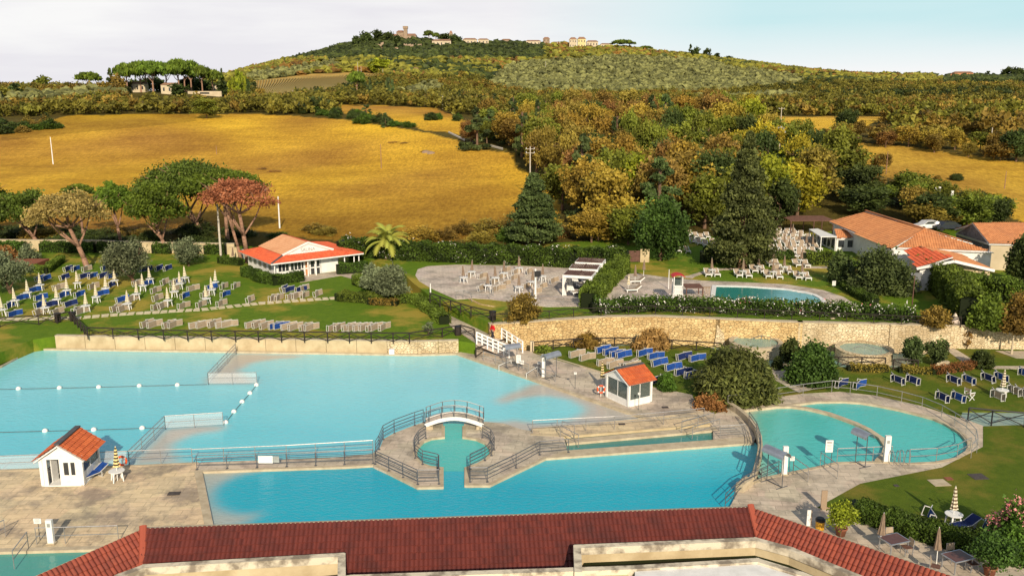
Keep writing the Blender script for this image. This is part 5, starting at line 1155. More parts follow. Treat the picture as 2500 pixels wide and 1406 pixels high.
hedge('hedge', [(828, 664), (892, 660)], ZL+.3, 1.2, 1.1, 'hedge', 'short clipped hedge between bathing house and grey shrubs', 130, 0, .10, rough=.05)
hedge('hedge', [(868, 690), (905, 702)], ZL+.3, 1.0, 1.0, 'hedgel', 'small hedge stub left of the grey shrubs', 130, 0, .10, rough=.05)
hedge('hedge', [(832, 732), (900, 738), (975, 738)], ZL, 1.6, .95, 'hedgel', 'low clipped hedge at the right end of the stepping stones', 130, 0, .10, rough=.05)
hedge('hedge', [(975, 738), (1012, 738), (1040, 755), (1066, 774), (1083, 790)], ZL, 1.3, .95, 'hedgel', 'low clipped hedge curving down beside the ramp path', 130, 0, .10, rough=.05)
hedge('hedge', [(905, 742), (965, 745)], ZL, 1.1, .6, 'autumn', 'low yellowish planting in front of the clipped hedge', 130, 0, .10, rough=.08)
hedge('hedge', [(80, 664), (110, 668), (150, 640)], ZL, .9, .9, 'hedgel', 'low clipped hedge around the raised bed at the left', 120, 0, .10, rough=.05)
for i, (a, b) in enumerate([(-60, 58), (104, 228), (243, 268), (280, 340), (378, 414), (505, 548)]):
    hedge('hedge', [(a, 614.5+.01*a), (b, 614.5+.012*b)], ZL, 1.0, 1.5, 'hedge', ORD[i]+' clipped hedge block from the left against the cream garden wall', 100, 0, .12, rough=.08)
hedge('hedge', [(1716, 640), (1815, 642)], ZT, 1.4, 1.7, 'dark', 'black green hedge behind the two light poles', 90, 0, .14)
hedge('hedge', [(1965, 644), (2024, 646)], ZT, 1.4, 1.6, 'hedgel', 'square hedge between the crowded loungers and the bushy tree', 110, 0, .12, rough=.05)
hedge('hedge', [(1880, 634), (1930, 632)], ZT, 1.2, 1.0, 'hedge', 'low hedge behind the loungers right of the tall cedar', 90, 0, .12)
hedge('hedge', [(2062, 704), (2090, 722), (2132, 744)], ZT, 1.1, .8, 'hedge', 'low dark hedge curving beside the small pool plaza', 120, 0, .10, rough=.06)
hedge('hedge', [(2090, 1258), (2160, 1280), (2260, 1312), (2400, 1345)], .02, 1.5, .85, 'hedge', 'feathery low hedge between the cafe tables and the lower lawn', 420, 0, .07, rough=.07)
hedge('hedge', [(2075, 903), (2160, 906)], .03, .9, .45, 'autumn', 'low brownish hedge in front of the dark fence by the tubs', 180, 0, .08)
hedge('hedge', [(2200, 908), (2262, 911)], .03, .9, .45, 'autumn', 'low brownish hedge below the two small trees', 180, 0, .08)
hedge('hedge', [(2275, 912), (2330, 905), (2390, 893)], .03, .9, .5, 'brush', 'low rusty hedge curving toward the trimmed ball bush', 180, 0, .08)
hedge('hedge', [(2345, 560), (2420, 540), (2600, 560)], None, 2.0, 1.5, 'yellow', 'yellow green scrub line below the right field', 50, 0, .2, zs=[2.6, 3.2, 3.0]) if False else None
# ---- palm
b = P(945, 633, ZT); o = empty('palm_tree', b, 'date palm with arching yellow green fronds behind the bathing house', 'palm'); rg = random.Random(4)
g = MB(); g.tube([(0, 0, -.2), (-.05, 0, .8), (0, 0, 1.7), (.05, 0, 2.3)], [.34, .26, .27, .38], 10); g.build('trunk', 'bark', o)
for i in range(46):
    a = rg.random()*6.283; el = R(rg.choice([70, 55, 40, 25, 10])+rg.uniform(-8, 8)); Lf = rg.uniform(3.3, 3.9); g = MB(); p = Vector((0, 0, 2.5)); k = 9; dirh = Vector((math.cos(a), math.sin(a), 0)); side_ = Vector((-math.sin(a), math.cos(a), 0)); q = p.copy(); ang = el
    for j in range(k):
        nx = q+(dirh*math.cos(ang)+Vector((0, 0, math.sin(ang))))*Lf/k; g.bar(q, nx, .05*(1-j/k)+.015)
        wl_ = .75*math.sin(math.pi*min(1, (j+1.3)/(k+1.5)))**.7
        for s in (-1, 1):
            for t in (0, .25, .5, .75):
                c0 = q.lerp(nx, t); tip = c0+side_*s*wl_*.85+(nx-q).normalized()*wl_*.5+Vector((0, 0, -.28*wl_)); e = (nx-q)*.16; g.add([c0-e, c0+e, tip], [(0, 1, 2)])
        q = nx; ang -= R(5.5+j*1.6)
    g.build('frond', 'palm', o)
g = MB(); 
for i in range(60):
    a = rg.random()*6.283; c_ = Vector((math.cos(a)*rg.uniform(.3, .9), math.sin(a)*rg.uniform(.3, .9), 2.1+rg.uniform(-.4, .3))); g.bar((0, 0, 2.3), c_, .05, w2=1.8)
M['dates'] = mat('orange_date_stalks', (.55, .22, .03), None, .8, 3, 0); g.build('fruit_stalks', 'dates', o)

# ---- individual trees of the wood and hedgerows (nearest, largest ones)
KN = {'oak': ('round', 'oak'), 'gold': ('round', 'gold'), 'rust': ('round', 'rust'), 'lime': ('round', 'lime'), 'yellow': ('round', 'yellow'), 'fir': ('conifer', 'fir'), 'dark': ('round', 'dark'), 'autumn': ('round', 'autumn'), 'hedgel': ('round', 'hedgel'), 'bolive': ('bush', 'cedar'), 'bgold': ('bush', 'gold'), 'bdark': ('bush', 'dark'), 'bbrush': ('bush', 'brush'), 'bhedge': ('bush', 'hedge'), 'bautumn': ('bush', 'autumn'), 'col': ('column', 'fir')}
DESC = {'oak': 'green leafy', 'gold': 'golden yellow leafy', 'rust': 'rusty brown', 'lime': 'bright lime green', 'yellow': 'yellow leaved', 'fir': 'dark pointed conifer', 'dark': 'dark green leafy', 'autumn': 'olive brown leafy', 'hedgel': 'fresh green leafy', 'bolive': 'olive green bushy', 'bgold': 'golden bushy', 'bdark': 'dark bushy', 'bbrush': 'reddish brown bushy', 'bhedge': 'green bushy', 'bautumn': 'brown green bushy', 'col': 'slim dark columnar'}
NT = [0]
def wtree(p, key, rx, h, where, group, n=5200, size=.36, sink=0):
    kind, m = KN[key]; v = rnd.randint(1, 3); bush = kind == 'bush'
    qr = max(1, round(rx*2))/2; qh = max(1, round(h))
    base = 0 if bush else (h*.16 if kind == 'round' else .3)
    tree_n = 'shrub' if bush and h < 3.5 else 'tree'
    nm = {'conifer': 'conifer_tree', 'column': 'cypress_tree'}.get(kind, 'shrub' if bush else 'broadleaf_tree')
    o = empty(nm, (p.x, p.y, p.z-.1), DESC[key]+' '+('shrub' if bush else 'tree')+' '+where, 'shrub' if bush else 'tree', group+', '+DESC[key], rnd.random()*6.28)
    c = link('crown', crown_mesh(kind, m, v, 3.0, 6.0, n, size*.56, 32), o)
    c.scale = (rx/3.0, rx/3.0, (h-base)/6.0); c.location = (0, 0, base)
    if not bush:
        k = ('wt', kind, v)
        if k not in LEAFV: LEAFV[k] = trunk_mb(1.0, .03, 4 if kind == 'round' else 0, .35, random.Random(v), top=.8).mesh('trunk', 'bark')
        t = link('trunk', LEAFV[k], o); t.scale = (h*.9, h*.9, h*.85)
    NT[0] += 1; return o
FLD = FIELDS+[VINE]
def infield(px, py): return any(bool(inpoly([px], [py], f)[0]) for f in FLD)
def scatter(poly, sp, pick, rx, h, where, group, Ymax=520, jit=.45, seed=1, avoid=True, mx=400, n=5200, size=.36):
    rg = random.Random(seed); W = [T(a, b) for a, b in poly]; W2 = [(p.x, p.y) for p in W]
    x0, x1 = min(a for a, _ in W2), max(a for a, _ in W2); y0, y1 = min(b for _, b in W2), max(b for _, b in W2); cnt = 0; row = 0; y = y0
    pts = []
    while y < y1:
        x = x0+(row % 2)*sp/2
        while x < x1:
            a, b_ = x+rg.uniform(-jit, jit)*sp, y+rg.uniform(-jit, jit)*sp
            if inpoly([a], [b_], W2)[0]:
                z = H(a, b_); px, py = proj(a, b_, z)
                if -160 < px < 2660 and not (avoid and infield(px, py)): pts.append((a, b_, z, px, py))
            x += sp
        y += sp*.87; row += 1
    for a, b_, z, px, py in pts[:mx]:
        key = pick(px, py, rg); s = rg.uniform(.62, 1.38); wtree(Vector((a, b_, z)), key, rx*s, h*rg.uniform(.72, 1.25)*(1.25 if key in ('fir', 'col') else 1), where, group, n, size)
def pk(*opts):
    ks = [o_[0] for o_ in opts]; ws = [o_[1] for o_ in opts]
    return lambda px, py, rg: rg.choices(ks, ws)[0]
def wood_pick(px, py, rg):
    if px < 1330: return rg.choices(['oak', 'gold', 'autumn', 'fir', 'rust'], [4, 2, 3, 2, 1])[0]
    if px < 1800: return rg.choices(['gold', 'rust', 'autumn', 'oak', 'fir', 'lime'], [2.6, 2.2, 5, 4.2, 1.2, .8])[0] if rg.random() > .12 else 'dark'
    if px < 2060: return rg.choices(['lime', 'yellow', 'oak', 'autumn', 'dark', 'gold'], [3, 2.2, 2, 1, 2, 1])[0]
    return rg.choices(['dark', 'hedgel', 'lime', 'oak', 'autumn'], [3, 3, 2, 2, 1])[0]
scatter([(1150, 330), (1300, 300), (1560, 300), (1700, 304), (1830, 310), (1845, 345), (1975, 400), (2060, 440), (2040, 520), (2010, 545), (1990, 560), (1890, 563), (1690, 560), (1540, 590), (1400, 592), (1372, 520), (1362, 470), (1300, 425), (1262, 400), (1250, 374), (1170, 362)], 8.2, wood_pick, 3.9, 10.2, 'in the autumn wood right of the golden field', 'trees of the autumn wood', seed=11)
scatter([(2055, 470), (2150, 472), (2350, 512), (2450, 538), (2440, 572), (2300, 570), (2200, 556), (2080, 520)], 6.0, lambda a, b, r: wood_pick(2200, 0, r), 3.4, 5.4, 'behind the restaurant roofs below the right field', 'trees behind the restaurant', seed=5)
scatter([(0, 565), (-60, 598), (300, 600), (620, 600), (620, 572), (420, 560)], 5.0, pk(('bdark', 5), ('bbrush', 1.2), ('bautumn', 2)), 2.9, 2.3, 'in the shady scrub behind the garden wall', 'scrub behind the garden wall', seed=6, avoid=False, n=3000, size=.34)
scatter([(640, 588), (620, 560), (700, 558), (860, 570), (850, 592)], 5.2, pk(('bautumn', 4), ('bhedge', 2)), 2.7, 1.8, 'behind the bathing house at the field edge', 'scrub behind the bathing house', seed=7, avoid=False, n=3000, size=.34)
scatter([(990, 586), (1100, 570), (1240, 545), (1370, 540), (1390, 596), (1240, 600), (1000, 598)], 5.4, pk(('bbrush', 2), ('bautumn', 4), ('bgold', 1), ('bhedge', 2)), 2.8, 3.0, 'in the scrub strip behind the white flowering hedge', 'scrub behind the flowering hedge', seed=8, avoid=False, n=3000, size=.34)
scatter([(1380, 560), (1560, 560), (1560, 600), (1380, 600)], 6, pk(('gold', 3), ('autumn', 2), ('oak', 2)), 3.6, 5.5, 'just behind the right end of the white flowering hedge', 'scrub behind the flowering hedge', seed=9, avoid=False)
scatter([(740, 276), (790, 268), (1005, 308), (1012, 322), (900, 306)], 7.5, pk(('bdark', 3), ('bhedge', 3), ('fir', 1.2)), 3.3, 3.8, 'in the hedgerow above the golden field', 'hedgerow above the golden field', seed=10, avoid=False, n=2200, size=.5)
scatter([(1046, 287), (1130, 292), (1128, 300), (1050, 296)], 7, pk(('bdark', 3), ('bhedge', 3)), 3.0, 3.0, 'in the small hedgerow between two upper fields', 'hedgerow between the upper fields', seed=12, avoid=False, n=2200, size=.5)
scatter([(-60, 335), (-60, 305), (110, 300), (158, 310), (100, 322)], 7, pk(('bdark', 3), ('bhedge', 2), ('bautumn', 2)), 3.4, 4.2, 'in the dark thicket at the left edge of the golden field', 'thicket at the left field edge', seed=13, avoid=False, n=2200, size=.5)
scatter([(1985, 338), (2100, 332), (2300, 352), (2460, 380), (2455, 396), (2290, 376), (2090, 352)], 7.5, pk(('autumn', 3), ('oak', 2), ('dark', 2), ('rust', 1), ('gold', 1)), 3.3, 5.0, 'in the hedgerow above the right field', 'hedgerow above the right field', seed=14, avoid=False, n=3000, size=.42)
print('WTREES', NT[0])
def single(px, py, key, rx, h, lb, cat='tree', **k):
    o = wtree(T(px, py), key, rx, h, '', 'x', **k); o['label'] = lb; del o['group']; return o
single(505, 290, 'oak', 6.0, 8.2, 'round dark tree standing alone at the top edge of the golden field')
single(1165, 366, 'fir', 5.2, 12.5, 'big layered conifer where the field track meets the wood')
single(1150, 352, 'rust', 3.0, 7.0, 'dark purple brown tree left of the big layered conifer')
single(1230, 352, 'fir', 4.0, 10.5, 'pale green conifer right of the big layered conifer')
single(1275, 350, 'fir', 3.6, 9.5, 'second pale conifer from the big layered one')
single(1900, 395, 'dark', 3.9, 9.8, 'black green tree behind the floodlight mast')
single(2065, 335, 'dark', 3.6, 8.5, 'dark tree rising from the hedgerow beside the upper right field')
single(2080, 405, 'autumn', 3.6, 4.6, 'brown green bush at the left end of the right field')
single(2148, 412, 'autumn', 2.3, 3.6, 'smaller bush right of the brown green one in the right field')
single(2335, 440, 'bdark', 1.8, 2.2, 'small dark bush on the strip crossing the right field', )
single(2288, 440, 'bautumn', 1.0, 1.5, 'tiny bush left of the small dark bush in the right field')
single(2480, 395, 'dark', 4.6, 8.0, 'dark tree at the right edge above the right field')
single(2350, 520, 'autumn', 3.0, 3.6, 'brownish tree at the lower corner of the right field')
single(1590, 330, 'fir', 4.2, 12.5, 'tallest dark conifer rising above the autumn wood')
single(1335, 585, 'bhedge', 1.6, 2.4, 'dark bush at the foot of the cedar behind the hedge')
single(1945, 540, 'yellow', 5.2, 10.5, 'bright yellow leaved tree above the crowded loungers')
single(1880, 520, 'lime', 5.0, 11, 'lime green tree right of the very tall cedar')
single(2090, 500, 'dark', 4.4, 7.5, 'dark leafy tree behind the peak of the restaurant roof')
single(1720, 560, 'oak', 4.2, 9.5, 'green tree left of the very tall cedar')
single(1690, 520, 'gold', 4.8, 10, 'golden tree behind the round glossy tree')
for i, (x, y) in enumerate([(640, 415), (670, 420), (415, 405), (960, 350), (1040, 372), (985, 352)]):
    single(x, y, 'bbrush', 2.2 if i < 3 else 2.0, 1.0, ['dry brush heap right of the tall pine crowns', 'dry brush tuft at the right of the pine crowns', 'dry brush seen over the tall dark pine', 'dry brush patch in the middle of the golden field', 'small brush patch lowest in the golden field', 'second dry brush patch in the golden field'][i], n=600)
# ================================================================ distant woods and groves (stuff)
def ico():
    import bmesh
    bm = bmesh.new(); bmesh.ops.create_icosphere(bm, subdivisions=2, radius=1.0); bm.verts.ensure_lookup_table()
    V = np.array([v.co[:] for v in bm.verts]); F = np.array([[v.index for v in f.verts] for f in bm.faces]); bm.free(); return V, F
IV, IF = ico(); RG = np.random.default_rng(77)
def blobs(P_, rx, h, rg, rough=.22):
    """many small crowns: lumpy, irregular, faceted"""
    n = len(P_); nv = len(IV); T_ = []
    for _ in range(12):
        r = 1+rg.normal(size=nv)*rough+.18*np.sin(IV@rg.normal(size=3)*3.5); T_.append(IV*r[:, None])
    T_ = np.array(T_); k = rg.integers(0, 12, n); a = rg.random(n)*6.283
    V = T_[k]; c, s = np.cos(a)[:, None], np.sin(a)[:, None]; x = V[..., 0]*c-V[..., 1]*s; y = V[..., 0]*s+V[..., 1]*c; z = V[..., 2]
    V = np.stack([x*rx[:, None], y*rx[:, None], z*h[:, None]*.5+h[:, None]*.45], -1)+P_[:, None, :]
    F = IF[None]+(np.arange(n)*nv)[:, None, None]
    fv = (rg.random(n)*.7)[:, None]+rg.random((n, len(IF)))*.35
    up = (T_[k][:, IF].mean(2)[..., 2]); fv = fv+up*.12
    return V.reshape(-1, 3), F.reshape(-1, 3), np.clip(fv, 0, 1).ravel()
def zone_pts(sp, Y0, Y1, keep, jit=.42, row=None, seed=3):
    rg = np.random.default_rng(seed); pts = []; xs = np.arange(-1150, 1500, sp); ys = np.arange(Y0, Y1, sp*.87)
    X, Y = np.meshgrid(xs, ys)
    if row: c, s = math.cos(row), math.sin(row); X, Y = (X-100)*c-(Y-1000)*s+100, (X-100)*s+(Y-1000)*c+1000
    X = X+rg.uniform(-jit, jit, X.shape)*sp; Y = Y+rg.uniform(-jit, jit, Y.shape)*sp; X, Y = X.ravel(), Y.ravel()
    k = (Y > Y0) & (np.abs(X/np.maximum(Y, 1)) < .64) & (Y < Y1); X, Y = X[k], Y[k]
    j = np.clip((np.log(Y)-LY0)/(LY1-LY0)*(NR-1), 0, NR-1.01); i = np.clip((X/Y-Q0)/(Q1-Q0)*(NC-1), 0, NC-1.01)
    a, b = j.astype(int), i.astype(int); f, g = j-a, i-b
    Z = HT[a, b]*(1-f)*(1-g)+HT[a+1, b]*f*(1-g)+HT[a, b+1]*(1-f)*g+HT[a+1, b+1]*f*g
    c = Y*CT-(Z-CH)*ST; px = 1250+FPX*X/c; py = 703+FPX*(-(Y*ST+(Z-CH)*CT))/c
    k = keep(px, py, X, Y); return np.stack([X, Y, Z], 1)[k], px[k], py[k]
OLIVES = [[(1180, 215), (1230, 165), (1330, 150), (1500, 140), (1720, 150), (1800, 170), (1950, 190), (1960, 215), (1750, 232), (1500, 240), (1300, 232)],
          [(590, 200), (620, 182), (820, 150), (850, 170), (760, 180), (640, 198)], [(-200, 262), (0, 245), (100, 232), (330, 224), (345, 240), (120, 262), (0, 272)],
          [(960, 235), (1060, 205), (1080, 235), (1000, 250)], [(1650, 250), (1900, 232), (2000, 245), (1800, 262)]]
TOWN = [(955, 1060, 90, 112), (868, 890, 100, 118), (1052, 1104, 104, 128), (1128, 1200, 100, 124), (1222, 1250, 98, 118), (1282, 1372, 104, 124), (1386, 1500, 104, 132), (1094, 1108, 90, 108), (922, 938, 120, 136), (960, 975, 120, 136), (1000, 1024, 172, 188), (1684, 1706, 132, 150), (1744, 1770, 144, 160), (2195, 2215, 184, 202), (2278, 2322, 184, 206), (2310, 2380, 174, 204), (2228, 2262, 184, 200), (640, 720, 236, 262), (975, 1015, 236, 252)]
CLEAR = [VINE, F_TWO, F_R1, F_R3, F_R4, F_MAIN, F_R2, [(330, 204), (550, 204), (575, 264), (300, 266)]]+[[(x0, y0-6), (x1, y0-6), (x1, y1-9), (x0, y1-9)] for x0, x1, y0, y1 in TOWN]
def inany(px, py, L_):
    k = np.zeros(px.shape, bool)
    for f in L_: k |= inpoly(px, py, f)
    return k
kw = lambda px, py, X, Y: ~inany(px, py, CLEAR) & ~inany(px+6*np.sin(X/30), py+2*np.sin(Y/25), OLIVES)
def stuffmesh(name, P_, rx, h, m, label, cat, seed, rough=.22):
    rg = np.random.default_rng(seed); n = len(P_); V, F, v = blobs(P_, rx*(.7+.6*rg.random(n)), h*(.7+.6*rg.random(n)), rg, rough)
    return tag(link(name, fastmesh(name, V, F, m, v)), label, cat, None, 'stuff')
def leafy(name, P_, rx, h, m, label, seed, nl=150, size=.75):
    rg = np.random.default_rng(seed); n = len(P_)
    if not n: return
    C = []
    for i in range(6): C.append(crown('round', np.random.default_rng(90+i), nl, 16))
    k = rg.integers(0, 6, n); pts = np.array([c[0] for c in C])[k]; v = np.array([c[1] for c in C])[k]; a = rg.random(n)*6.283
    r = rx*(.65+.7*rg.random(n)); hh = h*(.65+.7*rg.random(n)); c, s = np.cos(a)[:, None], np.sin(a)[:, None]
    x = (pts[..., 0]*c-pts[..., 1]*s)*r[:, None]; y = (pts[..., 0]*s+pts[..., 1]*c)*r[:, None]; z = pts[..., 2]*hh[:, None]
    Q = np.stack([x, y, z], -1)+P_[:, None, :]; vv = np.clip(v*.8+(rg.random(n)*.5-.2)[:, None], 0, 1).ravel()
    V, F, vv = leaves(Q.reshape(-1, 3), vv, size, rg, up=.5); return tag(link(name, fastmesh(name, V, F, m, vv)), label, 'trees', None, 'stuff')
wp, wx, wy = zone_pts(7.6, 230, 1750, lambda px, py, X, Y: kw(px, py, X, Y) & ((Y > 385) | ((px > 2165) & (py < 345))))
print('WOOD', len(wp))
rg = np.random.default_rng(1); tone = vnoise(wp[:, 0], wp[:, 1], 60)+rg.normal(size=len(wp))*.35; dark_top = (wy < 150) & (wx > 690) & (wx < 1330) | (wx > 2300) & (wy < 215)
for nm, k, m, lb in (('dark_wood', dark_top | (tone < -.75), 'dark', 'dark evergreen trees scattered over the hill and its crest'), ('green_wood', ~dark_top & (tone >= -.75) & (tone < .35), 'farg', 'olive green trees covering the far slopes'), ('brown_wood', ~dark_top & (tone >= .35) & (tone < .75), 'farb', 'brownish autumn trees mixed into the far slopes'), ('bright_wood', ~dark_top & (tone >= .75), 'farl', 'lighter yellow green trees on the far slopes')):
    if nm == 'dark_wood':
        leafm('farg', (.095, .092, .014), (.28, .25, .038)); leafm('farb', (.17, .105, .022), (.35, .22, .042)); leafm('farl', (.12, .130, .018), (.31, .295, .040)); leafm('faro', (.085, .092, .030), (.27, .265, .092))
    q = wp[k]; f_ = q[:, 1] > 900; qf = q[f_]; sz = 4.0+qf[:, 1]*.0004; stuffmesh(nm, qf, sz, sz*1.3, m, lb, 'trees', 5, .3)
    qn = q[~f_]; leafy(nm.replace('wood', 'slope_trees'), qn, 4.2+0*qn[:, 1], 6.0, m, lb.replace('far', 'middle').replace('scattered', 'spread low'), 8)
op, _, _ = zone_pts(8.8, 480, 1700, lambda px, py, X, Y: inany(px+6*np.sin(X/30), py+2*np.sin(Y/25), OLIVES) & ~inany(px, py, CLEAR), jit=.14, row=.5)
stuffmesh('olive_grove', op, 3.2+0*op[:, 1], 4.6+0*op[:, 1], 'faro', 'grey green olive groves planted in rows on the hillside', 'trees', 6, .28)
# vine rows
mb = MB(); e1, e2 = T(612, 238), T(800, 234); t1, t2 = T(608, 203), T(930, 181)
for k in range(46):
    f = k/45; a = T(612+(790-612)*f*1.0, 238-2*f); b = T(606+(932-606)*f, 200-19*f)
    q = [a.lerp(b, i/14) for i in range(15)]; q = [Vector((p.x, p.y, H(p.x, p.y)+.5)) for p in q]
    for p1_, p2_ in zip(q[:-1], q[1:]): mb.bar(p1_, p2_, 1.0, 1.1)
tag(mb.build('vine_rows', 'farv' if 'farv' in M else 'houser'), 'rows of vines on the sloping vineyard below the hill', 'vines', None, 'stuff')
M['vine'] = mat('vine_leaves', (.27, .21, .055), (.38, .26, .07), .9, .5, 0)
bpy.data.objects['vine_rows'].data.materials[0] = M['vine']
def TF(px, py):
    for k in range(30):
        p = T(px, py+k)
        if p.y < 1560: return p
    return p
# ---- single far trees on the knoll and along the skyline
def ftree(px, py, key, w_, h_, lb, Y=None, grp=None, tr=None, cyp=False):
    """foot at (px,py) of the photo, w_ and h_ in photo pixels at that depth"""
    p = TF(px, py) if Y is None else Vector(((px-1250)/FPX*depth(Vector((0, Y, zy(Y, py)))), Y, zy(Y, py)))
    if Y is not None: p.z = min(p.z, H(p.x, p.y)+0.0) if H(p.x, p.y) < p.z else p.z
    s = depth(p)/FPX
    o = empty({'umbrella': 'pine_tree', 'column': 'cypress_tree', 'conifer': 'conifer_tree'}.get(key[0], 'broadleaf_tree'), p, lb, 'tree', grp, rnd.random()*6)
    rx, h = w_*s/2, h_*s
    if key[0] == 'umbrella':
        c = link('crown', crown_mesh('umbrella', key[1], rnd.randint(1, 2), 8.0, 5.0, 2600, .75, 60), o); c.scale = (rx/8, rx/8, h*.62/5); c.location = (0, 0, h*.50)
        k = ('ut',)
        if k not in LEAFV: LEAFV[k] = trunk_mb(1, .03, 5, .35, random.Random(2), top=.85).mesh('trunk', 'pinebark')
        t = link('trunk', LEAFV[k], o); t.scale = (h*.9, h*.9, h)
    else:
        c = link('crown', crown_mesh(key[0], key[1], rnd.randint(1, 2), 3.0, 8.0, 900, .6, 40), o); c.scale = (rx/3, rx/3, h/8)
        mb = MB(); mb.bar((0, 0, -.3), (0, 0, h*.4), rx*.12+.1, n=5); mb.build('trunk', 'bark', o)
    return o
KP = T(430, 232); KY = KP.y
gk = 'umbrella pines on the villa knoll'
for i, (x, w_, h_, dy) in enumerate([(312, 62, 66, 0), (345, 66, 70, -2), (375, 64, 74, 2), (408, 60, 68, -1), (438, 66, 76, 1), (468, 60, 70, -2), (495, 56, 62, 2), (520, 50, 52, 0), (358, 50, 64, -3), (452, 50, 66, -3)]):
    ftree(x, 228+dy, ('umbrella', 'pine'), w_, h_, 'umbrella pine over the villa on the left knoll, '+ORD[i]+' of the clump', grp=gk)
for i, (x, w_, h_) in enumerate([(325, 34, 30), (352, 36, 32), (385, 40, 34), (455, 40, 34), (480, 40, 34), (505, 34, 30)]): ftree(x, 224, ('round', 'dark'), w_, h_, 'dark undergrowth tree behind the villa pines, '+ORD[i]+' from the left', grp='dark trees behind the villa')
ftree(218, 226, ('umbrella', 'pine'), 56, 46, 'lone umbrella pine left of the villa knoll'); ftree(103, 226, ('round', 'oak'), 36, 40, 'pale round tree on the far left skyline'); ftree(38, 240, ('conifer', 'fir'), 44, 42, 'pointed dark conifer at the far left skyline')
ftree(272, 222, ('conifer', 'dark'), 26, 56, 'thin bare cedar beside the villa pines'); ftree(290, 232, ('round', 'autumn'), 34, 48, 'brownish round tree left of the villa'); ftree(437, 236, ('round', 'dark'), 38, 32, 'dark round tree in front of the villa'); ftree(545, 236, ('round', 'dark'), 34, 40, 'dark tree at the right end of the villa knoll'); ftree(333, 190, ('column', 'dark'), 5, 42, 'slim dark cypress behind the villa pines'); ftree(543, 215, ('column', 'dark'), 5, 52, 'slim dark cypress at the right end of the villa pines')
for i, (x, h_, w_) in enumerate([(563, 52, 12), (574, 62, 13), (583, 70, 14), (592, 74, 14), (600, 64, 12), (608, 58, 10), (570, 48, 12)]): ftree(x, 244+(i % 3), ('column', 'lime' if i < 5 else 'dark'), w_, h_, 'tall slim cypress of the dense clump right of the villa, '+ORD[i]+' planted', grp='cypress clump')
for i, (x, y, w_, h_) in enumerate([(905, 250, 10, 50), (898, 246, 8, 36), (948, 250, 11, 66), (959, 252, 9, 54)]): ftree(x, y, ('column', 'fir'), w_, h_, ['first', 'second', 'third', 'fourth'][i]+' slim cypress from the left beside the second golden field')
ftree(872, 235, ('umbrella', 'pine'), 46, 54, 'round headed pine at the lower right of the vineyard'); ftree(923, 180, ('round', 'lime'), 54, 38, 'bright round tree above the vineyard'); ftree(1128, 196, ('round', 'autumn'), 30, 22, 'brown tree in the middle of the slope')
ftree(1520, 110, ('umbrella', 'pine'), 58, 24, 'wide umbrella pine on the crest right of the village'); ftree(1576, 112, ('umbrella', 'pine'), 32, 16, 'smaller umbrella pine on the crest right of the village'); ftree(1047, 104, ('umbrella', 'pined'), 26, 26, 'umbrella pine right of the castle'); ftree(1065, 104, ('umbrella', 'pined'), 18, 22, 'small umbrella pine further right of the castle')
for i, (x, y, w_, h_) in enumerate([(893, 112, 32, 34), (925, 108, 30, 34), (950, 108, 26, 30), (968, 112, 26, 24), (1088, 106, 34, 24), (1110, 112, 34, 26), (870, 118, 22, 30)]): ftree(x, y, ('round', 'dark'), w_, h_, 'black green tree on the castle crest, '+ORD[i]+' of the row', grp='crest trees')
for i, (x, y, w_, h_) in enumerate([(1685, 142, 16, 32), (1698, 144, 18, 28), (1724, 146, 20, 26), (1750, 148, 24, 22), (1778, 152, 22, 16), (2000, 196, 18, 22), (2035, 192, 26, 18), (2180, 192, 20, 16), (2458, 190, 30, 28), (2410, 190, 20, 22), (2482, 195, 30, 30)]): ftree(x, y, ('round' if i % 3 else 'conifer', 'dark'), w_, h_, 'dark tree on the right skyline, '+ORD[i]+' from the left', grp='right skyline trees')
for i, x in enumerate([806, 811, 816]): ftree(x, 112, ('column', 'dark'), 4, 16, ['left', 'middle', 'right'][i]+' of three tiny cypresses on the crest left of the castle')
ftree(1608, 275, ('column', 'fir'), 8, 44, 'slim cypress in the autumn wood beside the tallest conifer'); 
# ---- distant buildings
def house(name, px, py, w_, d_, h_, label, wall='housew', roof='houser', rise=.25, nwin=3, rz=0.0, floors=1, chim=False, flat=False):
    p = TF(px, py); s = depth(p)/FPX; W, Hh, Dd = w_*s, h_*s, d_*s; o = empty(name, (p.x, p.y, p.z-.5), label, 'building', rz=rz)
    g = MB(); g.box((0, Dd/2, -2), W, Dd, Hh+2.5); g.build('wall', wall, o)
    if not flat:
        g = MB(); e = W*.03; r_ = Hh*rise; z0 = Hh+.55; g.add([(-W/2-e, -e, z0), (W/2+e, -e, z0), (W/2+e, Dd+e, z0), (-W/2-e, Dd+e, z0), (-W/2+Dd*.3, Dd/2, z0+r_), (W/2-Dd*.3, Dd/2, z0+r_)], [(0, 1, 5, 4), (1, 2, 5), (2, 3, 4, 5), (3, 0, 4), (3, 2, 1, 0)]); g.build('roof', roof, o)
    for f in range(floors):
        for k in range(nwin):
            g = MB(); x = -W/2+W*(k+.5)/nwin; zz = .5+Hh*(f+.35)/floors; g.box((x, -.04, zz), W/nwin*.28, .1, Hh/floors*.38); g.build('window', 'glassd', o)
    return o
house('villa', 330, 226, 50, 22, 20, 'cream villa half hidden under the umbrella pines on the knoll', nwin=4)
house('villa', 415, 231, 42, 20, 22, 'cream outbuilding right of the villa under the pines', nwin=3)
house('farm_wall', 500, 234, 82, 4, 10, 'long cream wall on the right side of the pine knoll', nwin=1, flat=True)
house('chapel', 530, 228, 20, 12, 18, 'small gabled cream building at the right end of the knoll wall', nwin=2)
house('house', 282, 232, 20, 14, 12, 'pale little building left of the villa', nwin=2)
house('barn', 682, 252, 62, 16, 11, 'low white shed below the vineyard', 'white', 'white', .1, 4); house('van', 708, 254, 11, 5, 8, 'small white red box building right of the low shed', 'white', 'red', .1, 1)
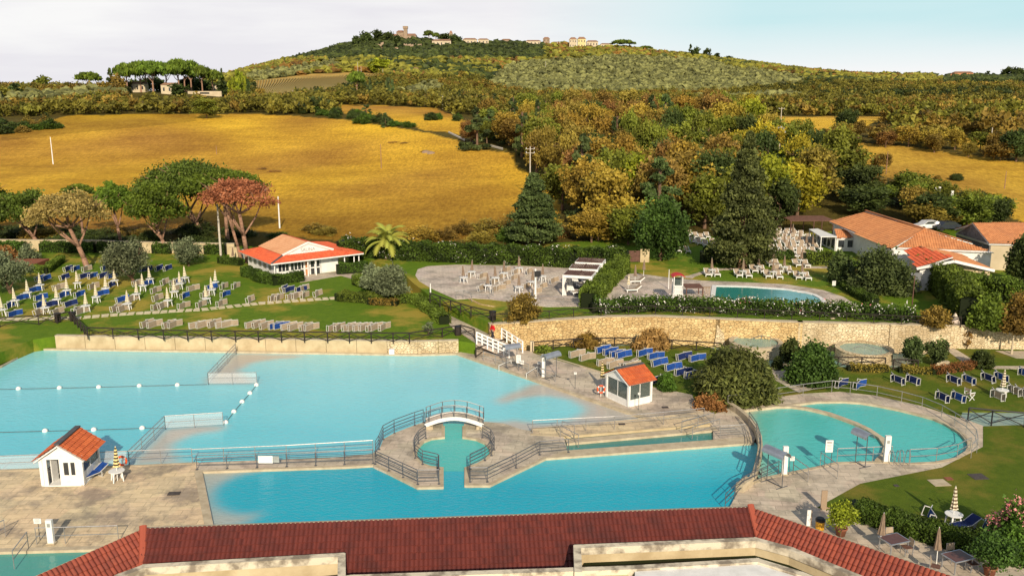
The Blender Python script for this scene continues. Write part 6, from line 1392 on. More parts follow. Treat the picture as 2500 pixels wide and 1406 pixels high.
house('house', 1012, 178, 20, 12, 8, 'small white house alone in the middle of the green slope', 'white', 'houser', .5, 2)
p = T(1008, 250); o = empty('road_sign', p, 'small white blue board beside the road above the second field', 'sign'); MB().bar((0, 0, 0), (0, 0, 2), .15).build('post', 'pole', o); MB().box((0, 0, 1.8), 2.2, .1, 1.8).build('board', 'white', o)
# castle
p = TF(990, 98); s = depth(p)/FPX; o = empty('castle', p, 'stone castle with square battlemented tower on the hilltop', 'building')
g = MB(); tw = 9*s; g.box((0, 4, -6), tw, tw, 6+37*s); g.build('tower', 'castle', o)
g = MB(); tz = 31*s; g.box((0, 4, tz), tw*1.28, tw*1.28, 3.4*s)
for i in range(4):
    for j in range(4):
        if i in (0, 3) or j in (0, 3): g.box((-tw*.56+i*tw*.373, 4-tw*.56+j*tw*.373, tz+3.4*s), tw*.2, tw*.2, 2.4*s)
g.build('battlements', 'castle', o)
def hb(o, x, y, w_, d_, h_, rf=True, nm='wall', mt='castle'):
    g = MB(); g.box((x, y+d_/2, -8), w_, d_, h_+8); g.build(nm, mt, o)
    if rf: g = MB(); g.add([(x-w_/2-.6, y-.6, h_), (x+w_/2+.6, y-.6, h_), (x+w_/2+.6, y+d_+.6, h_), (x-w_/2-.6, y+d_+.6, h_), (x-w_/2+2, y+d_/2, h_+3.2), (x+w_/2-2, y+d_/2, h_+3.2)], [(0, 1, 5, 4), (1, 2, 5), (2, 3, 4, 5), (3, 0, 4), (3, 2, 1, 0)]); g.build('roof', 'houser', o)
hb(o, -14*s, 6, 18*s, 14, 23*s); hb(o, 13*s, 2, 26*s, 12, 15*s); hb(o, 34*s, -2, 26*s, 10, 8*s, False); hb(o, -28*s, 2, 18*s, 10, 14*s)
for x, z in ((-12, 14), (-18, 14), (8, 9), (16, 9)): g = MB(); g.box((x*s, 1.5 if x > 0 else 5.8, z*s), 1.4*s, .4, 2.5*s); g.build('window', 'dark', o)
for px, py, w_, d_, h_, wl_, nw, fl, lb in [
    (878, 108, 16, 10, 14, 'castle', 2, 1, 'stone house at the left end of the castle crest'), (930, 128, 9, 6, 9, 'castle', 1, 1, 'tiny stone hut on the slope below the castle'), (967, 128, 11, 6, 9, 'housew', 1, 1, 'tiny pale hut on the slope below the castle'),
    (1078, 116, 46, 16, 15, 'housew', 5, 1, 'long cream house just right of the castle slope'), (1101, 102, 8, 8, 24, 'castle', 1, 1, 'narrow grey bell tower on the crest'),
    (1147, 112, 34, 16, 14, 'housew', 4, 1, 'broad brownish house right of the bell tower'), (1180, 108, 26, 14, 12, 'housew', 3, 1, 'cream house with double roof on the crest'), (1236, 108, 24, 14, 12, 'castle', 3, 1, 'brown village house in the middle of the crest'),
    (1302, 113, 36, 14, 11, 'housew', 4, 1, 'low wide village house left of the brown tower house'), (1334, 112, 16, 12, 16, 'castle', 2, 2, 'tall brown village house near the middle right'), (1358, 114, 20, 12, 9, 'housew', 2, 1, 'small pale village house left of the yellow block'),
    (1399, 118, 18, 14, 20, 'housew', 3, 2, 'white arcaded village block'), (1420, 118, 20, 14, 21, 'yelw', 3, 2, 'bright yellow village block'), (1446, 116, 28, 14, 13, 'housew', 4, 1, 'long cream house right of the yellow block'), (1480, 114, 28, 14, 10, 'housew', 3, 1, 'low end house of the village row'),
    (1695, 140, 20, 12, 12, 'housew', 2, 1, 'pale house among dark trees on the right shoulder'), (1757, 152, 22, 10, 5, 'housew', 2, 1, 'low pale house on the right shoulder'), (2205, 192, 14, 10, 7, 'housew', 1, 1, 'small pale house on the far right ridge'), (2300, 196, 40, 12, 8, 'housew', 4, 1, 'long pale farm on the far right ridge'),
    (2352, 186, 46, 14, 14, 'ochre', 4, 2, 'large orange farmhouse on the far right ridge'), (2325, 188, 22, 12, 10, 'ochre', 2, 1, 'smaller orange annex left of the farmhouse'), (2245, 192, 30, 10, 6, 'housew', 2, 1, 'low house left of the orange farmhouse'), (1990, 192, 30, 8, 5, 'ochre', 2, 1, 'low orange house where the hill meets the right ridge')]:
    if wl_ == 'yelw' and 'yelw' not in M: M['yelw'] = mat('yellow_plaster', (.68, .58, .28), None, .9, .3, 0)
    house('bell_tower' if 'bell' in lb else 'village_house', px, py, w_, d_, h_, lb, wl_, nwin=nw, floors=fl)
for i, (px, py, w_, h_) in enumerate([(880, 128, 30, 10), (1000, 122, 22, 16), (935, 118, 26, 14), (1022, 122, 16, 14)]):
    p = TF(px, py); s = depth(p)/FPX; g = MB(); rg_ = random.Random(i)
    for _ in range(9): x = rg_.uniform(-.5, .5)*w_*s; g.hexa([(x-3, 0, -4), (x+3, 0, -4), (x+3, 5, -4), (x-3, 5, -4)], [(x-2+rg_.uniform(-1, 1), 1, h_*s*rg_.uniform(.4, 1)), (x+2, 1, h_*s*rg_.uniform(.4, 1)), (x+2, 4, h_*s*.6), (x-2, 4, h_*s*.6)])
    q = g.build('rock_outcrop', 'castle'); q.location = p; tag(q, ['grey rock ledge left of the castle hill', 'rock face right under the castle tower', 'rock face left under the castle', 'rocky step below the right castle wall'][i], 'rock')
# ---- poles
def pole(px, py, top, label, arms=0, m='pole', z=None, r=.14, lamp=None, name='utility_pole', lean=0, px2=None):
    p = T(px, py) if z is None else P(px, py, z); h = zy(p.y, top)-p.z; dx = 0 if px2 is None else (px2-px)/FPX*depth(p)-0*h
    o = empty(name, p, label, 'pole'); g = MB(); g.bar((0, 0, -.3), (dx*0, 0, h), r*2.2, n=8, w2=.65); g.build('shaft', m, o)
    for k in range(arms):
        g = MB(); g.bar((-.9, 0, h-.5-.8*k), (.9, 0, h-.5-.8*k), .09); g.build('crossarm', m, o)
        for x in (-.8, 0, .8): g = MB(); g.bar((x, 0, h-.45-.8*k), (x, 0, h-.2-.8*k), .12, n=6); g.build('insulator', 'plastic', o)
    return o, h
pole(130, 402, 335, 'white pole standing in the left part of the golden field', m='white'); pole(683, 558, 480, 'white and dark pole at the lower edge of the golden field', m='white', r=.13); pole(931, 412, 352, 'thin brown pole in the middle of the golden field', m='pinebark', r=.1); pole(529, 378, 356, 'thin pole tip over the tall dark pine', m='pinebark', r=.1)
pole(1294, 478, 358, 'concrete pole with crossarms at the corner of field and wood', 2); pole(2417, 366, 312, 'concrete pole at the edge of the right field', 0, r=.15); pole(1905, 318, 262, 'concrete pole above the autumn wood at the upper field', 1); pole(2163, 426, 370, 'thin brown pole crossing the strip in the right field', m='pinebark', r=.09); pole(2452, 462, 418, 'dark thin pole at the right edge of the right field', m='pinebark', r=.09)
for i, (x, y, t_) in enumerate([(1081, 266, 235), (1122, 272, 250), (1143, 222, 208), (1218, 250, 228), (1396, 268, 242), (1609, 270, 246), (1144, 165, 144), (1332, 172, 150), (874, 182, 152), (882, 182, 163), (935, 188, 168), (1011, 226, 212), (1489, 168, 156), (715, 236, 222)]):
    pole(x, y, t_, 'distant pale pole on the slope, '+ORD[i]+' of the scattered line', 1 if i in (3, 4, 5) else 0, r=.22)
pole(540, 636, 498, 'thick pale concrete pole between the dead rusty pine trunks', 0, z=ZL, r=.16); 
pole(1307, 731, 656, 'white lamp column on the round plaza', 0, 'white', ZT, .13, name='lamp_column')
q = MB().box((0, 0, 0), .7, .35, .6).build('loudspeaker', 'black'); q.location = P(1311, 731, ZT)+Vector((.05, -.1, 3.0-.4)); tag(q, 'black box speaker fixed to the white column on the plaza', 'speaker')
pole(1735, 640, 605, 'left of two thin grey posts in front of the black hedge', 0, 'steel', ZT, .05); pole(1753, 640, 612, 'right of two thin grey posts in front of the black hedge', 0, 'steel', ZT, .05)
pole(2224, 772, 672, 'rusty brown slanting mast left of the tall hedge', 0, 'slat', ZT, .06); pole(2469, 865, 808, 'pale shower post at the right edge beside the wall', 0, 'coping', 0, .10, name='shower_post'); pole(1632, 706, 658, 'thin white post left of the lifeguard tower', 0, 'white', ZT, .05)
pole(1051, 717, 692, 'short white post at the left tip of the plaza', 0, 'white', ZT, .08)
o, h = pole(1899, 422, 312, 'floodlight mast with round lamp heads in front of the black tree', 0)
for k, (x, z) in enumerate([(-.5, -.1), (.5, -.1), (-.9, -.9), (.9, -.9), (0, .1)]):
    g = MB(); g.bar((x, -.3, h+z), (x, .1, h+z), .5, n=10, w2=.5); g.build('floodlight', 'silver', o)
g = MB(); g.bar((-.9, 0, h-.85), (.9, 0, h-.85), .1); g.bar((-.5, 0, h-.2), (.5, 0, h-.2), .1); g.build('crossarm', 'pole', o)
g = MB(); pr_ = [Vector((P(x, y, ZT).x, 0, 0)) for x, y in ((0, 0),)]
# white banners near the restaurant
for x, w_, hh, lb in ((2284, 1.0, 2.0, 'white banner sheet standing behind the restaurant roofs'), (2320, .45, 1.3, 'narrow white panel right of the white banner')):
    p = T(x, 520); q = MB().box((0, 0, 1.4), w_, .08, hh).build('white_banner', 'white'); q.location = p+Vector((0, 0, 1.2)); tag(q, lb, 'banner')
# road pieces
for a_, b_, lb in (((1095, 325), (1135, 345), 0), ((1195, 358), (1228, 366), 0)):
    p, q = T(*a_), T(*b_); n_ = Vector((0, 2.2, 0)); g = MB(); g.hexa([p-n_*.5, q-n_*.5, q+n_*.5, p+n_*.5], [p-n_*.5+Vector((0, 0, .4)), q-n_*.5+Vector((0, 0, .4)), q+n_*.5+Vector((0, 0, .5)), p+n_*.5+Vector((0, 0, .5))]); struct('country_road', g, 'pole')
p = T(1045, 375)
for i, (x, y) in enumerate([(1040, 373), (1052, 376)]):
    g = MB(); g.lathe([(1.3, -.2), (1.1, .35), (.4, .6)], 7); q = g.build('field_stones', 'castle'); q.location = T(x, y); tag(q, ['left', 'right'][i]+' stone heap in the middle of the golden field', 'stones')
# ================================================================ loungers, parasols, tables and other furniture
def lounger_proto(color, name='sun_lounger', pillow=False):
    o = empty(name, (0, 0, 0), 'x', 'sun lounger')
    L_, W_, Hh = 1.9, .66, .36
    g = MB()
    for y in (-W_/2, W_/2): g.bar((-L_/2, y, Hh), (L_*.15, y, Hh), .04); g.bar((L_*.15, y, Hh), (L_/2, y, Hh+.34), .04)
    for x, z in ((-L_/2, Hh), (L_*.15, Hh), (L_/2, Hh+.34)): g.bar((x, -W_/2, z), (x, W_/2, z), .04)
    g.build('frame', 'lframe', o)
    g = MB(); g.hexa([(-L_/2+.03, -W_/2+.03, Hh), (L_*.15, -W_/2+.03, Hh), (L_*.15, W_/2-.03, Hh), (-L_/2+.03, W_/2-.03, Hh)], [(-L_/2+.03, -W_/2+.03, Hh+.03), (L_*.15, -W_/2+.03, Hh+.03), (L_*.15, W_/2-.03, Hh+.03), (-L_/2+.03, W_/2-.03, Hh+.03)]); g.build('seat', color, o)
    a = L_*.15+.02; g = MB(); g.hexa([(a, -W_/2+.03, Hh), (L_/2, -W_/2+.03, Hh+.34), (L_/2, W_/2-.03, Hh+.34), (a, W_/2-.03, Hh)], [(a, -W_/2+.03, Hh+.03), (L_/2, -W_/2+.03, Hh+.37), (L_/2, W_/2-.03, Hh+.37), (a, W_/2-.03, Hh+.03)]); g.build('backrest', color, o)
    for x in (-L_/2+.12, L_*.22):
        g = MB(); g.bar((x, -W_/2, 0), (x, -W_/2, Hh), .05); g.bar((x, W_/2, 0), (x, W_/2, Hh), .05); g.bar((x, -W_/2, .02), (x, W_/2, .02), .05); g.build('leg', 'lframe', o)
    if pillow: g = MB(); g.box((L_*.38, 0, Hh+.19), .2, .5, .06); g.build('headrest', color, o)
    kids(o); return o
def relax_proto():
    """moulded white lounger with taupe fabric and raised back"""
    o = empty('sun_lounger', (0, 0, 0), 'x', 'sun lounger'); g = MB()
    for y in (-.35, .35): g.bar((-.95, y, .30), (.25, y, .30), .07, .12); g.bar((.25, y, .30), (.8, y, .72), .07, .10)
    g.bar((-.95, -.35, .30), (-.95, .35, .30), .10, .12); g.build('frame', 'plastic', o)
    for x in (-.9, .3):
        for y in (-.34, .34): g = MB(); g.bar((x, y, 0), (x, y, .3), .08); g.build('leg', 'plastic', o)
    g = MB(); g.hexa([(-.88, -.30, .33), (.25, -.30, .33), (.25, .30, .33), (-.88, .30, .33)], [(-.88, -.30, .37), (.25, -.30, .37), (.25, .30, .37), (-.88, .30, .37)]); g.build('seat', 'beige', o)
    g = MB(); g.hexa([(.25, -.30, .34), (.8, -.30, .76), (.8, .30, .76), (.25, .30, .34)], [(.22, -.30, .38), (.77, -.30, .80), (.77, .30, .80), (.22, .30, .38)]); g.build('backrest', 'beige', o)
    kids(o); return o
PR = {c: lounger_proto(c) for c in ('blue', 'navy', 'beige')}; PR['relax'] = relax_proto(); USED = set()
def place(key, loc, label, group, mtx=None, rz=0.0, name=None):
    if key in USED: o = copy_tree(PR[key])
    else: o = PR[key]; USED.add(key)
    o.matrix_world = Matrix.Translation(loc) @ (mtx if mtx is not None else Matrix.Rotation(rz, 4, 'Z'))
    if label: o['label'] = label
    o['group'] = group; return o
PR_OBJ = dict(PR)
def tipped(phi, lean=0.0, flip=False):
    c, s = math.cos(phi), math.sin(phi); X_ = Vector((c, s, 0)); Z_ = Vector((s, -c, 0)); Y_ = Vector((0, 0, 1))
    m = Matrix((X_, Y_, Z_)).transposed().to_4x4(); return Matrix.Translation((0, 0, .33)) @ m @ Matrix.Scale(.92, 4) @ Matrix.Rotation(lean, 4, 'X')
CN = {'blue': 'blue', 'navy': 'navy', 'beige': 'beige'}
def rowset(items, z, where, group, phi=62, jit=14, fl=False):
    items = sorted(items, key=lambda t: t[0]); rg = random.Random(len(items)*7+int(items[0][0])); cnt = {}
    tot = {}
    for it in items: tot[it[2]] = tot.get(it[2], 0)+1
    for px, py, c in items:
        i = cnt.get(c, 0); cnt[c] = i+1; b = P(px, py, z)
        pos_ = (ORD[i]+' '+CN[c]+' from left in' if tot[c] > 1 else 'only '+CN[c]+' one in')
        w_ = R(phi+rg.uniform(-jit, jit))+math.atan2(-b.x, b.y); place(c, b, CN[c]+' sun lounger, '+pos_+' '+where, group, tipped(w_, R(rg.uniform(-12, 4))))
g1 = 'sun loungers tipped on their sides on the left lawn'
B_, N_, E_ = 'blue', 'navy', 'beige'
rowset([(160, 662, N_), (178, 661, B_), (206, 661, E_), (251, 660, B_), (272, 661, N_), (305, 661, E_), (340, 661, B_), (352, 661, N_), (382, 661, N_), (403, 660, N_)], ZL, 'the rearmost lawn row', g1)
rowset([(92, 686, B_), (106, 685, B_), (151, 683, N_), (200, 679, N_), (220, 678, B_), (246, 678, N_), (268, 678, B_)], ZL, 'the second lawn row from behind', g1)
rowset([(78, 712, B_), (138, 707, E_), (222, 704, E_), (264, 702, N_), (330, 697, E_), (355, 696, B_), (396, 695, E_), (420, 694, E_), (430, 693, B_), (569, 703, E_), (540, 704, E_), (466, 709, E_)], ZL, 'the third lawn row from behind', g1)
rowset([(46, 732, B_), (93, 731, B_), (147, 726, B_), (187, 724, B_), (243, 721, B_), (374, 714, E_), (419, 711, E_), (510, 707, B_)], ZL, 'the middle lawn row', g1)
rowset([(16, 752, B_), (91, 750, B_), (117, 749, N_), (165, 748, N_), (293, 737, B_), (317, 735, E_), (378, 733, E_), (444, 728, B_), (494, 725, E_), (543, 723, B_), (604, 738, E_)], ZL, 'the lawn row before the last', g1)
rowset([(29, 771, B_), (88, 769, E_), (133, 768, E_), (179, 764, E_), (192, 765, E_), (277, 759, E_), (294, 759, E_), (377, 754, E_), (391, 753, E_), (442, 751, E_), (484, 749, E_), (534, 746, E_)], ZL, 'the row just above the stepping stones', g1)
rowset([(687, 712, N_), (699, 712, N_), (728, 711, N_), (736, 709, E_), (661, 733, E_), (674, 732, E_), (705, 729, E_), (719, 727, E_), (737, 726, E_), (769, 723, E_)], ZL, 'the cluster before the bathing house', g1)
rowset([(352, 797, E_), (371, 797, E_), (406, 798, E_), (420, 797, E_)], ZL, 'the left group of the front row', g1, 46)
rowset([(477, 799, E_), (492, 798, E_), (517, 796, E_), (541, 798, E_), (555, 796, E_)], ZL, 'the second group of the front row', g1, 46)
rowset([(612, 798, E_), (625, 798, E_), (644, 800, E_), (668, 800, B_), (682, 800, B_), (700, 803, E_), (715, 803, E_), (740, 804, E_), (754, 804, E_)], ZL, 'the third group of the front row', g1, 50)
rowset([(808, 805, E_), (821, 805, E_), (845, 805, E_), (857, 804, E_), (873, 805, E_), (885, 804, E_), (900, 805, E_), (911, 804, E_), (931, 803, E_)], ZL, 'the right group of the front row', g1, 58)
for x, lb in ((188, 'leaning behind the pale pine trunk at the cream wall'), (209, 'left one leaning at the cream wall behind the lawn'), (218, 'right one leaning at the cream wall behind the lawn')): place('blue', P(x, 616, ZL), 'blue sun lounger '+lb, 'loungers against the garden wall', tipped(R(8)))
g2 = 'sun loungers on the grass between the creek and the deck'
rowset([(1402, 869, E_), (1427, 876, E_), (1471, 888, E_), (1494, 895, E_), (1536, 897, E_), (1465, 859, B_), (1483, 863, B_), (1500, 869, B_), (1515, 872, B_)], .03, 'the left half of the creek lawn', g2, 50, 5)
rowset([(1566, 866, B_), (1594, 873, B_), (1602, 891, B_), (1636, 902, B_), (1660, 912, N_), (1684, 919, N_), (1662, 876, N_), (1695, 879, B_), (1604, 931, N_)], .03, 'the right half of the creek lawn', g2, 50, 6)
g3 = 'sun loungers on the lawn behind the oval pool'
rowset([(2044, 941, N_), (2088, 944, B_)], .03, 'the pair left of the oval lawn', g3, 78, 4)
rowset([(2182, 936, N_), (2219, 935, N_), (2318, 936, N_), (2355, 935, B_), (2402, 931, N_), (2434, 929, B_), (2492, 918, B_)], .03, 'the rear row above the oval pool', g3, 138, 4)
rowset([(2290, 977, N_), (2329, 977, B_), (2425, 973, E_), (2466, 962, E_), (2481, 966, E_), (2498, 971, E_)], .03, 'the front row above the oval pool', g3, 136, 4)
for (x, y, c, a, t, lb) in [(2256, 1264, 'blue', 82, 0, 'blue sun lounger tipped up left of the white table on the lower lawn'), (2388, 1296, 'blue', 80, 0, 'blue sun lounger tipped up right of the white table on the lower lawn'), (2352, 1292, 'navy', 20, 1, 'navy sun lounger lying flat behind the hedge on the lower lawn')]:
    if t: place(c, P(x, y, .03), lb, 'sun loungers on the lower lawn', rz=R(a))
    else: place(c, P(x, y, .03), lb, 'sun loungers on the lower lawn', tipped(R(a), R(14)))
place('blue', P(228, 1166, .01), 'blue lounger standing at the right wall of the near white hut', 'loungers by the huts', rz=R(60))
place('beige', P(1532, 893, .03), 'beige lounger lying flat behind the orange hut roof', 'loungers by the huts', rz=R(10))
# moulded loungers on the terrace, foot end towards the camera
def relax(px, py, label, group='moulded loungers by the small pool', a=90, z=ZT+.02): place('relax', P(px, py, z), label, group, rz=R(a+rnd.uniform(-4, 4)))
for i, (x, y) in enumerate([(1727, 672), (1748, 672), (1801, 674), (1825, 675), (1873, 676), (1900, 678), (1946, 679), (1969, 681)]): relax(x, y, 'white moulded lounger with beige cloth, '+ORD[i]+' from left in the front terrace row')
for i, (x, y) in enumerate([(1839, 663), (1860, 664), (1899, 664), (1926, 666)]): relax(x, y, 'white moulded lounger with beige cloth, '+ORD[i]+' from left in the second terrace row')
for i, (x, y) in enumerate([(1879, 648), (1895, 649), (1944, 649), (1967, 650)]): relax(x, y, 'white moulded lounger with beige cloth, '+ORD[i]+' from left in the third terrace row')
rg = random.Random(8); k = 0
for r_, y in enumerate([569, 576, 584, 592, 600, 609, 618, 627]):
    x0 = [1882, 1884, 1880, 1876, 1880, 1884, 1896, 1900][r_]; x1 = [1945, 1962, 1975, 1990, 1998, 1998, 1996, 1975][r_]; x = x0
    while x < x1:
        if not (px_dup := False): relax(x, y, 'cream lounger in the crowded rows between the tall cedar and the restaurant', 'crowded loungers behind the cedar', 90+rg.uniform(-10, 10))
        x += rg.uniform(15, 21)
for i, (x, y) in enumerate([(1684, 575), (1698, 580), (1712, 584), (1726, 580), (1690, 592), (1706, 596), (1722, 600), (1740, 596)]): relax(x, y, 'cream lounger in the shaded cluster left of the tall cedar', 'loungers left of the cedar')
relax(1655, 614, 'white lounger peeking out under the round glossy tree'); relax(1677, 616, 'lone white lounger right of the round glossy tree'); relax(1897, 546, 'white lounger alone on the dry grass behind the crowd')
relax(1556, 691, 'white lounger under the right taupe parasol on the small pool plaza', a=10); relax(1547, 712, 'white lounger nearer the hedge on the small pool plaza', a=10)
for i, (x, y) in enumerate([(1415, 718), (1428, 700), (1440, 690)]): relax(x, y, 'white lounger inside the '+['nearest', 'middle', 'farthest'][i]+' cabana', 'loungers in the cabanas', a=20)
g4 = 'folded loungers on the round plaza'
rowset([(1142, 676, E_), (1171, 678, E_), (1198, 694, E_), (1217, 682, E_), (1246, 684, E_), (1228, 698, E_), (1254, 669, E_), (1284, 669, E_)], ZT+.04, 'the rear half of the round plaza', g4, 72, 8)
rowset([(1171, 709, E_), (1202, 712, E_), (1214, 708, E_), (1281, 703, E_), (1317, 706, E_), (1345, 691, E_), (1302, 716, E_), (1229, 664, E_)], ZT+.04, 'the front half of the round plaza', g4, 65, 8)
# parasols (closed) and white tables
def parasol_proto(m, h=2.1):
    o = empty('parasol', (0, 0, 0), 'x', 'parasol'); g = MB(); g.bar((0, 0, 0), (0, 0, h), .05, n=8); g.build('pole', 'plastic', o)
    g = MB(); g.lathe([(.03, h+.05), (.08, h-.1), (.13, h*.72), (.21, h*.47), (.24, h*.44), (.05, h*.42)], 14, fold=.25); g.build('canopy', m, o)
    g = MB(); g.bar((0, 0, h), (0, 0, h+.12), .03, n=6); g.build('finial', 'plastic', o); kids(o); return o
PR['p1'] = parasol_proto('stripe'); PR['p2'] = parasol_proto('taupe'); PR['p3'] = parasol_proto('stripe2', 2.35); PR['p4'] = parasol_proto('stripe3', 2.3)
def table_proto():
    o = empty('plastic_table', (0, 0, 0), 'x', 'table'); g = MB(); g.lathe([(.45, .66), (.50, .68), (.50, .71), (.46, .72)], 20); g.build('tabletop', 'plastic', o)
    for i in range(4):
        a = .785+i*1.571; g = MB(); g.bar((.34*math.cos(a), .34*math.sin(a), .68), (.44*math.cos(a), .44*math.sin(a), 0), .09, w2=.7); g.build('leg', 'plastic', o)
    kids(o); return o
PR['tb'] = table_proto()
def umb(px, py, z, key, lb, group='closed striped parasols on the left lawn', tb=True, s=1.0):
    b = P(px, py, z); o = place(key, b, lb[0], group, Matrix.Rotation(R(rnd.uniform(-2.5, 2.5)), 4, 'Y') @ Matrix.Rotation(rnd.random()*6, 4, 'Z') @ Matrix.Scale(s, 4))
    if tb: place('tb', b, lb[1], group.replace('parasols', 'parasol tables'), rz=rnd.random())
    return o
rows = [('rear', [(99, 709), (190, 704), (281, 698), (367, 694), (453, 691), (526, 702)]), ('second', [(69, 728), (165, 722), (259, 717), (350, 711), (440, 706), (518, 721)]),
        ('third', [(38, 748), (140, 745), (236, 739), (334, 732), (427, 726), (505, 743)]), ('front', [(6, 771), (111, 766), (211, 761), (312, 756), (411, 748)])]
for rn, lst in rows:
    for i, (x, y) in enumerate(lst): umb(x, y, ZL, 'p1', ('closed yellow white striped parasol, '+ORD[i]+' from left in the '+rn+' parasol row', 'round white table under the '+ORD[i]+' striped parasol from left, '+rn+' row'))
for i, (x, y) in enumerate([(1132, 691), (1152, 677), (1191, 711), (1210, 692), (1231, 680), (1268, 667), (1267, 715), (1300, 702), (1324, 688)]):
    umb(x, y, ZT+.03, 'p2', ('closed taupe parasol on the round plaza, '+ORD[i]+' from the left', 'white table under the '+ORD[i]+' taupe parasol from left on the plaza'), 'taupe parasols on the round plaza')
for i, (x, y, t) in enumerate([(1738, 672, 1), (1813, 675, 1), (1850, 663, 1), (1887, 677, 1), (1914, 665, 1), (1958, 680, 1), (1888, 646, 0), (1955, 647, 1)]):
    umb(x, y, ZT+.02, 'p2', ('closed taupe parasol between terrace loungers, '+ORD[i]+' counted from the left front', 'white table of the '+ORD[i]+' terrace parasol from the left front'), 'taupe parasols on the terrace lawn', bool(t))
for i, (x, y) in enumerate([(1892, 596), (1915, 606), (1925, 622), (1950, 600), (1968, 608), (1984, 612), (1935, 582)]): umb(x, y, ZT, 'p2', ('closed brown parasol among the crowded loungers behind the cedar', ''), 'brown parasols in the crowd', False)
umb(1550, 692, ZT+.03, 'p2', ('closed taupe parasol left on the small pool plaza', ''), 'taupe parasols on the small plaza', False); umb(1571, 676, ZT+.03, 'p2', ('closed taupe parasol right on the small pool plaza', ''), 'taupe parasols on the small plaza', False)
umb(1533, 712, ZT+.03, 'p1', ('closed striped parasol beside the hedge on the small pool plaza', ''), 'striped parasols on the small plaza', False, .9)
umb(287, 1173, .01, 'p4', ('closed black and yellow striped parasol beside the near white hut', 'white plastic table under the black and yellow parasol'), 'deck parasols')
umb(1471, 948, .01, 'p4', ('closed dark striped parasol behind the orange roofed hut', ''), 'deck parasols', False)
umb(2445, 971, .03, 'p3', ('closed brown cream parasol on the lawn at the right edge', 'white plastic table under the brown cream parasol at right'), 'parasols on the right lawns')
umb(2326, 1281, .03, 'p3', ('closed brown cream parasol on the lower right lawn', 'white plastic table under the parasol on the lower lawn'), 'parasols on the right lawns')
umb(2146, 1340, .03, 'p2', ('closed taupe parasol at the left cafe table', ''), 'cafe parasols', False); umb(2286, 1378, .03, 'p2', ('closed taupe parasol at the right cafe table', ''), 'cafe parasols', False)
umb(569, 640, ZL, 'p2', ('closed pale parasol between the pine trunks and the bathing house', ''), 'lone parasol', False)
# cafe tables and chairs
M['tabletop'] = mat('brown_table_top', (.13, .055, .045), None, .35, 3, 0)
for (x, y), lb in (((2180, 1345), 'left'), ((2335, 1388), 'right')):
    b = P(x, y, .03); o = empty('cafe_table', b, lb+' square brown cafe table with steel frame at the lower right', 'table', rz=.35)
    g = MB(); g.box((0, 0, .72), 1.25, .95, .04); g.build('tabletop', 'tabletop', o); g = MB()
    for p_, q_ in (((-.65, -.5), (.65, -.5)), ((.65, -.5), (.65, .5)), ((.65, .5), (-.65, .5)), ((-.65, .5), (-.65, -.5))): g.bar((*p_, .74), (*q_, .74), .05)
    g.build('rim', 'silver', o)
    for sx_ in (-.58, .58):
        for sy_ in (-.43, .43): MB().bar((sx_, sy_, 0), (sx_, sy_, .72), .05).build('leg', 'silver', o)
def chair_proto():
    o = empty('cafe_chair', (0, 0, 0), 'x', 'chair')
    MB().box((0, 0, .43), .46, .46, .03).build('seat', 'slat', o); g = MB(); g.hexa([(-.23, .2, .55), (.23, .2, .55), (.23, .23, .55), (-.23, .23, .55)], [(-.23, .28, .9), (.23, .28, .9), (.23, .31, .9), (-.23, .31, .9)]); g.build('backrest', 'beige', o)
    for x in (-.22, .22):
        for y in (-.22, .22): MB().bar((x, y, 0), (x, y+(.06 if y > 0 else 0), .9 if y > 0 else .45), .035).build('leg', 'silver', o)
    kids(o); return o
PR['ch'] = chair_proto()
for i, (x, y, a) in enumerate([(2212, 1352, -80), (2175, 1328, 10), (2372, 1392, -80), (2325, 1368, 10), (2282, 1400, 60)]): place('ch', P(x, y, .03), 'metal chair with beige back at the cafe tables, '+ORD[i]+' clockwise from the left table', 'cafe chairs', rz=R(a))
b = P(2366, 975, .03); o = empty('director_chair', b, 'white folding director chair on the lawn behind the oval pool', 'chair', rz=.4)
g = MB()
for y in (-.25, .25): g.bar((-.28, y, 0), (.28, y, .5), .05); g.bar((.28, y, 0), (-.28, y, .5), .05); 
g.build('cross_legs', 'plastic', o); g = MB()
for y in (-.28, .28): g.bar((-.28, y, .65), (.28, y, .65), .06); g.bar((-.26, y, .45), (-.28, y, 1.0), .05)
g.build('armrest', 'plastic', o); MB().box((0, 0, .47), .5, .5, .03).build('seat', 'beige', o); MB().box((-.28, 0, .75), .03, .5, .25).build('backrest', 'beige', o)
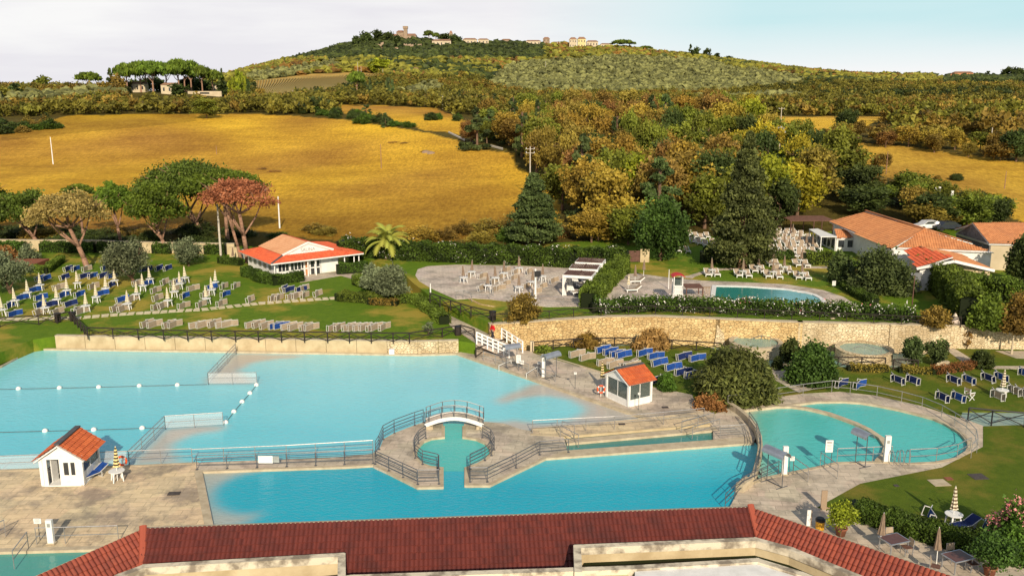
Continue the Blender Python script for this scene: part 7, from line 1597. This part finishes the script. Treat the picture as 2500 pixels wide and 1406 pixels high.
# steel canopies (curved hoods on two posts)
for i, (a, b, z, hh, lb) in enumerate([((1872, 1172), (1909, 1190), .02, 2.15, 'curved steel hood on posts at the corner of front and oval pool'), ((2088, 1128), (2112, 1140), .02, 2.2, 'curved steel hood on posts on the deck of the oval pool'), ((1262, 893), (1236, 897), .02, 1.9, 'curved steel hood near the foot of the footbridge'), ((1332, 925), (1358, 917), .02, 2.0, 'curved steel hood beside the pool entry right of the footbridge')]):
    A, B = P(*a, z), P(*b, z); o = empty('shower_canopy', A, lb, 'canopy'); d = (B-A).normalized(); n_ = Vector((-d.y, d.x, 0))
    for q in (A, B): MB().bar(q-A, q-A+Vector((0, 0, hh)), .06, n=6).build('post', 'dsteel', o)
    g = MB(); k = 9; e0, e1 = -d*.25, (B-A)+d*.25
    for s in range(k):
        t0, t1 = math.pi*(s/k), math.pi*((s+1)/k)
        f = lambda e, t, r_: e+n_*(math.cos(t)*r_)+Vector((0, 0, hh-.12+math.sin(t)*r_))
        g.hexa([f(e0, t0, .36), f(e1, t0, .36), f(e1, t1, .36), f(e0, t1, .36)], [f(e0, t0, .40), f(e1, t0, .40), f(e1, t1, .40), f(e0, t1, .40)])
    g.build('curved_hood', 'silver', o); g = MB(); g.bar(-n_*.5, n_*.5, .05); g.bar((B-A)-n_*.5, (B-A)+n_*.5, .05); g.bar(Vector((0, 0, .03)), (B-A)+Vector((0, 0, .03)), .05); g.build('foot_frame', 'dsteel', o)
for x, y, z, h, w_, lb in [(1327, 921, .02, 2.1, .32, 'white pillar under the second hood by the big pool'), (1914, 1158, .02, 2.0, .34, 'white pillar beside the steel hood at the pool corner'), (2163, 1127, .02, 1.9, .38, 'white pillar on the deck edge of the oval pool'), (126, 1326, .02, 1.45, .34, 'white pillar by the railing of the lower left pool')]:
    o = empty('white_pillar', P(x, y, z), lb, 'pillar'); g = MB(); g.box((0, 0, 0), w_, w_*.6, h); g.build('column', 'white', o); g = MB(); g.box((0, 0, 0), w_*1.4, w_, .06); g.build('base_plate', 'coping', o); g = MB(); g.box((0, -w_*.3-.01, h*.72), w_*.5, .02, .22); g.build('control_panel', 'signgrey', o)
def sign(x, y, z, h, w_, bh, lb, m='white', posts=2, mark=True, tilt=0):
    o = empty('notice_board', P(x, y, z), lb, 'sign')
    for s in ((-1, 1) if posts == 2 else (0,)): MB().bar((s*w_*.45, 0, 0), (s*w_*.45, 0, h-.03), .045, n=6).build('post', 'dsteel', o)
    q = MB().box((0, -.04, h-bh), w_, .04, bh).build('board', m, o)
    if mark: g = MB(); g.box((0, -.066, h-bh*.22), w_*.7, .006, bh*.07); g.build('header_mark', 'black', o); g = MB(); [g.box((0, -.066, h-bh*(.4+.12*k)), w_*(.7-.1*(k % 2)), .006, bh*.035) for k in range(4)]; g.build('text_lines', 'signgrey', o)
sign(2020, 1140, .02, 1.95, .5, .85, 'white notice board above the oval pool steps'); sign(1931, 1158, .02, 1.3, .3, .3, 'small white sign right of the white pillar at the pool corner'); sign(1266, 905, .02, 1.5, .40, .75, 'tall white notice board by the pool entry', posts=1)
sign(1275, 900, .02, .8, .3, .35, 'small white sign on the entry railing', posts=1); sign(1316, 905, .02, .9, .3, .25, 'tiny white sign left of the second hood', posts=1); sign(1404, 949, .02, 1.5, .22, .2, 'thin post with small white sign on the right deck', posts=1)
sign(1559, 1000, .02, 1.45, .2, .18, 'thin post with small sign in front of the orange roofed hut', posts=1); sign(98, 1318, .02, 1.35, .42, .30, 'white sign left of the pillar at the lower left pool', posts=1); sign(2035, 702, ZT, .8, .40, .55, 'small white sign beside the dark bush at the small pool', posts=1)
o = empty('information_panel', P(650, 1141, .0), 'white panel hanging on the walkway railing', 'sign'); MB().box((0, -.06, .35), .98, .03, .52).build('board', 'white', o); MB().box((.72, -.06, .40), .40, .03, .45).build('side_panel', 'signgrey', o)
o = empty('information_panel', P(2010, 1243, .02), 'tall grey wooden panel at the lawn corner below the oval pool', 'sign'); MB().box((0, 0, 0), .36, .06, 1.25).build('board', 'castle', o); MB().box((.3, .1, .0), .3, .06, .1).build('foot', 'castle', o)
o = empty('information_panel', P(1973, 1283, .02), 'narrow white panel leaning at the roof edge on the terrace', 'sign'); MB().box((0, 0, 0), .22, .05, 1.0).build('board', 'plastic', o); MB().bar((.15, 0, 0), (.15, 0, 1.0), .05).build('post', 'castle', o)
o = empty('waste_bin', P(2001, 1292, .02), 'yellow waste bin with black lid on the terrace', 'bin'); M['binyel'] = mat('yellow_plastic', (.62, .33, .03), None, .5, 3, 0); g = MB(); g.lathe([(.22, 0), (.25, .1), (.26, .55)], 14); g.build('body', 'binyel', o); g = MB(); g.lathe([(.28, .55), (.28, .66), (.2, .74)], 14); g.build('lid', 'black', o)
for x, y, z, lb in [(1118, 818, ZL, 'dark wooden waste bin at the end of the long fence'), (1203, 782, ZT, 'dark wooden waste bin where fence and wall meet'), (178, 783, ZL, 'dark wooden waste bin at the fence corner left'), (142, 786, ZL, 'dark wooden waste bin left of the fence corner')]:
    o = empty('waste_bin', P(x, y, z), lb, 'bin'); g = MB(); g.lathe([(.30, 0), (.33, .1), (.33, .85)], 12, fold=.06); g.build('body', 'wood', o); g = MB(); g.lathe([(.36, .85), (.36, .95), (.15, 1.0)], 12); g.build('lid', 'black', o)
# buoys on ropes
for lst, nm in (([(-60, 952), (45, 949), (145, 947), (241, 945), (340, 942), (433, 940), (505, 938)], 'far'), ([(626, 940), (610, 960), (591, 981), (571, 1005), (551, 1031)], 'diagonal'), ([(-60, 1056), (110, 1052), (229, 1049), (347, 1045), (404, 1044)], 'near')):
    W_ = PP(lst, -.10); o = empty('buoy_rope', W_[0], 'thin dark rope of the '+nm+' buoy line in the big pool', 'rope'); g = MB(); [g.bar(a-W_[0], b-W_[0], .035) for a, b in zip(W_[:-1], W_[1:])]; g.build('rope', 'dsteel', o)
    for i, p in enumerate(W_ if nm == 'diagonal' else W_[1:-1]):
        g = MB(); r = .21; g.lathe([(.02, -r)]+[(r*math.sin(math.pi*k/8), -r*math.cos(math.pi*k/8)) for k in range(1, 8)]+[(.02, r)], 14); q = g.build('buoy', 'plastic', None, True); q.location = p; tag(q, 'white ball buoy, '+ORD[i]+(' from the top' if nm == 'diagonal' else ' from left')+' on the '+nm+' rope', 'buoy', 'white ball buoys')
def lifebuoy(x, y, z, hz, lb):
    o = empty('lifebuoy', P(x, y, z)+Vector((0, 0, hz)), lb, 'lifebuoy'); g = MB(); n1, n2 = 20, 8; Rr, r = .30, .075; vs = [((Rr+r*math.cos(6.283*j/n2))*math.cos(6.283*i/n1), r*math.sin(6.283*j/n2), (Rr+r*math.cos(6.283*j/n2))*math.sin(6.283*i/n1)) for i in range(n1) for j in range(n2)]
    g.add(vs, [(i*n2+j, ((i+1) % n1)*n2+j, ((i+1) % n1)*n2+(j+1) % n2, i*n2+(j+1) % n2) for i in range(n1) for j in range(n2)]); g.build('ring', 'orange', o, True)
    g = MB()
    for a in (.785, 2.356, 3.927, 5.498): c_ = Vector((Rr*math.cos(a), 0, Rr*math.sin(a))); g.box((c_.x, 0, c_.z-.06), .12, .17, .12)
    g.build('white_band', 'plastic', o); MB().bar((0, .12, -hz), (0, .12, .35), .05).build('post', 'plastic', o)
lifebuoy(300, 1150, 0, .75, 'orange lifebuoy hanging by the black and yellow parasol'); lifebuoy(1467, 968, 0, .65, 'orange lifebuoy on the left side of the orange roofed hut')
for x, y, a, b, m, lb in [(425, 1204, .75, .5, 'grate', 'dark drain grate in the near left deck'), (2388, 1163, 1.0, .9, 'grate', 'dark drain grate on the lawn right of the oval pool'), (2293, 1178, 1.1, 1.0, 'coping', 'square stone lid on the lower right lawn'), (2316, 1168, .5, .45, 'clay', 'small brown lid beside the square stone lid'), (1624, 994, .5, .4, 'grate', 'small drain grate on the deck right of the orange hut'), (1518, 1035, .5, .35, 'grate', 'small drain grate on the strip beside the lanes'), (2188, 1185, .3, .3, 'grate', 'tiny drain in the oval pool deck')]:
    q = MB().box((0, 0, 0), a, b, .02, rz=.1).box((0, 0, .012), a*.8, b*.8, .014, rz=.1).build('manhole_cover', m); q.location = P(x, y, .03); tag(q, lb, 'cover')
q = MB().box((0, 0, 0), .5, .4, .5).build('plastic_box', 'white'); q.location = P(957, 864, .02); tag(q, 'small white box at the foot of the cream pool wall', 'box')
q = MB().bar((0, 0, 0), (0, 0, 1.0), .35).build('wooden_post', 'coping'); q.location = P(1299, 857, .0); tag(q, 'square pale wooden post at the right end of the footbridge', 'post')
q = MB().box((0, 0, 0), 1.5, .4, .35).build('stone_bench', 'coping'); q.location = P(2296, 890, .03); tag(q, 'low white stone bench right of the small dark trees', 'bench')
# lifeguard tower
b = P(1654, 742, ZT+.03); o = empty('lifeguard_tower', b, 'white slatted lifeguard tower with red curved top by the small pool', 'tower')
for x in (-.5, .5):
    for y in (0, .9): MB().bar((x, y, 0), (x*.9, y, 3.0), .09).build('leg', 'white', o)
g = MB(); [g.box((-.42+.12*k, -.02, .85), .09, .05, 1.15) for k in range(8)]; [g.bar((-.5, -.02, z_), (.5, -.02, z_), .07) for z_ in (.3, .85, 1.1, 1.6, 2.0)]; g.build('front_slats', 'white', o)
for s in (-.48, .48): g = MB(); [g.box((s, .08+.13*k, .85), .05, .10, 1.15) for k in range(7)]; g.build('side_slats', 'white', o)
MB().box((0, .45, 1.15), .95, .9, .06).build('platform', 'white', o); MB().box((0, .85, 1.95), .8, .04, .75).build('window', 'glassd', o); MB().box((0, .0, 2.0), .75, .04, .7).build('window', 'glass', o)
g = MB(); k = 8
for s in range(k):
    t0, t1 = -1+2*s/k, -1+2*(s+1)/k; f = lambda t, y, e: (t*.68, y, 2.95+.25*(1-t*t)+e); g.hexa([f(t0, -.25, 0), f(t1, -.25, 0), f(t1, 1.15, 0), f(t0, 1.15, 0)], [f(t0, -.25, .06), f(t1, -.25, .06), f(t1, 1.15, .06), f(t0, 1.15, .06)])
g.build('red_roof', 'red', o); g = MB(); g.bar((-.62, -.1, .0), (-.9, -.2, .0), .05); g.bar((-.5, 0, 1.1), (-.95, -.15, 0), .07); g.build('ladder', 'white', o)
b = P(1695, 728, ZT+.03); o = empty('wooden_platform', b, 'low brown slatted shelter right of the lifeguard tower', 'shelter')
for x in (-.9, .9):
    for y in (0, 2.2): MB().bar((x, y, 0), (x, y, 1.1), .1).build('post', 'slat', o)
g = MB(); [g.bar((-1.0, .2*k, 1.15), (1.0, .2*k, 1.15), .14, .04) for k in range(12)]; g.build('slatted_top', 'slat', o); g = MB(); [g.bar((1.2+.16*k, 1.6, 0), (1.2+.16*k, 1.6, .9), .05) for k in range(6)]; g.bar((1.15, 1.6, .9), (2.1, 1.6, .9), .4, .08); g.build('counter', 'castle', o)
o = empty('grey_screen', P(2232, 712, ZT), 'tall grey screen between the bushy tree and the tall hedge', 'screen'); MB().box((0, 0, 0), 1.3, .08, 2.2).build('panel', 'silver', o); MB().bar((-.7, 0, 0), (-.7, 0, 2.3), .08).build('post', 'white', o)
q = MB().lathe([(.45, 0), (.5, .25), (.25, .8), (.12, 1.05), (.03, 1.2)], 10).build('garden_dome', 'plaza'); q.location = P(2330, 792, ZT); tag(q, 'small pale stone dome beside the fence at the tall hedge', 'ornament')
o = empty('gate', P(1546, 640, ZT), 'brown gate between flowering hedge and round glossy tree', 'gate'); MB().box((0, 0, .05), 1.7, .08, 1.5).build('gate_leaf', 'slat', o); MB().box((1.5, 0, 0), 1.2, .3, 1.75).build('gate_pillar', 'concrete', o)
o = empty('raised_bed', P(70, 650, ZL), 'raised brown planting bed with a low rail at the left lawn edge', 'planter'); g = MB(); g.box((-.6, 0, 0), 5, 4, .7); g.build('bed', 'clay', o); g = MB(); g.bar((-2, -3.4, 0), (-2, -3.4, 1), .1); g.bar((-2, -3.4, .9), (0, -3.0, .9), .1); g.bar((-2, -3.4, .1), (0, -3.0, .9), .08); g.bar((0, -3, 0), (0, -3, 1), .1); g.build('low_rail', 'wood', o)
o = empty('garden_wall_gate', P(600, 632, ZL), 'grey mesh gate and pale pillar behind the rusty pine trunks', 'gate'); MB().box((.9, 0, 0), 3.2, .06, 1.4).build('mesh_panel', 'signgrey', o); MB().box((-1.6, 0, 0), 1.3, .3, 1.7).build('gate_pillar', 'concrete', o)
o = empty('fence_panel', P(2334, 940, .02), 'x', 'x'); bpy.data.objects.remove(o)
# parked cars behind the restaurant
M['carw'] = mat('white_car_paint', (.75, .75, .76), None, .25, 3, 0, spec=.6); M['carb'] = mat('dark_car_paint', (.03, .035, .05), None, .25, 3, 0, spec=.6); M['rubber'] = mat('tyre_rubber', (.02, .02, .02), None, .9, 3, 0)
for (x, y), m_, lb, rz_ in (((2300, 583), 'carw', 'white car parked behind the restaurant roof', .1), ((2345, 585), 'carb', 'dark car parked between restaurant and stone cottage', .2)):
    o = empty('parked_car', P(x, y, 3.2)+Vector((2, 9, 0)), lb, 'car', rz=rz_); prof = [(-2.1, .35), (-2.15, .75), (-1.3, .95), (-.7, 1.42), (.9, 1.45), (1.7, 1.0), (2.1, .9), (2.15, .35)]
    g = MB(); g.hexa([(a_, -.85, z_) for a_, z_ in prof], [(a_, .85, z_) for a_, z_ in prof]); g.build('body', m_, o); g = MB(); w2 = [(-1.15, .97), (-.65, 1.36), (.85, 1.39), (1.5, 1.0)]; g.hexa([(a_, -.87, z_) for a_, z_ in w2], [(a_, .87, z_) for a_, z_ in w2]); g.build('window', 'glassd', o)
    for a_ in (-1.3, 1.35):
        for y_ in (-.8, .8): q = MB().bar((a_, y_-.1, .33), (a_, y_+.1, .33), .66, n=14).build('wheel', 'rubber', o)
# ---- person in red on the footbridge
def skin_mesh(pts, edges, rad, name, m, parent, lv=2):
    me = bpy.data.meshes.new(name); me.from_pydata(pts, edges, []); o = bpy.data.objects.new(name, me); col.objects.link(o)
    md = o.modifiers.new('s', 'SKIN'); sb = o.modifiers.new('u', 'SUBSURF'); sb.levels = sb.render_levels = lv
    for i, r in enumerate(rad): me.skin_vertices[0].data[i].radius = (r, r) if not isinstance(r, tuple) else r
    me.skin_vertices[0].data[0].use_root = True
    dg = bpy.context.evaluated_depsgraph_get(); nm = bpy.data.meshes.new_from_object(o.evaluated_get(dg)); bpy.data.objects.remove(o); nm.materials.clear(); nm.materials.append(M[m]); return link(name, nm, parent)
fb = P(1203, 832, ZL-.12)+Vector((0, .25, .03)); o = empty('person', fb, 'person in red top and dark trousers walking down the white footbridge', 'person', rz=R(-60))
body = skin_mesh([(0, 0, .92), (0, 0, 1.12), (0, 0, 1.36), (0, 0, 1.50), (0, -.01, 1.60), (0, -.02, 1.70), (.10, 0, .86), (.11, -.12, .48), (.11, -.02, .08), (.11, -.14, .04), (-.10, 0, .86), (-.11, .10, .47), (-.11, .26, .12), (-.11, .17, .05), (.19, 0, 1.40), (.25, .08, 1.13), (.24, -.04, .90), (.24, -.08, .82), (-.19, 0, 1.40), (-.25, -.06, 1.13), (-.22, -.22, .95), (-.22, -.28, .89)],
    [(0, 1), (1, 2), (2, 3), (3, 4), (4, 5), (0, 6), (6, 7), (7, 8), (8, 9), (0, 10), (10, 11), (11, 12), (12, 13), (2, 14), (14, 15), (15, 16), (16, 17), (2, 18), (18, 19), (19, 20), (20, 21)],
    [(.15, .11), (.14, .10), (.17, .11), .06, .085, .09, .09, .065, .042, .035, .09, .065, .042, .035, .065, .045, .034, .038, .065, .045, .034, .038], 'body', 'skin', o)
skin_mesh([(0, 0, .98), (0, 0, 1.15), (0, 0, 1.36), (0, 0, 1.47), (.19, 0, 1.40), (.25, .08, 1.13), (.24, -.03, .93), (-.19, 0, 1.40), (-.25, -.06, 1.13), (-.22, -.20, .97)], [(0, 1), (1, 2), (2, 3), (2, 4), (4, 5), (5, 6), (2, 7), (7, 8), (8, 9)], [(.17, .13), (.16, .12), (.19, .13), .08, .085, .065, .05, .085, .065, .05], 'top', 'redcloth', o)
skin_mesh([(0, 0, .96), (.10, 0, .84), (.11, -.12, .48), (.11, -.02, .12), (-.10, 0, .84), (-.11, .10, .47), (-.11, .25, .16)], [(0, 1), (1, 2), (2, 3), (0, 4), (4, 5), (5, 6)], [(.17, .13), .11, .08, .06, .11, .08, .06], 'trousers', 'trousers', o)
skin_mesh([(0, .02, 1.68), (0, .03, 1.74)], [(0, 1)], [.095, .08], 'hair', 'hair', o)
for px_, s in ((.11, -.1), (-.11, .2)): MB().box((px_, s-.03, .0), .09, .26, .07).build('shoe', 'black', o)
for k_, v_ in PR.items():
    if k_ not in USED: bpy.data.objects.remove(v_)
